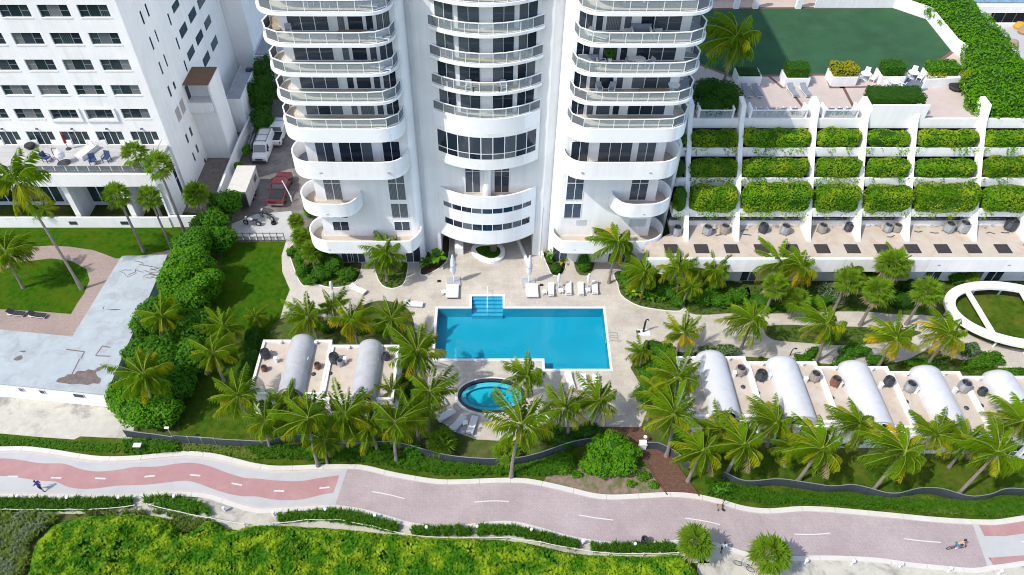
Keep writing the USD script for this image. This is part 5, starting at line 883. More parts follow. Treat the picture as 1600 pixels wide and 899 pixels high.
def coconut(seed, h, n=24, L=2.7, yellow=.2, gold=0.0):
    rng = np.random.default_rng(seed); p = thing('coconut_palm', None, 'palm tree'); lean = rng.uniform(-.11, .11, 2)
    zz = np.linspace(0, 1, 8); pts = np.c_[lean[0] * h * (zz ** 2 - 1), lean[1] * h * (zz ** 2 - 1), zz * h]; part(p, 'trunk', tube(pts, np.interp(zz, [0, .12, 1], [.24, .15, .10]), 8), 'trunk', 40)
    part(p, 'crownshaft', tube([(0, 0, h - .25), (0, 0, h + .1), (0, 0, h + .55)], [.16, .15, .03], 7), 'midrib', True)
    n = int(n * 1.08)
    for i in range(n):
        f = i / (n - 1); az = i * 2.39996 + rng.uniform(-.35, .35); e0 = math.radians(82 - 112 * f ** .8 + rng.uniform(-14, 14)); LL = L * 1.08 * rng.uniform(.78, 1.12) * (.75 if f < .1 else 1)
        wnd = .75 * (1 - .6 * f); m, rib = frond_mesh(az, e0, LL, math.radians(rng.uniform(45, 75) + 25 * (1 - f)), rng, wnd, dead=f > .9)
        q = rng.uniform(); mt = 'frond'
        if f > .35 and q < yellow * 1.7: mt = 'frond_yellow'
        if f > .45 and q < gold: mt = 'frond_gold'
        if f > .93 and rng.uniform() < .55: mt = 'frond_dry'
        m.apply_translation((0, 0, h + .1)); rib.apply_translation((0, 0, h + .1)); fr = part(p, 'frond', m, mt); part(fr, 'midrib', rib, 'midrib', True)
    if seed % 2 == 0: 
        for j in range(4): a = j * 1.6 + .4; part(p, 'coconut', mv(trimesh.creation.icosphere(1, .13), (.22 * math.cos(a), .22 * math.sin(a), h - .12)), 'leaf_bright', True)
    return p
def fanpalm(seed, h, n=34, R=.75, pet=.75, skirt=True, thin=False):
    rng = np.random.default_rng(seed); p = thing('fan_palm', None, 'palm tree'); zz = np.linspace(0, 1, 6)
    part(p, 'trunk', tube(np.c_[.0 * zz, .0 * zz, zz * h], np.interp(zz, [0, .15, 1], [.22, .15, .12]) * (.75 if thin else 1), 8), 'trunk', 40)
    for i in range(n):
        f = i / (n - 1); az = i * 2.39996 + rng.uniform(-.2, .2); e = math.radians(80 - 120 * f + rng.uniform(-8, 8)); d = np.array([math.cos(az) * math.cos(e), math.sin(az) * math.cos(e), math.sin(e)]); d[:2] += [-.05, .12]; d /= np.linalg.norm(d)
        base = np.array([0, 0, h]); c = base + d * pet * rng.uniform(.85, 1.15); c[2] -= .08; s = np.cross(d, [0, 0, 1.0]); s /= np.linalg.norm(s) + 1e-9; up = np.cross(s, d); V, F_ = [], []; K = 17
        for j, a in enumerate(np.linspace(-1.95, 1.95, K)):
            dd = d * math.cos(a) + s * math.sin(a) + up * .10 * math.cos(a * 2); dd[2] -= .12 + .12 * abs(a) / 2; dd += rng.normal(0, .05, 3); dd /= np.linalg.norm(dd); ln = R * (1 - .22 * abs(a) / 1.95) * rng.uniform(.7, 1.15); w = np.cross(dd, up); w *= .055 * R / .75; n0 = len(V); tip = c + dd * ln; tip[2] -= .16 * ln
            V += [c, c + dd * ln * .55 + w, tip, c + dd * ln * .55 - w]; F_ += [(n0, n0 + 1, n0 + 2), (n0, n0 + 2, n0 + 3)]
        fr = part(p, 'fan_leaf', trimesh.Trimesh(V, F_, process=False), 'frond_dry' if (skirt and f > .9) else 'fan_leaf'); part(fr, 'petiole', tube([base, base + (c - base) * .5 + [0, 0, .05], c], [.03, .022, .015], 3, False), 'midrib')
    return p
CP = {}
for key, (sd, h, n, L, ye, go) in {'c3': (1, 3.2, 24, 2.5, .2, 0), 'c4': (2, 4.2, 26, 2.6, .15, 0), 'c5': (3, 5.2, 26, 2.7, .25, 0), 'c6': (4, 6.0, 28, 2.8, .3, .05), 'c7': (5, 7.2, 26, 2.8, .3, 0), 'y5': (6, 5.0, 22, 2.6, .6, .35), 'y4': (7, 3.8, 22, 2.5, .7, .45), 'c13': (8, 13.0, 24, 3.6, .25, 0), 'g4': (9, 4.0, 26, 2.5, .05, 0), 'c4b': (10, 4.2, 21, 2.5, .3, .05), 'c4c': (11, 4.4, 29, 2.75, .2, 0), 'c5b': (12, 5.4, 22, 2.6, .35, .05), 'c5c': (13, 5.0, 31, 2.9, .2, 0), 'c5d': (14, 4.9, 24, 2.45, .3, .1), 'c6b': (15, 6.2, 24, 2.7, .2, 0)}.items(): CP[key] = (coconut(sd, h, n, L, ye, go), h)
ALT = {'c3': ['c3'], 'c4': ['c4', 'c4b', 'c4c'], 'c5': ['c5', 'c5b', 'c5c', 'c5d'], 'c6': ['c6', 'c6b'], 'y5': ['y5'], 'y4': ['y4'], 'g4': ['g4', 'c4b'], 'c7': ['c7'], 'c13': ['c13']}
for key, (sd, h, n, R, pet, sk) in {'f3': (31, 3.2, 40, .95, .80, True), 'f5': (32, 5.0, 42, .95, .82, True), 'w8': (33, 8.6, 30, .95, .95, True), 'w9': (34, 10.2, 30, .95, .95, True), 'f1': (35, 1.3, 34, .85, .75, False)}.items(): CP[key] = (fanpalm(sd, h, n, R, pet, sk), h)
PALMS = [('c13', 28, 288, 1.08, 'tallest coconut palm, at the left edge, its trunk rooted in the oval lawn'), ('c5', 12, 398, 1.0, 'coconut palm low at the left edge beside the oval lawn'), ('g4', 70, 328, .6, 'small dark palm beside the tall coconut palm at the left'),
 ('w8', 183, 305, 1.0, 'fan palm before the podium, left of the three'), ('w8', 233, 308, .92, 'fan palm before the podium, middle of the three'), ('w9', 246, 258, 1.05, 'tallest fan palm before the podium corner'), ('w9', 210, 240, .98, 'fan palm in front of the terrace armchairs, behind the others'), ('f5', 306, 303, 1.05, 'dark fan palm between the podium and the alley wall'),
 ('c6', 226, 588, 1.0, 'large coconut palm over the tree mass next to the pavilion roof'), ('c5', 254, 495, .9, 'coconut palm at the upper edge of the tree mass beside the pavilion roof'), ('c5', 334, 553, .95, 'coconut palm over the dark tree mass, right of the large one'), ('g4', 350, 513, .95, 'coconut palm between the tree mass and the lawn'), ('c5', 372, 620, 1.0, 'coconut palm left of the pool villas by the dark fence'), ('c3', 400, 497, .55, 'small bright palm alone on the left lawn'),
 ('c4', 482, 496, .92, 'coconut palm behind the left pool villa, left of three'), ('y5', 550, 502, .95, 'yellow-green coconut palm behind the pool villas, middle of three'), ('c4', 612, 500, 1.0, 'coconut palm behind the right pool villa, right of three'), ('c6', 652, 552, 1.05, 'coconut palm overlapping the left edge of the pool'), ('c5', 415, 660, .85, 'coconut palm at the front corner of the left pool villa'), ('c7', 482, 655, .95, 'coconut palm with pale bare trunk beside the path'), ('c6', 540, 650, .98, 'coconut palm in front of the wall between the pool villas'), ('c6', 618, 662, 1.0, 'coconut palm before the right pool villa, with a bending trunk'), ('c4', 612, 612, .75, 'dark small coconut palm at the right wall of the right pool villa'), ('c6', 672, 615, .95, 'coconut palm beside the hot tub loungers'),
 ('c4', 824, 588, .9, 'coconut palm at the right end of the hot tub'), ('c7', 815, 665, 1.12, 'large coconut palm in front of the hot tub'), ('c5', 884, 640, .95, 'coconut palm at the front of the pool deck, middle of three'), ('c5', 936, 628, 1.0, 'coconut palm at the front of the pool deck, right of three'),
 ('g4', 604, 398, 1.05, 'windswept coconut palm alone before the left wing of the tower'), ('c6', 966, 380, .97, 'windswept coconut palm before the right wing of the tower'), ('c4', 1006, 428, .9, 'coconut palm in the bed beside the right wing, first from the tower'), ('c5', 1060, 420, .9, 'coconut palm in the bed below the podium, second from the tower'), ('c4', 1115, 425, .9, 'coconut palm in the bed below the podium, third from the tower'),
 ('c3', 1003, 551, .65, 'small coconut palm at the corner of the path by the pool'), ('y4', 1068, 522, .95, 'coconut palm with golden lower fronds beside the garden path junction'), ('c5', 1060, 590, 1.1, 'dense coconut palm against the first vaulted villa, upper one'), ('c5', 1052, 648, 1.1, 'dense coconut palm against the first vaulted villa, lower one'),
 ('c5', 1175, 503, .95, 'coconut palm on the garden path before the second vaulted villa'), ('c4', 1216, 412, 1.0, 'coconut palm against the podium fascia, left of the golden one'), ('y5', 1252, 418, .98, 'coconut palm with bright golden fronds against the podium'), ('c5', 1402, 415, .9, 'coconut palm behind the round fan palms at the podium'), ('c4', 1330, 420, .85, 'dark coconut palm below the podium roof lights'), ('c5', 1292, 508, 1.0, 'coconut palm on the garden path island, middle of the garden'), ('y5', 1400, 530, .98, 'yellow-green coconut palm behind the third vaulted villa'), ('y5', 1484, 525, 1.0, 'yellow coconut palm beside the oval pergola'), 
 ('f5', 1212, 446, .95, 'round fan palm low at the left of the garden'), ('f3', 1246, 468, .95, 'small round fan palm above the garden path'), ('f5', 1326, 438, 1.0, 'round fan palm in the middle of the garden, left of the taller ones'), ('f5', 1396, 412, 1.15, 'largest round fan palm, against the podium roof'), ('f5', 1373, 455, 1.08, 'round fan palm with leaning pale trunk on the garden path'), ('f5', 1448, 455, 1.05, 'round fan palm left of the oval pergola'), ('f3', 1520, 432, .5, 'small fan palm behind the oval pergola'),
 ('c5', 1098, 706, 1.0, 'coconut palm beside the timber ramp'), ('c5', 1162, 697, 1.05, 'coconut palm in front of the second vaulted villa'), ('c4', 1212, 662, .9, 'coconut palm close to the front of the second vaulted villa, behind the row'), ('c5', 1284, 703, 1.1, 'coconut palm in front of the third vaulted villa'), ('c4', 1342, 665, .85, 'coconut palm close to the front of the third vaulted villa, behind the row'), ('c6', 1413, 708, 1.02, 'coconut palm in front of the fourth vaulted villa'), ('c5', 1462, 680, .9, 'coconut palm close to the front of the fourth vaulted villa, behind the row'), ('c6', 1556, 710, 1.05, 'coconut palm in front of the fifth vaulted villa'), ('c5', 1596, 660, 1.0, 'coconut palm at the right edge before the last villa'),
 ('f3', 1086, 846, 1.0, 'round fan palm on the seaward side of the path, left of two'), ('f3', 1204, 866, 1.1, 'round fan palm on the seaward side of the path, right of two'), ('f1', 690, 690, 1.05, 'bushy low fan palm below the hot tub loungers'), ('f3', 470, 370, .85, 'fan palm at the left corner of the tower, upper one'), ('f3', 462, 345, .7, 'small fan palm at the alley corner of the tower'), ('f3', 486, 392, .9, 'fan palm at the left corner of the tower, lower one'), ('f1', 790, 705, .95, 'low bushy palm under the large coconut palm by the hot tub'), ('c4', 452, 632, .85, 'coconut palm pressed against the front wall of the left pool villa'), ('c5', 575, 668, .9, 'coconut palm between the bending palm and the wall palm before the pool villas'), ('c4', 645, 648, .95, 'coconut palm left of the hot tub loungers, below the edge palm'), ('c5', 508, 690, .7, 'low coconut palm by the dark fence before the left pool villa'), ('g4', 520, 478, .75, 'dark small palm between the first two palms behind the pool villas'), ('c4', 1030, 618, .95, 'coconut palm in the shrub mass left of the first vaulted villa'), ('c5', 1126, 672, .85, 'coconut palm against the front windows of the first vaulted villa'), ('c4', 1240, 700, .8, 'small coconut palm between the second and third villa fronts'), ('c5', 1510, 690, .85, 'coconut palm against the front of the fourth and fifth villas'), ('c4', 1080, 448, .8, 'small coconut palm over the stone gap between the garden beds'), ('c13', 1150, 62, 0, '')]
rngp = np.random.default_rng(77)
for key, u, v, s, lab in PALMS:
    if not s: continue
    if key in ALT: key = ALT[key][int(rngp.integers(len(ALT[key])))]
    sr, h = CP[key]; z = h * s; x, y = G(u, v, z); copyof(sr, 'coconut_palm' if key[0] in 'cyg' else 'fan_palm', lab, (x, y, .0), rngp.uniform(-45, 45) if key[0] in 'cyg' else rngp.uniform(0, 360), s)
x, y = G(1150, 62, 21.0); copyof(CP['c7'][0], 'coconut_palm', 'tall shaded coconut palm rising beside the tower in front of the green court', (x, y, 21.0 - 7.2 * 1.35), 15, 1.35)
# trees and shrubs made of leaf masses
def shrub(name, label, cat, blobs, mt, dens=42, size=.22, seed=1, wob=.22, trunk=None, group=None):
    bl_ = [(*G(u, v, z), z, a, b, c) for (u, v, z, a, b, c) in blobs]; x, y = np.mean([b[0] for b in bl_]), np.mean([b[1] for b in bl_]); p = thing(name, label, cat, (x, y, 0), group=group)
    if wob > .1:
        rg_ = np.random.default_rng(seed + 900); ex = []
        for b in bl_:
            for _ in range(5):
                d = rg_.normal(0, 1, 3); d[2] = abs(d[2]) * .8; d /= np.linalg.norm(d); k = rg_.uniform(.28, .5); ex.append((b[0] + d[0] * b[3] * .85, b[1] + d[1] * b[4] * .85, b[2] + d[2] * b[5] * .85, b[3] * k, b[4] * k, b[5] * k))
    else: ex = []
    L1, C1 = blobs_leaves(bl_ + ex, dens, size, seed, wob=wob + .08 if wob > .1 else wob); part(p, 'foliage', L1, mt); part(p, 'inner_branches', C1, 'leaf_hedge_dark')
    for i, b in enumerate(bl_[:trunk or 0]): part(p, 'trunk', tube([(b[0], b[1], 0), (b[0] + .1, b[1], b[2] * .5), (b[0], b[1], b[2])], [.18, .14, .1], 7), 'bark', True)
    return p
shrub('sea_grape_tree', 'broad dark green tree clump beside the alley gate at the upper left of the lawn', 'tree', [(352, 318, 2.6, 1.8, 1.5, 1.8), (330, 350, 2.4, 1.9, 1.6, 1.8), (300, 385, 2.6, 2.3, 1.7, 2.0), (340, 375, 2.0, 1.8, 1.5, 1.6)], 'leaf_tree', 40, .30, 1, trunk=2)
shrub('sea_grape_tree', 'broad bright green tree between the pavilion roof and the lawn', 'tree', [(298, 415, 3.0, 2.6, 2.2, 2.2), (278, 440, 2.8, 2.2, 2.0, 2.0), (315, 445, 2.4, 2.0, 2.0, 1.9), (290, 470, 2.2, 2.4, 1.8, 1.8)], 'leaf_bright', 38, .30, 2, trunk=2)
shrub('sea_grape_tree', 'dark tree mass under the coconut palms beside the pavilion', 'tree', [(240, 500, 2.0, 2.0, 2.0, 1.8), (290, 510, 1.8, 2.2, 2.0, 1.6), (300, 555, 1.8, 2.0, 2.2, 1.7), (250, 560, 2.0, 2.2, 2.2, 1.9), (225, 555, 2.0, 1.9, 1.8, 1.8), (275, 600, 1.7, 2.0, 2.0, 1.6)], 'leaf_tree', 34, .30, 3, trunk=2)
shrub('sea_grape_tree', 'rounded bright sea grape tree at the front corner of the pavilion by the sand', 'tree', [(215, 635, 1.8, 2.3, 2.0, 1.8), (255, 640, 1.6, 1.8, 1.8, 1.6), (192, 620, 1.6, 1.5, 1.7, 1.5), (230, 610, 1.9, 2.0, 1.7, 1.7)], 'leaf_bright', 42, .30, 4, trunk=1)
shrub('sea_grape_bush', 'large rounded sea grape bush beside the timber ramp', 'bush', [(955, 695, 1.5, 1.6, 1.3, 1.1), (930, 712, 1.1, 1.2, 1.0, .9), (980, 706, 1.1, 1.1, 1.0, 1.0), (972, 728, .9, 1.2, 1.0, .9), (942, 730, .9, 1.3, .9, .8), (920, 728, .6, .9, .8, .6)], 'leaf_bright', 60, .26, 5, wob=.42)
shrub('alley_tree', 'dark tree behind the alley wall beside the parked vans', 'tree', [(408, 150, 3.0, 1.5, 2.5, 3.0), (410, 190, 2.0, 1.3, 2.0, 2.2), (412, 120, 3.2, 1.4, 2.5, 3.0)], 'leaf_hedge_dark', 40, .28, 6, trunk=1)
shrub('creeper', 'leafy creeper hanging over the alley wall', 'plant', [(385, 235, 1.4, .5, .9, .7), (374, 262, 1.2, .5, .8, .8)], 'leaf_tree', 80, .2, 7)
tb = thing('deck_tree', 'dense dark green tree on the roof deck between the tower and the first planter', 'tree', (*G(1125, 155, 15.5), 15)); L1, C1 = blobs_leaves([(*G(u, v, z), z, a, b, c) for (u, v, z, a, b, c) in ((1130, 148, 16.3, 2.1, 1.8, 1.5), (1108, 142, 16.2, 2.0, 1.6, 1.5), (1138, 162, 15.9, 1.5, 1.3, 1.2), (1112, 166, 15.9, 1.9, 1.3, 1.2))], 44, .26, 8, zmin=14.5); part(tb, 'foliage', L1, 'leaf_hedge_dark'); part(tb, 'inner_branches', C1, 'leaf_hedge_dark')
shrub('shrub', 'dense green shrubs in the curved bed before the left wing of the tower, larger clump', 'shrub', [(520, 415, .9, 1.5, 1.1, 1.0), (500, 428, .7, 1.1, .9, .8), (542, 428, .6, 1.0, .9, .7), (515, 400, .9, 1.3, .9, 1.0)], 'leaf_tree', 60, .2, 9)
shrub('shrub', 'dense green shrubs along the pale stone path at the left corner of the tower', 'shrub', [(470, 405, .8, .8, .9, .9), (473, 425, .7, .8, .9, .8), (484, 438, .5, .8, .6, .6)], 'leaf_tree', 60, .2, 10)
shrub('box_hedge', 'clipped dark green bush standing in front of the right wing doors', 'hedge', [(912, 408, .9, .85, .7, 1.1), (912, 416, .7, .8, .6, .8)], 'leaf_tree', 90, .14, 11, wob=.06)
shrub('shrub', 'dark green bush at the end of the small bed right of the entrance ramp', 'shrub', [(868, 420, .5, .7, .6, .6), (860, 405, .4, .6, .7, .5)], 'leaf_hedge_dark', 80, .15, 12)
def bigleaf(name, label, u, v, n, h, seed, mt='leaf_bright', L=.9):
    rng = np.random.default_rng(seed); x, y = G(u, v); p = thing(name, label, 'plant', (x, y, .02))
    for i in range(n):
        az = i * 2.4 + rng.uniform(-.3, .3); e = rng.uniform(.25, 1.2); st = np.array([math.cos(az) * .25, math.sin(az) * .25, h * rng.uniform(.5, 1)]); d = np.array([math.cos(az) * math.cos(e), math.sin(az) * math.cos(e), math.sin(e) * .6]); s = np.cross(d, [0, 0, 1]); s /= np.linalg.norm(s); ln = L * rng.uniform(.7, 1.1); w = ln * .28
        b = np.array([x, y, 0]) + st; V = [b, b + d * ln * .35 + s * w, b + d * ln * .75 + s * w * .7 - [0, 0, .1], b + d * ln - [0, 0, .25], b + d * ln * .75 - s * w * .7 - [0, 0, .1], b + d * ln * .35 - s * w]
        part(p, 'leaf', trimesh.Trimesh(V, [(0, 1, 5), (1, 2, 5), (2, 4, 5), (2, 3, 4)], process=False), mt); part(p, 'stem', tube([(x, y, 0), b], .02, 3, False), 'leaf_bright')
bigleaf('banana_plant', 'large leaved bright plant in the bed left of the white plinth', 684, 415, 22, 1.9, 1, 'leaf_bright', 1.1); bigleaf('banana_plant', 'dark large leaved plant beside the left wing door', 668, 418, 14, 1.2, 2, 'leaf_tree', .9); bigleaf('frangipani', 'bare-stemmed frangipani right of the entrance ramp', 858, 410, 16, 1.8, 3, 'leaf_bright', .6); bigleaf('variegated_plant', 'yellow variegated plant at the bed end by the right wing door', 880, 412, 10, .6, 4, 'leaf_yellow', .6)
for i, (u, v, m, lab) in enumerate(((985, 462, 'leaf_bright', 'bright low plant at the tip of the bed nearest the loungers'), (996, 462, 'frond_gold', 'golden palm shoot hanging in the bed nearest the loungers'), (1012, 468, 'leaf_bright', 'bright plant in the front of the first garden bed'), (1030, 468, 'leaf_bright', 'pale leaf plant in the first garden bed'))): bigleaf('bed_plant', lab, u, v, 12, .7, 20 + i, m, .7)
for i, (bs, lab, mt) in enumerate((([(985, 440, .8, 1.1, 1.0, .9), (1005, 448, .7, 1.2, .8, .8), (975, 432, .8, .8, .8, .8)], 'green shrubs in the bed beside the last loungers of the pool row', 'leaf_tree'), ([(1045, 455, .8, 1.3, 1.0, .9), (1060, 470, .6, .8, .8, .7)], 'green shrubs in the first garden bed next to the stone gap', 'leaf_tree'), ([(1098, 465, .9, 1.1, 1.1, 1.0), (1125, 468, .8, 1.2, 1.0, .9), (1150, 462, .8, 1.2, 1.0, .9), (1110, 450, .8, 1.2, .9, .9)], 'dense dark shrub group in the second garden bed', 'leaf_tree'),
     ([(1190, 470, .7, 1.3, 1.0, .8), (1230, 478, .5, 1.2, .7, .6), (1275, 470, .6, 1.6, .8, .7)], 'green shrubs under the round fan palms, left part of the garden', 'leaf_tree'), ([(1290, 455, .7, 1.2, 1.0, .8), (1310, 465, .6, 1.0, .8, .7)], 'silver-green shrub under the middle fan palms', 'leaf_silver'), ([(1345, 420, 1.6, 1.4, 1.0, 1.9), (1360, 440, 1.0, 1.4, 1.0, 1.2)], 'upright dark shrub against the podium below the roof lights', 'leaf_tree'), ([(1410, 470, .8, 1.5, 1.0, 1.0), (1430, 450, .9, 1.2, 1.0, 1.1)], 'dark shrubs under the fan palms left of the oval pergola', 'leaf_hedge_dark'), ([(1500, 436, .7, 1.2, .7, .9)], 'round green bush between the podium doors and the oval pergola', 'leaf_tree'), ([(1596, 428, .6, 1.1, .6, .7)], 'green bush at the right edge below the podium', 'leaf_tree'),
     ([(1133, 548, .6, 1.3, .8, .7), (1108, 548, .6, 1.0, .7, .7)], 'silver-grey shrub behind the first vaulted villa', 'leaf_silver'), ([(1255, 560, .3, .9, .5, .4), (1270, 552, .4, .8, .6, .6)], 'low green shrub behind the second vaulted villa', 'leaf_tree'), ([(1335, 548, .5, 1.6, .8, .7), (1320, 565, .4, 1.2, .6, .5), (1370, 562, .4, 1.2, .6, .5)], 'green shrubs between the garden path and the third vaulted villa', 'leaf_tree'), ([(1440, 568, .3, 1.6, .6, .5), (1530, 568, .4, 2.0, .7, .6), (1550, 560, .5, 1.2, .8, .7), (1590, 582, .3, 2.0, .6, .5)], 'bright green shrubs below the oval pergola', 'leaf_bright'), ([(1515, 548, .6, 1.0, .8, .8)], 'silver shrub below the left end of the oval pergola', 'leaf_silver'),
     ([(1022, 590, 1.0, 1.4, 1.5, 1.2), (1010, 615, .9, 1.2, 1.2, 1.1), (1030, 560, 1.0, 1.2, 1.1, 1.1)], 'dense shrub mass with pale flowers left of the first vaulted villa', 'leaf_tree'), ([(1040, 545, .9, .9, .7, .9), (1020, 540, .8, .8, .6, .7)], 'open white-flowered shrub by the garden path junction', 'leaf_hedge_dark'),
     ([(560, 515, .5, 1.0, .7, .6), (510, 512, .4, 1.2, .7, .5), (600, 510, .5, 1.2, .8, .6)], 'low shrubs behind the pool villas', 'leaf_tree'), ([(640, 545, .8, .9, 1.2, .9), (640, 600, .8, 1.0, 1.5, .9)], 'dark shrubs along the right wall of the right pool villa', 'leaf_hedge_dark'), ([(395, 535, .7, .9, 2.2, .8), (388, 570, .7, .8, 1.8, .8)], 'dark hedge along the left wall of the left pool villa', 'leaf_hedge_dark'), ([(600, 690, .5, 1.4, .7, .7), (560, 700, .4, 1.2, .6, .5), (645, 705, .5, 1.0, .7, .6)], 'green shrubs before the right pool villa along the dark fence', 'leaf_tree'), ([(470, 672, .5, 1.3, .8, .7), (530, 668, .5, 1.3, .8, .7), (430, 668, .5, 1.0, .8, .7)], 'dark understorey shrubs along the front walls of the pool villas', 'leaf_tree'), ([(1085, 668, .5, 1.2, .8, .7), (1120, 700, .5, 1.2, .8, .7), (1060, 690, .6, 1.0, .9, .8)], 'green understorey shrubs at the front corner of the first vaulted villa', 'leaf_tree'), ([(1330, 690, .4, 1.3, .6, .6), (1250, 685, .4, 1.2, .6, .6)], 'low shrubs below the front windows of the third vaulted villa', 'leaf_tree'), ([(880, 690, .6, 1.4, .8, .7), (860, 680, .6, 1.4, .9, .8), (920, 675, .7, 1.6, .9, .8)], 'dark shrubs below the front edge of the pool deck', 'leaf_hedge_dark'), ([(485, 330, 1.0, .8, .8, 1.0), (455, 395, .5, .6, .6, .6)], 'small shrubs beside the alley at the tower corner', 'leaf_tree'))): shrub('shrub', lab, 'shrub', bs, mt, 55, .19, 40 + i)
# ground cover in the beds, dune plants and grasses: nothing one could count
def scatter_in(poly, n, rng):
    x0, y0, x1, y1 = poly.bounds; out = np.zeros((0, 2))
    while len(out) < n:
        q = rng.uniform([x0, y0], [x1, y1], (n * 2, 2)); out = np.vstack([out, q[shapely.contains_xy(poly, q[:, 0], q[:, 1])]])
        if poly.area < .01: break
    return out[:n]
def blades(poly, clumps, per, h, spread, seed, name, mt, w=.035, z0=0.01):
    rng = np.random.default_rng(seed); c = np.repeat(scatter_in(poly, clumps, rng), per, 0); n = len(c); sz = np.repeat(rng.uniform(.6, 1.2, clumps), per); az = rng.uniform(0, 2 * math.pi, n); d = np.c_[np.cos(az), np.sin(az)]; rr = rng.uniform(.1, 1, n) * spread * sz; hh = h * sz * rng.uniform(.6, 1.1, n)
    b = np.c_[c + d * rr[:, None] * .15, np.full(n, z0)]; m_ = np.c_[c + d * rr[:, None] * .55, z0 + hh * .75]; t = np.c_[c + d * rr[:, None] * 1.15 + [-.03, .06], z0 + hh * (1 - .5 * rr / max(spread, 1e-3) * .8)]; s = np.c_[-d[:, 1], d[:, 0], np.zeros(n)] * w
    V = np.stack([b - s, b + s, m_ + s * .9, m_ - s * .9, t], 1).reshape(-1, 3); k = np.arange(n)[:, None] * 5; F_ = np.vstack([k + [0, 1, 2], k + [0, 2, 3], k + [3, 2, 4]])
    m = trimesh.Trimesh(V, F_, process=False); p = fresh('/World', name); usdkit.mesh(stage, p, m, MAT[mt]); return p
def stuff(p, lab, cat): tag(p, lab, cat, None, 'stuff')
stuff(blades(px([(-40, 783), (0, 783), (100, 784), (207, 783), (210, 794), (140, 800), (-40, 802)]), 420, 26, .75, .45, 1, 'dune_grass', 'grass_blade'), 'tall green dune grass strip at the left between path and rope', 'grass')
stuff(blades(px([(228, 778), (250, 779), (290, 780), (325, 795), (330, 806), (300, 806), (250, 796), (230, 792)]), 110, 26, .7, .45, 2, 'dune_grass', 'grass_blade'), 'dune grass clump behind the rope right of the sandy gap', 'grass')
stuff(blades(px([(437, 808), (460, 803), (525, 801), (560, 806), (600, 817), (624, 825), (622, 834), (560, 822), (500, 814), (437, 818)]), 260, 28, .8, .45, 3, 'dune_grass', 'grass_blade'), 'dark green dune grass strip above the middle of the hedge', 'grass')
for i, (a, b, c, lab) in enumerate(((642, 705, 0, 'first'), (714, 736, 0, 'second'), (747, 800, 0, 'third'), (800, 815, 0, 'fourth'), (820, 905, 14, 'fifth'), (925, 1056, 4, 'sixth'))):
    lo = np.interp([a, b], [640, 800, 900, 960, 1060], [828, 826, 850, 857, 854]); stuff(blades(px([(a, lo[0]), (b, lo[1]), (b, lo[1] + 11), (a, lo[0] + 11)]), int((b - a) * 1.5), 26, .8, .42, 10 + i, 'dune_grass', 'grass_blade'), 'dune grass clumps behind the white rope, %s patch counted from the long strip' % lab, 'grass')
stuff(blades(px([(-60, 805), (50, 805), (95, 812), (55, 840), (40, 905), (-60, 910)]), 420, 24, .9, .6, 4, 'dune_grass', 'grass_dry', .03), 'grey-green wild dune grass in the bottom left corner', 'grass')
stuff(blades(px([(-60, 805), (50, 806), (85, 814), (50, 845), (35, 905), (-60, 910)]), 130, 26, 1.0, .7, 14, 'dune_shrubs', 'leaf_silver', .05), 'silver-green low dune shrubs among the wild grass in the bottom left corner', 'shrubs')
stuff(blades(px([(240, 800), (330, 814), (320, 826), (290, 835), (255, 806), (120, 808), (130, 800)]), 120, 20, .6, .4, 5, 'dune_grass', 'grass_dry', .03), 'dry brown dune grass beside the bare sand behind the rope', 'grass')
stuff(blades(px([(196, 692), (275, 694), (280, 706), (240, 708), (198, 709)]), 190, 24, .7, .5, 6, 'verge_grass', 'grass_blade'), 'tall grass tufts at the kerb around the dark lamp base', 'grass')
stuff(blades(px([(385, 700), (430, 698), (500, 704), (545, 708), (600, 704), (640, 716), (690, 727), (800, 736), (890, 712), (900, 735), (850, 745), (770, 743), (690, 744), (640, 735), (570, 722), (500, 720), (400, 716)]).difference(corridor), 900, 22, .65, .45, 7, 'verge_grass', 'grass_blade'), 'long tufted grass along the path below the pool villas', 'grass')
stuff(blades(px([(1100, 752), (1130, 757), (1200, 772), (1300, 778), (1420, 786), (1500, 790), (1600, 784), (1640, 782), (1640, 800), (1540, 806), (1400, 797), (1290, 787), (1200, 789), (1130, 778), (1105, 772)]).difference(corridor), 1100, 22, .75, .5, 8, 'verge_grass', 'grass_blade'), 'tall green grass between the path and the dark fence on the right', 'grass')
stuff(blades(px([(1380, 780), (1530, 790), (1640, 790), (1640, 804), (1500, 805), (1400, 796)]).difference(corridor), 250, 20, .6, .5, 9, 'verge_grass', 'grass_dry'), 'olive brown grass mixed into the tall verge on the right', 'grass')
stuff(blades(px([(275, 695), (400, 700), (420, 712), (400, 720), (340, 708), (280, 706)]).difference(corridor), 420, 14, .25, .25, 19, 'verge_grass', 'grass_dry'), 'low olive ground cover below the dark fence gate', 'ground cover')
stuff(blades(px([(-50, 682), (100, 690), (190, 694), (190, 708), (120, 705), (-50, 696)]).difference(corridor), 700, 10, .14, .2, 29, 'verge_grass', 'grass_blade'), 'short green grass verge below the sand on the left', 'grass')
for i, k in enumerate(('B1', 'B2', 'B6', 'B7', 'B8', 'B9')): stuff(blades(px(BEDS[k], 1).buffer(-.15), int(px(BEDS[k], 1).area * 6), 12, .22, .22, 50 + i, 'bed_cover', 'grass_blade', .04), 'low green ground cover filling the planting bed %s' % ('of the left wing shrubs', 'of the lone windswept palm', 'beside the lounger row', 'with the dense dark shrub group', 'under the round fan palms', 'island of the garden path')[i], 'ground cover')
stuff(blades(px(BEDS['B10']).buffer(-.1), 900, 14, .35, .3, 61, 'bed_cover', 'grass_blade', .05), 'green ground cover behind the vaulted villas', 'ground cover')
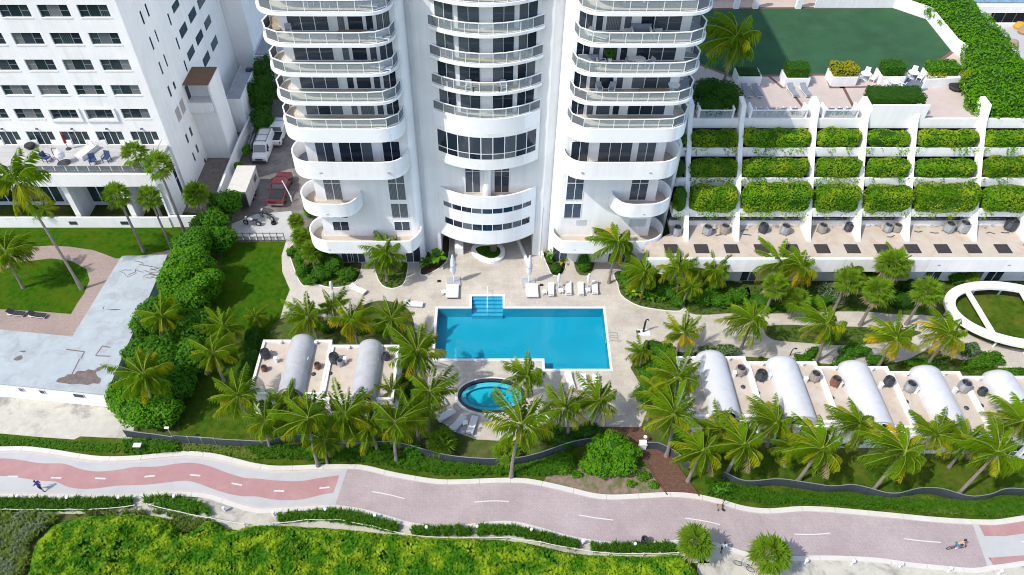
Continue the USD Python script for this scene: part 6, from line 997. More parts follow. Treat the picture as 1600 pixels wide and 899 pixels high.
# the sea grape mass on the dune: displaced mound, thick with round leaves
for i, (u, v, r, lab) in enumerate(((900, 742, .45, 'left of the sea grape bush'), (1005, 745, .6, 'between the bush and the ramp foot'), (1020, 758, .45, 'at the kerb beside the ramp foot'), (880, 735, .65, 'leftmost, at the end of the tufted grass'), (985, 756, .4, 'in front of the sea grape bush'))): shrub('ground_shrub', 'low bright plant on bare brown soil, ' + lab, 'shrub', [(u, v, .22, r, r * .8, r * .65)], 'leaf_bright', 70, .18, 88 + i)
SG = sg.Polygon(smoothpath(GP([(40, 905), (48, 868), (68, 835), (105, 812), (190, 803), (255, 808), (290, 832), (330, 812), (362, 828), (400, 820), (480, 822), (600, 832), (680, 840), (800, 844), (900, 864), (1000, 868), (1060, 866), (1085, 885), (1100, 930), (1050, 990), (500, 990), (0, 960)], .5), .5, True)).buffer(0)
rs = np.random.default_rng(12); q = scatter_in(SG, 64000, rs); edge = np.minimum(1, shapely.distance(shapely.points(q), SG.exterior) / 1.1) ** .6
hz = edge * (.75 + 1.0 * meshkit.fbm(np.c_[q * .38, np.zeros(len(q))], 3, 5) + .5 * meshkit.fbm(np.c_[q * 1.3, np.zeros(len(q))], 2, 9)); dpt = np.abs(rs.normal(0, .10, len(q))); gap = meshkit.fbm(np.c_[q * .9, np.zeros(len(q))], 3, 33) < .30
keep = ~(gap & (rs.uniform(size=len(q)) < .75)); P3 = np.c_[q, np.maximum(.06, hz - dpt)][keep]; Nn = np.tile([0, -.15, 1.0], (len(P3), 1))
sgm = leaves_at(P3, Nn, .28, rs, 1.25, .95); pth = fresh('/World', 'sea_grape_hedge'); usdkit.mesh(stage, pth, sgm, MAT['leaf_seagrape']); stuff(pth, 'broad yellow-green sea grape mass covering the dune at the bottom', 'hedge')
gx = np.linspace(SG.bounds[0], SG.bounds[2], 150); gy = np.linspace(SG.bounds[1], SG.bounds[3], 30); XX, YY = np.meshgrid(gx, gy); pt = np.c_[XX.ravel(), YY.ravel()]; ins = shapely.contains_xy(SG, pt[:, 0], pt[:, 1]); ed = np.where(ins, np.minimum(1, shapely.distance(shapely.points(pt), SG.exterior) / 1.1) ** .6, 0)
zz = np.where(ins, ed * (.75 + 1.0 * meshkit.fbm(np.c_[pt * .38, np.zeros(len(pt))], 3, 5)) - .22, -.08); i, j = np.meshgrid(np.arange(29), np.arange(149), indexing='ij'); a = (i * 150 + j).ravel(); f4 = np.c_[a, a + 1, a + 151, a + 150]; pth = fresh('/World', 'dune_mound'); usdkit.mesh(stage, pth, trimesh.Trimesh(np.c_[pt, zz], np.vstack([f4[:, [0, 1, 2]], f4[:, [0, 2, 3]]]), process=False), MAT['leaf_hedge_dark'], True); tag(pth, kind='structure')
# ================================================================ fences, rope, lamps, bin
def screen_fence(pts, label, h=1.2, seed=0):
    line = smoothpath(GP(pts), .4); f = thing('screen_fence', label, 'fence', (*line[len(line) // 2], 0)); q = resample(line, 2.2)
    for i, p in enumerate(q): part(f, 'post', cyl(p[0], p[1], 0, h + .03, .035, 6), 'metal_dark')
    L_ = sg.LineString(line)
    for i in range(len(q) - 1):
        sub = shapely.ops.substring(L_, L_.project(sg.Point(q[i])) + .03, L_.project(sg.Point(q[i + 1])) - .03); part(f, 'screen_panel', ribbon(np.array(sub.coords), .06, h, .02), 'mesh_screen')
    part(f, 'top_rail', ribbon(line, h, h + .05, .05), 'metal_grey')
screen_fence([(199, 683), (225, 687), (250, 690), (276, 694)], 'dark mesh fence left of the grey framed gate'); screen_fence([(341, 697), (380, 699), (420, 700), (450, 692), (490, 690)], 'dark mesh fence right of the grey framed gate, curving below the pool villas')
screen_fence([(490, 690), (520, 700), (548, 704), (580, 702), (620, 702), (660, 712), (700, 722), (750, 727), (800, 727), (840, 719), (890, 702), (932, 694)], 'long curved dark mesh fence below the pool villas and the hot tub'); screen_fence([(1008, 703), (1025, 703), (1050, 715), (1075, 735)], 'short dark mesh fence piece at the timber ramp')
screen_fence([(1126, 748), (1160, 762), (1210, 759), (1250, 764), (1292, 770), (1325, 768), (1350, 773), (1375, 780), (1396, 781), (1430, 773), (1462, 774), (1490, 782), (1512, 786), (1540, 782), (1562, 774), (1600, 776), (1650, 784)], 'long wavy dark mesh fence below the right-hand villas')
g = thing('fence_gate', 'grey framed gate with three dark panels in the mesh fence', 'gate', (*G(308, 694), 0)); A, B = np.array(G(278, 693)), np.array(G(340, 697))
for t in np.linspace(0, 1, 4): q = A + (B - A) * t; part(g, 'post', box(q[0] - .04, q[0] + .04, q[1] - .04, q[1] + .04, 0, 1.35), 'steel')
for z in (.08, 1.3): part(g, 'rail', ribbon([A, B], z, z + .07, .06), 'steel')
for k in range(3): part(g, 'panel', ribbon([A + (B - A) * (k / 3 + .02), A + (B - A) * ((k + 1) / 3 - .02)], .16, 1.29, .02), 'mesh_screen')
x, y = G(276, 693); sl = thing('lamp_post', 'slim grey lamp post leaning beside the fence gate', 'lamp post', (x, y, 0)); part(sl, 'pole', tube([(x, y, 0), (x - .05, y, 2.6)], .04, 6), 'steel'); part(sl, 'head', box(x - .3, x + .1, y - .1, y + .1, 2.6, 2.68), 'white_paint')
x, y = G(221, 706); vl = thing('path_lamp', 'dark stubby lamp with white flat head in the tall grass by the path', 'lamp', (x, y, 0)); part(vl, 'post', tube([(x, y, 0), (x, y, 1.1)], [.2, .16], 8), 'metal_dark'); part(vl, 'head', box(x - .35, x + .35, y - .2, y + .2, 1.1, 1.2), 'white_paint')
bo = thing('bollard_light', None, 'bollard'); part(bo, 'post', cyl(0, 0, 0, .62, .08, 10), 'white_paint'); part(bo, 'cap', lathe([(0, .78), (.12, .74), (.15, .62), (0, .62)], 12), 'white_paint'); part(bo, 'louvre', [lathe([(.08, z), (.12, z + .02), (.08, z + .04)], 10) for z in (.45, .53)], 'metal_grey')
BO = [(32, 781), (109, 783), (189, 783), (275, 781), (352, 799), (429, 806), (510, 801), (587, 811), (667, 829), (746, 828), (830, 833), (910, 851), (991, 855), (1257, 881), (1330, 882), (1405, 886), (1481, 893), (1559, 897)]
for i, (u, v) in enumerate(BO):
    nb_ = {0: 'at the left edge, below the walker', 3: 'at the right of the sandy gap in the left dune grass', 4: 'on the bare sand where the rope dips', 5: 'at the left end of the middle grass strip', 12: 'beside the black bin', 13: 'on the sand, first to the right of the seaward palms', 17: 'at the right edge on the sand'}.get(i, 'number %s along the seaward kerb counted from the left edge' % ['one', 'two', 'three', 'four', 'five', 'six', 'seven', 'eight', 'nine', 'ten', 'eleven', 'twelve', 'thirteen', 'fourteen', 'fifteen', 'sixteen', 'seventeen', 'eighteen'][i]); copyof(bo, 'bollard_light', 'white bollard light ' + nb_, (*G(u, v), 0), i * 23, 1.0, group='white bollard lights along the seaward kerb')
def rope_fence(pts, label):
    line = np.array(GP(pts, .55)); f = thing('rope_fence', label, 'rope fence', (*line[len(line) // 2], 0)); q = resample(smoothpath(line, .5), 3.0); R_ = []
    for i, p in enumerate(q):
        part(f, 'post', cyl(p[0], p[1], 0, .66, .045, 6), 'rope')
        if i < len(q) - 1:
            t = np.linspace(0, 1, 7)[:-1, None]; s = q[i] + (q[i + 1] - q[i]) * t; R_ += [(a[0], a[1], .60 - .10 * math.sin(math.pi * k)) for a, k in zip(s, t[:, 0])]
    R_.append((q[-1][0], q[-1][1], .6)); part(f, 'rope', tube(R_, .035, 5), 'rope', True)
rope_fence([(-40, 796), (0, 796), (140, 796), (180, 793), (210, 790)], 'white rope on short posts above the grass at the left edge'); rope_fence([(230, 788), (275, 799), (325, 809), (350, 814), (382, 819)], 'white rope dipping over bare sand right of the gap')
rope_fence([(427, 818), (467, 813), (540, 813), (622, 833), (650, 836), (707, 841.5), (792, 840), (861, 850), (905, 859), (955, 865), (1015, 865), (1060, 864)], 'long white rope between dune grass strip and sea grape mass')
x, y = G(1005, 850); bn = thing('litter_bin', 'round black litter bin on the seaward kerb of the path', 'bin', (x, y, .05)); part(bn, 'body', lathe([(0, .0), (.25, 0), (.28, .85), (.25, .88), (.22, .82), (0, .5)], 18, (x, y, .05)), 'black', 30); part(bn, 'rim', lathe([(.22, .88), (.30, .9), (.30, .95), (.22, .95)], 18, (x, y, .05)), 'metal_dark')
# ================================================================ pool furniture
lo, lod = chaise('fabric_white', w=.66, flat=.30), chaise('fabric_white', w=.66, flat=.10, dbl=True)
for u, v, lab in ((707, 458, 'wide white double lounger left of the pool steps, under the closed parasol'), (831, 457, 'wide white double lounger right of the pool steps, under the closed parasol')): copyof(lod, 'double_lounger', lab, (*G(u, v), .02), 180, 1.0)
for u, v, lab in ((861, 455, 'white lounger, first of the four in the row right of the steps'), (888, 453, 'white lounger, second of the four in the row right of the steps'), (907, 454, 'white lounger, third of the four in the row right of the steps'), (929, 452, 'white lounger, last of the four in the row, nearest the planted bed')): copyof(lo, 'lounger', lab, (*G(u, v), .02), 176, 1.0)
for u, v, rz, lab in ((683, 637, 118, 'white lounger by the hot tub, leftmost of the four'), (697, 651, 128, 'white lounger by the hot tub, second from the left'), (716, 664, 145, 'white lounger by the hot tub, third from the left'), (738, 667, 165, 'white lounger by the hot tub, rightmost of the four, beside the grey base'), (647, 478, 85, 'white lounger half hidden by palms left of the pool'), (890, 598, 10, 'white lounger between the pool and the front palms, left'), (912, 602, 5, 'white lounger between the pool and the front palms, middle'), (930, 603, -5, 'white lounger between the pool and the front palms, right'), (560, 455, 60, 'white lounger on the deck behind the yellow-green palm'), (835, 655, 150, 'white lounger in the shade behind the large palm by the hot tub')): copyof(lo, 'lounger', lab, (*G(u, v), .02), rz, 1.0)
stb = thing('side_table', None, 'side table'); part(stb, 'top', box(-.25, .25, -.25, .25, .40, .45), 'white_paint')
for x in (-.2, .2):
    for y in (-.2, .2): part(stb, 'leg', box(x - .03, x + .03, y - .03, y + .03, 0, .4), 'white_paint')
for u, v, lab in ((693, 460, 'small white table left of the left double lounger'), (850, 460, 'small white table between the right double lounger and the row'), (876, 458, 'small white table between first and second lounger of the row'), (918, 457, 'small white table between third and last lounger of the row'), (689, 644, 'small white table between the two left loungers by the hot tub'), (727, 664, 'small white table between the two right loungers by the hot tub')): copyof(stb, 'side_table', lab, (*G(u, v), .02), 8)
pr = thing('closed_parasol', None, 'parasol'); part(pr, 'base', box(-.5, .5, -.5, .5, 0, .1), 'grey_plastic'); part(pr, 'pole', cyl(0, 0, .1, 2.9, .035, 8), 'white_paint'); part(pr, 'canopy', lathe([(0, 2.95), (.05, 2.9), (.16, 2.4), (.22, 1.3), (.13, 1.0), (0, 1.0)], 12), 'fabric_white', 30); part(pr, 'tie', lathe([(.17, 1.75), (.22, 1.78), (.17, 1.82)], 12), 'fabric_grey')
for u, v, lab in ((709, 442, 'closed white parasol behind the left double lounger'), (826, 443, 'closed white parasol behind the right double lounger')): copyof(pr, 'closed_parasol', lab, (*G(u, v), .02), 5, 1.5)
pr2 = thing('small_parasol', None, 'parasol'); part(pr2, 'base', lathe([(0, .12), (.4, .08), (.45, 0), (0, 0)], 16), 'grey_plastic'); part(pr2, 'pole', cyl(0, 0, .1, 2.2, .03, 8), 'white_paint'); part(pr2, 'canopy', lathe([(0, 2.25), (.10, 2.2), (.2, 1.9), (.15, 1.0), (0, 1.0)], 12), 'fabric_white', 30)
for u, v, lab in ((872, 450, 'small closed white parasol between first and second lounger of the row'), (918, 450, 'small closed white parasol beside the last lounger of the row'), (521, 462, 'closed white parasol left of the lone windswept palm')): copyof(pr2, 'small_parasol', lab, (*G(u, v), .02), 0)
for u, v, m, lab in ((724, 673, 'grey_plastic', 'round grey parasol base between the right loungers by the hot tub'), (873, 451, 'grey_plastic', 'round grey parasol base at the first lounger of the row')): single('parasol_base', lathe([(0, .35), (.05, .35), (.06, .12), (.42, .08), (.45, 0), (0, 0)], 18, (*G(u, v), .013)), m, lab, 'parasol base')
for u, v, lab in ((686, 440, 'small black drain box on the deck left of the left parasol'), (846, 446, 'small black drain box on the deck left of the first lounger'), (997, 519, 'small black drain box beside the dark shower post'), ): x, y = G(u, v); single('drain_box', [box(x - .2, x + .2, y - .15, y + .15, .013, .10), box(x - .16, x + .16, y - .11, y + .11, .1, .12)], 'black', lab, 'box')
x, y = G(1005, 519); sh = thing('shower_post', 'black curved outdoor shower post beside the pool at the garden path', 'shower', (x, y, 0)); part(sh, 'post', box(x - .09, x + .09, y - .07, y + .07, .013, 1.75), 'black'); part(sh, 'head', tube([(x, y, 1.7), (x + .05, y, 2.0), (x + .2, y, 2.05), (x + .3, y, 1.9)], .07, 6), 'black'); part(sh, 'tray', box(x - .6, x + .7, y - .5, y + .4, .013, .03), 'coping')
for u, v, lab in ((1234, 556, 'black curved lamp post behind the second vaulted villa'), (1456, 561, 'black curved lamp post behind the fourth vaulted villa')): x, y = G(u, v); c = thing('garden_lamp', lab, 'lamp', (x, y, 0)); part(c, 'post', tube([(x, y, .01), (x, y, .9), (x + .08, y, 1.15), (x + .25, y, 1.2)], .05, 6), 'black', True); part(c, 'head', box(x + .2, x + .42, y - .07, y + .07, 1.12, 1.22), 'black')
for u, v, lab in ((1137, 517, 'dark bicycle shaped rack on the garden path'),): x, y = G(u, v); r = thing('cycle_rack', 'dark looped rack on the garden path behind the first vaulted villa', 'rack', (x, y, 0)); [part(r, 'loop', tube([(x + k * .3, y, .02), (x + k * .3, y, .7), (x + k * .3 + .1, y + .4, .8), (x + k * .3 + .1, y + .8, .02)], .03, 5), 'black') for k in range(4)]
# balcony furniture
bch = armchair('grey_plastic', 'white_paint', 'balcony_chair'); blo = chaise('fabric_grey', 'balcony_lounger', frame='white_paint'); btb = rtable('white_paint', .55, .72, 'balcony_table'); bbr = chaise('fabric_tan', 'tan_lounger', frame='metal_dark'); bsf = thing('balcony_sofa', None, 'sofa')
part(bsf, 'base', box(-.9, .9, -.4, .4, .1, .42), 'fabric_grey'); part(bsf, 'back', box(-.9, .9, .25, .4, .42, .85), 'fabric_grey'); [part(bsf, 'arm', box(s - .08, s + .08, -.4, .25, .42, .62), 'white_paint') for s in (-.82, .82)]
lt = thing('long_table', None, 'table'); part(lt, 'top', box(-1.6, 1.6, -.45, .45, .7, .76), 'fabric_tan'); [part(lt, 'leg', box(a - .05, a + .05, b - .05, b + .05, 0, .7), 'metal_dark') for a in (-1.5, 1.5) for b in (-.38, .38)]
Z = {k: FL[k] + .012 for k in FL}
side_ = lambda x: 'right' if x > 0 else 'left'
for s, n, x, y, k, rz, lab in ((bbr, 'tan_lounger', -19.3, 61.8, 'L1', 20, 'brown covered lounger in the rounded end of the left balcony, second from top'), (bch, 'balcony_chair', -17.9, 60.6, 'L1', 10, 'dark chair on the left balcony second from the top, beside the lounger'), (lt, 'long_table', -12.2, 60.1, 'L1', 0, 'low table at the rail of the left balcony second from the top'), (blo, 'balcony_lounger', -9.8, 60.0, 'L1', 75, 'grey lounger at the inner end of the left balcony second from the top'), (blo, 'balcony_lounger', -9.9, 59.9, 'L2', 70, 'brown-grey lounger at the inner end of the left balcony third from the top'), (bch, 'balcony_chair', -15.5, 60.1, 'L0', 40, 'grey chair on the topmost left balcony'), (bch, 'balcony_chair', -13.9, 60.2, 'L0', 160, 'grey chair on the topmost left balcony, at its middle'), (blo, 'balcony_lounger', -10.5, 60.0, 'L0', 80, 'pale lounger at the inner end of the topmost left balcony'),
     (bsf, 'balcony_sofa', 11.9, 60.3, 'L0', 0, 'dark covered heap like a sofa on the topmost right balcony'), (blo, 'balcony_lounger', 9.2, 60.2, 'L1', 60, 'green-grey lounger at the inner end of the right balcony second from the top'), (bch, 'balcony_chair', 11.7, 60.4, 'L1', 180, 'grey chair of the group on the right balcony second from the top, left'), (bch, 'balcony_chair', 14.4, 60.4, 'L1', 180, 'grey chair of the group on the right balcony second from the top, right'), (bsf, 'balcony_sofa', 13.0, 60.7, 'L1', 0, 'dark sofa on the right balcony second from the top'), (blo, 'balcony_lounger', 18.0, 61.6, 'L1', -15, 'grey lounger in the rounded end of the right balcony second from the top'),
     (bsf, 'balcony_sofa', 8.6, 60.6, 'L2', 0, 'grey sofa with white arms on the right balcony third from the top'), (bch, 'balcony_chair', 8.6, 59.8, 'L2', 180, 'grey chair facing the sofa on the right balcony third from the top'), (bch, 'balcony_chair', 9.9, 60.3, 'L2', 90, 'grey chair beside the plant on the right balcony third from the top'), (btb, 'balcony_table', 13.2, 60.4, 'L2', 0, 'round white table on the right balcony third from the top'), (bch, 'balcony_chair', 12.3, 60.1, 'L2', 60, 'white chair left of the round table on the right balcony third from the top'), (bch, 'balcony_chair', 14.1, 60.1, 'L2', -60, 'white chair right of the round table on the right balcony third from the top'), (blo, 'balcony_lounger', 17.9, 61.8, 'L2', 80, 'white framed lounger in the rounded end of the right balcony third from the top'),
     (bch, 'balcony_chair', 8.3, 60.0, 'L3', 150, 'pale cushioned chair at the inner end of the right balcony fourth from the top'), (bch, 'balcony_chair', 9.9, 60.7, 'L3', 10, 'pale grey armchair left of the pair on the right balcony fourth from the top'), (bch, 'balcony_chair', 11.1, 60.7, 'L3', -15, 'pale grey armchair right of the pair on the right balcony fourth from the top'), (lt, 'long_table', 14.9, 60.2, 'L3', 0, 'long brown table on the right balcony fourth from the top'), (blo, 'balcony_lounger', 18.0, 61.3, 'L3', -20, 'grey lounger in the rounded end of the right balcony fourth from the top'), (btb, 'balcony_table', 16.9, 61.0, 'L3', 0, 'small round table beside the lounger on the right balcony fourth from the top'),
     (bch, 'balcony_chair', -2.3, 61.1, 'L3', 0, 'grey chair on the golden floored bowed balcony, left of the dark table'), (bch, 'balcony_chair', 1.0, 61.1, 'L3', 10, 'grey chair on the golden floored bowed balcony, right of the dark table'), (lt, 'long_table', -.6, 61.15, 'L3', 0, 'dark table at the middle of the bowed balcony with golden floor'), (bch, 'balcony_chair', -4.2, 62.0, 'L3', 30, 'pale chair at the left end of the bowed balcony with golden floor')): copyof(s, n, lab, (x, y, Z[k]), rz, 1.0 if s is not lt else .8)
x, y, z = 10.6, 60.9, Z['L2']; pp = thing('potted_plant', 'green plant in a white pot on the right balcony third from the top', 'plant', (x, y, z)); part(pp, 'pot', lathe([(0, .5), (.2, .5), (.16, 0), (0, 0)], 12, (x, y, z)), 'white_paint'); L1, C1 = blobs_leaves([(x, y, z + 1.0, .4, .35, .45)], 120, .22, 4); part(pp, 'foliage', L1, 'leaf_tree')
# ================================================================ vehicles in the alley
def wheel(p, x, y, r, wd=.24):
    t = part(p, 'wheel', mv(lathe([(r * .55, -wd / 2), (r * .9, -wd / 2), (r, -wd * .35), (r, wd * .35), (r * .9, wd / 2), (r * .55, wd / 2)], 18), (x, y, r), ry=math.pi / 2), 'tyre', 40); part(t, 'rim', mv(lathe([(0, -wd * .42), (r * .5, -wd * .46), (r * .58, -wd * .4), (r * .58, wd * .4), (r * .5, wd * .46), (0, wd * .42)], 12), (x, y, r), ry=math.pi / 2), 'steel')
def hullbox(pts): return trimesh.convex.convex_hull(np.array(pts, float))
def loft(sections):                        # sections along y: (y, half width bottom, half width top, z bottom, z top)
    V, F_ = [], []
    for (y, wb, wt, zb, zt) in sections: V += [(-wb, y, zb), (wb, y, zb), (wb, y, zb + (zt - zb) * .55), (wt, y, zt - .04), (wt - .06, y, zt), (-wt + .06, y, zt), (-wt, y, zt - .04), (-wb, y, zb + (zt - zb) * .55)]
    for i in range(len(sections) - 1):
        for j in range(8): a, b = i * 8 + j, i * 8 + (j + 1) % 8; F_ += [(a, b, b + 8), (a, b + 8, a + 8)]
    e = (len(sections) - 1) * 8; F_ += [(0, j + 1, j) for j in range(1, 7)] + [(e, e + j, e + j + 1) for j in range(1, 7)]; return trimesh.Trimesh(V, F_, process=False)
def van(label, loc, rz):
    p = thing('cargo_van', label, 'van'); part(p, 'body', loft([(-2.75, .90, .80, .35, .95), (-2.65, .98, .9, .3, 1.1), (-1.85, 1.0, .93, .3, 1.28), (-1.84, 1.0, .9, .3, 1.3), (-1.1, 1.0, .86, .3, 2.08), (-.9, 1.0, .86, .3, 2.15), (2.5, 1.0, .86, .3, 2.18), (2.7, .97, .84, .35, 2.1)]), 'car_white', 25)
    part(p, 'windscreen', hullbox([(-.84, -1.88, 1.33), (.84, -1.88, 1.33), (.78, -1.18, 2.03), (-.78, -1.18, 2.03), (-.84, -1.84, 1.30), (.84, -1.84, 1.3), (.78, -1.14, 2.0), (-.78, -1.14, 2.0)]), 'glass_dark'); part(p, 'bumper', box(-.95, .95, -2.85, -2.72, .3, .55), 'metal_dark'); part(p, 'grille', box(-.5, .5, -2.78, -2.74, .62, .85), 'black')
    for s in (-1, 1):
        part(p, 'side_window', hullbox([(s * 1.005, -1.6, 1.3), (s * 1.005, -.7, 1.3), (s * .90, -.7, 1.95), (s * .90, -1.05, 1.95), (s * .99, -1.6, 1.3), (s * .99, -.7, 1.3), (s * .88, -.7, 1.95)]), 'glass_dark'); part(p, 'headlight', box(s * .78 - .14, s * .78 + .14, -2.79, -2.7, .65, .85), 'louver'); part(p, 'mirror', box(s * 1.08 - .1, s * 1.08 + .1, -1.65, -1.5, 1.3, 1.55), 'black'); part(p, 'roof_rack', box(s * .72 - .025, s * .72 + .025, -.7, 2.4, 2.2, 2.26), 'metal_dark')
        for y in (-1.85, 1.75): wheel(p, s * .88, y, .36)
    part(p, 'rack_bar', [box(-.72, .72, y, y + .05, 2.26, 2.3) for y in (-.5, .9, 2.2)], 'metal_dark'); setops(p, loc, rz, 1); return p
van('white cargo van with roof rack facing the camera in the alley', (*G(414, 238), .01), -1)
def pickup(label, loc, rz, col='car_red'):
    p = thing('pickup_truck', label, 'pickup truck'); part(p, 'body', loft([(-2.85, .95, .93, .45, 1.05), (-2.7, 1.0, .97, .4, 1.1), (-.75, 1.0, .97, .4, 1.1), (1.3, 1.0, .95, .4, 1.12), (2.5, .98, .9, .4, 1.06), (2.85, .9, .82, .45, .95)]), col, 25); part(p, 'bed_cover', box(-.86, .86, -2.62, -.85, 1.1, 1.15), 'black')
    part(p, 'cab', loft([(-.74, .96, .82, 1.1, 1.15), (-.5, .96, .78, 1.1, 1.78), (.6, .96, .78, 1.1, 1.82), (.75, .96, .78, 1.1, 1.78), (1.5, .96, .84, 1.1, 1.14)]), col, 20)
    part(p, 'rear_window', hullbox([(-.72, -.76, 1.2), (.72, -.76, 1.2), (.66, -.56, 1.7), (-.66, -.56, 1.7), (0, -.62, 1.45)]), 'glass_dark'); part(p, 'windscreen', hullbox([(-.76, 1.46, 1.2), (.76, 1.46, 1.2), (.7, .84, 1.77), (-.7, .84, 1.77), (0, 1.1, 1.4)]), 'glass_dark'); part(p, 'tailgate', box(-.8, .8, -2.9, -2.84, .6, 1.02), col); part(p, 'bumper', box(-.95, .95, -2.98, -2.86, .42, .58), 'steel'); part(p, 'hood_line', box(-.8, .8, 1.6, 2.6, 1.09, 1.10), col)
    for s in (-1, 1):
        part(p, 'side_window', [hullbox([(s * .965, a, 1.22), (s * .965, b, 1.22), (s * .82, b - .05, 1.72), (s * .82, a + .05, 1.72), (s * .9, (a + b) / 2, 1.3)]) for a, b in ((-.45, .25), (.33, 1.0))], 'glass_dark'); part(p, 'tail_light', box(s * .9 - .07, s * .9 + .07, -2.9, -2.8, .7, 1.02), 'lamp_red'); part(p, 'mirror', box(s * 1.1 - .1, s * 1.1 + .1, .95, 1.1, 1.15, 1.35), 'black')
        for y in (-1.8, 1.85): wheel(p, s * .9, y, .40)
    setops(p, loc, rz, 1.05); return p
pickup('dark red pickup truck with black bed cover parked in the alley', (*G(440, 301), .01), -1)
pickup('white pickup truck with black bed, half hidden behind the tower balconies', (*G(436, 212), .01), -1, 'car_white')
bxp = thing('box_trailer', 'cream box trailer with grey side door parked in front of the white van', 'trailer'); part(bxp, 'box', box(-1.15, 1.15, -2.6, 2.6, .6, 2.9), 'box_side'); part(bxp, 'roof', box(-1.2, 1.2, -2.65, 2.65, 2.9, 2.97), 'box_cream'); part(bxp, 'ramp_door', box(-1.1, 1.1, -2.75, -2.62, .62, 2.75), 'metal_dark'); part(bxp, 'side_door', box(1.151, 1.19, -.2, .6, .8, 2.5), 'shutter_grey'); part(bxp, 'side_window', box(1.151, 1.2, .9, 1.9, 1.6, 2.3), 'glass_dark'); part(bxp, 'roof_strip', [box(-1.15, 1.15, y, y + .04, 2.972, 2.99) for y in (-1.3, 0, 1.3, 2.4)], 'louver'); part(bxp, 'hitch', tube([(0, -2.7, .5), (0, -3.6, .5)], .06, 6), 'metal_dark')
for s in (-1, 1):
    for y in (-.5, .35): wheel(bxp, s * 1.05, y, .36)
setops(bxp, (*G(386, 308), .01), -1, 1.0)
def motorcycle(label, loc, rz, m='black'):
    p = thing('motorcycle', label, 'motorcycle')
    for y in (-.72, .72): t = part(p, 'wheel', mv(lathe([(.2, -.06), (.29, -.07), (.31, 0), (.29, .07), (.2, .06)], 18), (0, y, .31), ry=math.pi / 2), 'tyre', 40); part(t, 'hub', mv(cyl(0, 0, -.05, .05, .19, 12), (0, y, .31), ry=math.pi / 2), 'steel')
    part(p, 'tank', mv(trimesh.creation.icosphere(2, 1), (0, 0, 0)).apply_scale((.17, .32, .16)).apply_translation((0, .12, .82)), m, True); part(p, 'seat', hullbox([(-.15, -.75, .80), (.15, -.75, .8), (.13, -.1, .72), (-.13, -.1, .72), (-.12, -.75, .88), (.12, -.75, .88), (.1, -.1, .8), (-.1, -.1, .8)]), 'black'); part(p, 'engine', box(-.17, .17, -.2, .3, .32, .66), 'metal_grey'); part(p, 'fork', [tube([(s, .72, .31), (s, .5, .9)], .03, 6) for s in (-.1, .1)], 'steel'); part(p, 'handlebar', tube([(-.38, .3, 1.02), (-.2, .42, 1.0), (.2, .42, 1.0), (.38, .3, 1.02)], .025, 6), 'black'); part(p, 'fairing', hullbox([(-.18, .55, .8), (.18, .55, .8), (0, .75, .85), (-.14, .48, 1.1), (.14, .48, 1.1), (0, .6, 1.15)]), 'white_paint'); part(p, 'exhaust', tube([(.2, .1, .35), (.22, -.9, .4)], .05, 7), 'steel'); setops(p, loc, rz, 1.15); return p
motorcycle('black motorcycle with white fairing parked in front of the box trailer', (*G(418, 342), .012), 60); motorcycle('white scooter-like motorcycle lying close to the alley gate beside the black one', (*G(395, 352), .012), 80, 'white_paint')
x, y = G(428, 350); single('wheel_stack', [lathe([(.18, z), (.3, z), (.33, z + .08), (.3, z + .16), (.18, z + .16)], 14, (x, y, 0)) for z in (.012, .18)], 'tyre', 'two stacked tyres beside the black motorcycle', 'tyres')
x, y = G(456, 315); ap = thing('barrier_pole', 'white raised barrier pole at the tower corner of the alley', 'barrier', (x, y, 0)); part(ap, 'post', cyl(x, y, 0, .9, .1, 8), 'white_paint'); part(ap, 'arm', tube([(x, y, .85), (x - .7, y + .4, 3.0)], .06, 6), 'white_paint')
single('tarp', lathe([(0, .9), (.3, .8), (.5, .4), (.55, 0), (0, 0)], 9, (*G(345, 318), .01)), 'teal_tarp', 'teal tarpaulin bundle against the alley wall', 'tarpaulin')
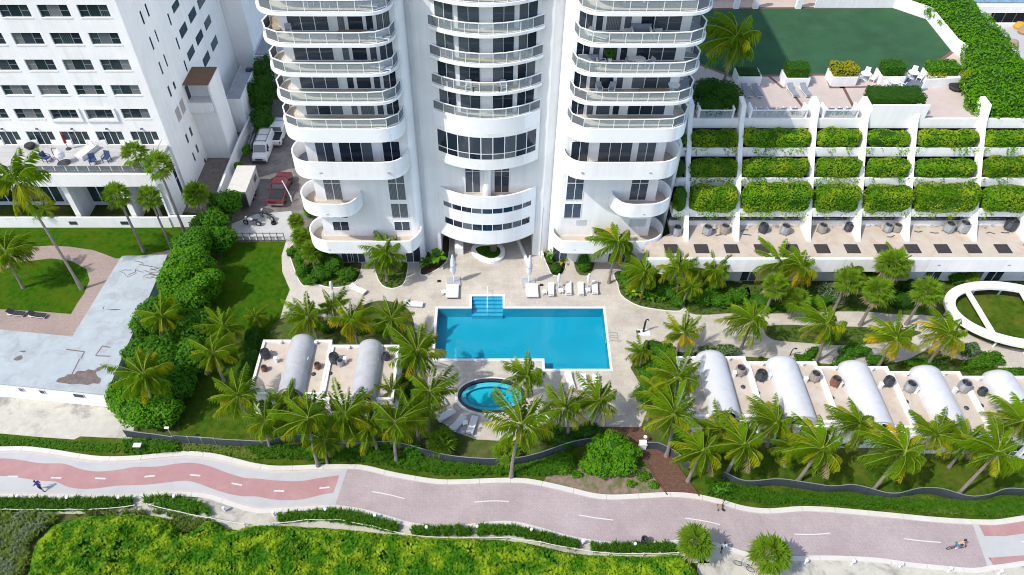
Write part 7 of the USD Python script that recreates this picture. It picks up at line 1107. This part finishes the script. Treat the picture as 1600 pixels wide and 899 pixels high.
# ================================================================ people
def limb(a, b, ra, rb): return manifold3d.Manifold.batch_hull([manifold3d.Manifold.sphere(ra, 14).translate(tuple(a)), manifold3d.Manifold.sphere(rb, 14).translate(tuple(b))])
def person(label, J, loc, rz, shirt, shorts, skin='skin', hair=True, long=False):
    """J: joints. One continuous body; hair, shirt, shorts and shoes are its children."""
    p = thing('person', label, 'person'); B = []
    def ch(*k): 
        for (a, ra), (b, rb) in zip(k[:-1], k[1:]): B.append(limb(J[a] if isinstance(a, str) else a, J[b] if isinstance(b, str) else b, ra, rb))
    v = {k: np.array(x, float) for k, x in J.items()}; J = v
    ch(('pelvis', .125), ('waist', .115), ('chest', .135), ('neck', .06), ('headb', .06)); B.append(limb(J['headb'], J['head'], .075, .098)); up = (J['head'] - J['headb']); up /= np.linalg.norm(up); fw = J['face'] / np.linalg.norm(J['face']); sd = np.cross(fw, up)
    B.append(limb(J['head'] + fw * .085 - up * .02, J['head'] + fw * .105 - up * .05, .012, .016))
    for s in (-1, 1): B.append(limb(J['head'] + sd * s * .095 - up * .02, J['head'] + sd * s * .10 - up * .05, .014, .012))
    for q in 'lr':
        B.append(limb(J['chest'] + (J['sh' + q] - J['chest']) * .3, J['sh' + q], .10, .062)); ch(('sh' + q, .06), ('el' + q, .042), ('wr' + q, .030)); d = J['wr' + q] - J['el' + q]; d /= np.linalg.norm(d); o = np.cross(d, [0, 0, 1.]); o = o / (np.linalg.norm(o) + 1e-9); hp = J['wr' + q] + d * .08
        B.append(limb(J['wr' + q] + d * .02, hp, .028, .036))
        for k in range(4): f0 = hp + o * (k - 1.5) * .020; f1 = f0 + d * (.045 + .012 * (k in (1, 2))); cr = np.cross(o, d); B += [limb(f0, f1, .0095, .009), limb(f1, f1 + d * .028 + cr * .018, .009, .008)]
        th = J['wr' + q] + d * .035 + o * .03; B.append(limb(th, th + d * .045 + o * .028, .011, .009)); ch(('hip' + q, .095), ('kn' + q, .060), ('an' + q, .040)); B.append(limb(J['pelvis'], J['hip' + q], .115, .095)); a = J['an' + q]; tt = J['toe' + q]; B.append(limb(a - [0, 0, .03], tt, .045, .035))
    m = manifold3d.Manifold.batch_boolean(B, manifold3d.OpType.Add); m = tm(m.refine_to_length(.03)); m.merge_vertices(); trimesh.smoothing.filter_taubin(m, iterations=6); part(p, 'body', m, skin, True)
    A = [limb(J['pelvis'] + [0, 0, .03], J['waist'], .138, .132), limb(J['waist'], J['chest'], .132, .15)]
    for q in 'lr': A += [limb(J['chest'] + (J['sh' + q] - J['chest']) * .3, J['sh' + q], .115, .078), limb(J['sh' + q], J['sh' + q] + (J['el' + q] - J['sh' + q]) * (.95 if long else .6), .078, .062)]
    if shirt: part(p, 'shirt', manifold3d.Manifold.batch_boolean(A, manifold3d.OpType.Add), shirt, 40)
    A = [limb(J['pelvis'], J['pelvis'] + [0, 0, .04], .135, .132)]
    for q in 'lr': A += [limb(J['pelvis'], J['hip' + q], .128, .112), limb(J['hip' + q], J['hip' + q] + (J['kn' + q] - J['hip' + q]) * (.85), .112, .085)]
    part(p, 'shorts', manifold3d.Manifold.batch_boolean(A, manifold3d.OpType.Add), shorts, 40)
    for q in 'lr': part(p, 'shoe', limb(J['an' + q] - [0, 0, .035], J['toe' + q], .055, .045), 'black' if shirt else 'white_paint', 40)
    if hair: part(p, 'hair', [tm(limb(J['head'] + up * .025 - fw * .02, J['headb'] - fw * .04 + up * .06, .106, .07))], 'hair', 40)
    setops(p, loc, rz, .88); return p
def walk(st=.22, sw=.2, lean=.04, bend=.2):
    J = {'pelvis': (0, 0, .94), 'waist': (0, lean * .4, 1.10), 'chest': (0, lean, 1.33), 'neck': (0, lean * 1.2, 1.48), 'headb': (0, lean * 1.4 + .01, 1.56), 'head': (0, lean * 1.5 + .02, 1.66), 'face': (0, 1, 0)}
    for q, s in (('l', -1), ('r', 1)): J.update({'sh' + q: (s * .19, lean, 1.40), 'el' + q: (s * .24, lean - s * sw * .5, 1.13), 'wr' + q: (s * .24, lean - s * sw * .6 + bend, .95), 'hip' + q: (s * .09, 0, .90), 'kn' + q: (s * .10, s * st * .6 + .05, .50), 'an' + q: (s * .10, s * st - (.08 if s < 0 else 0), .09 + (.05 if s < 0 else 0)), 'toe' + q: (s * .11, s * st + .14 - (.06 if s < 0 else 0), .04)})
    return J
person('person in a purple shirt and black shorts walking on the concrete beside the red lane', walk(.25, .28, .10, .22), (*G(67, 766), .014), 70, 'cloth_purple', 'cloth_dark', 'skin_dark'); person('person in a white shirt and dark shorts walking between the two seaward fan palms', walk(.2, .2, .02, .12), (*G(1127, 861), .03), 0, 'fabric_white', 'cloth_dark', 'skin_dark', long=True)
def bicycle(label, loc, rz, m='black'):
    p = thing('bicycle', label, 'bicycle')
    for y in (-.52, .54):
        a = np.linspace(0, 2 * math.pi, 25); t = part(p, 'wheel', tube([(0, y + .33 * math.cos(q), .34 + .33 * math.sin(q)) for q in a], .022, 6, False), 'tyre', True); part(t, 'spokes', [tube([(0, y, .34), (0, y + .31 * math.cos(q), .34 + .31 * math.sin(q))], .004, 3, False) for q in np.linspace(0, 2 * math.pi, 13)[:-1]], 'steel')
    part(p, 'frame', [tube(q, .018, 6) for q in ([(0, -.52, .34), (0, -.06, .30)], [(0, -.52, .34), (0, -.18, .74)], [(0, -.06, .30), (0, -.2, .82)], [(0, -.06, .30), (0, .36, .68)], [(0, -.17, .72), (0, .34, .76)], [(0, .33, .82), (0, .40, .62), (0, .54, .34)])], m); part(p, 'saddle', hullbox([(-.07, -.32, .86), (.07, -.32, .86), (.02, -.06, .86), (-.02, -.06, .86), (-.06, -.3, .90), (.06, -.3, .9)]), 'black'); part(p, 'handlebar', tube([(-.28, .28, .96), (-.1, .34, .94), (.1, .34, .94), (.28, .28, .96)], .015, 6), 'black'); part(p, 'stem', tube([(0, .33, .82), (0, .34, .94)], .016, 5), 'black'); part(p, 'crank', [tube([(-.1, -.06, .30), (-.1, .06, .2)], .012, 5), tube([(.1, -.06, .3), (.1, -.18, .40)], .012, 5), mv(cyl(0, 0, -.01, .01, .09, 12), (.05, -.06, .3), ry=math.pi / 2)], 'steel'); setops(p, loc, rz, 1.0); return p
bx_, by_ = G(1491, 858); bicycle('black bicycle ridden by the person in blue shorts near the right path band', (bx_, by_, .03), -84)
RJ = {'pelvis': (0, -.20, .97), 'waist': (0, -.10, 1.12), 'chest': (0, .06, 1.30), 'neck': (0, .14, 1.43), 'headb': (0, .18, 1.50), 'head': (0, .22, 1.60), 'face': (0, 1, -.1)}
for q, s in (('l', -1), ('r', 1)): RJ.update({'sh' + q: (s * .18, .10, 1.36), 'el' + q: (s * .25, .20, 1.14), 'wr' + q: (s * .25, .26, 1.00), 'hip' + q: (s * .09, -.18, .94), 'kn' + q: (s * .12, .20 if s < 0 else .12, .66 if s < 0 else .78), 'an' + q: (s * .12, .02 if s < 0 else -.16, .28 if s < 0 else .48), 'toe' + q: (s * .12, .16 if s < 0 else -.03, .24 if s < 0 else .43)})
person('shirtless person in blue shorts and white shoes riding the black bicycle', RJ, (bx_, by_, .03), -84, None, 'cloth_blue', 'skin'); setops('/World/person_002', (bx_, by_, .03), -84, 1.0)
bicycle('grey bicycle parked on the sand between the two seaward fan palms', (*G(1161, 888), .02), 60, 'metal_grey')
x, y = G(1126, 794); sc = thing('kick_scooter', 'kick scooter with dark upright stem and tan bag standing at the landward kerb', 'scooter', (x, y, .012)); part(sc, 'deck', mv(box(-.09, .09, -.45, .35, .10, .15), (x - .05, y, .012), rz=.7), 'black'); part(sc, 'stem', tube([(x + .15, y + .2, .12), (x + .13, y + .15, 1.15)], .03, 6), 'black'); part(sc, 'handlebar', tube([(x - .1, y + .05, 1.15), (x + .35, y + .25, 1.15)], .02, 5), 'black'); part(sc, 'bag', hullbox([(x - .35, y - .1, .16), (x + .05, y - .2, .16), (x + .1, y + .2, .16), (x - .25, y + .25, .16), (x - .2, y, .62), (x, y + .05, .6)]), 'fabric_tan'); part(sc, 'wheel', [mv(lathe([(.05, -.02), (.09, -.02), (.09, .02), (.05, .02)], 12), (x + a, y + b, .1), ry=math.pi / 2) for a, b in ((.2, .28), (-.3, -.25))], 'tyre')
x, y = G(1126, 786); st = thing('sapling', 'young green sapling with thin dark stem leaning over the kerb above the scooter', 'tree', (x, y, 0)); part(st, 'stem', tube([(x + .1, y + .5, 0), (x, y + .5, 1.0), (x - .1, y + .5, 1.7)], .03, 5), 'bark'); L1, C1 = blobs_leaves([(x - .3, y + .6, 1.6, .7, .5, .5), (x + .2, y + .5, 1.9, .5, .4, .4)], 30, .2, 5, wob=.4); part(st, 'foliage', L1, 'leaf_tree')
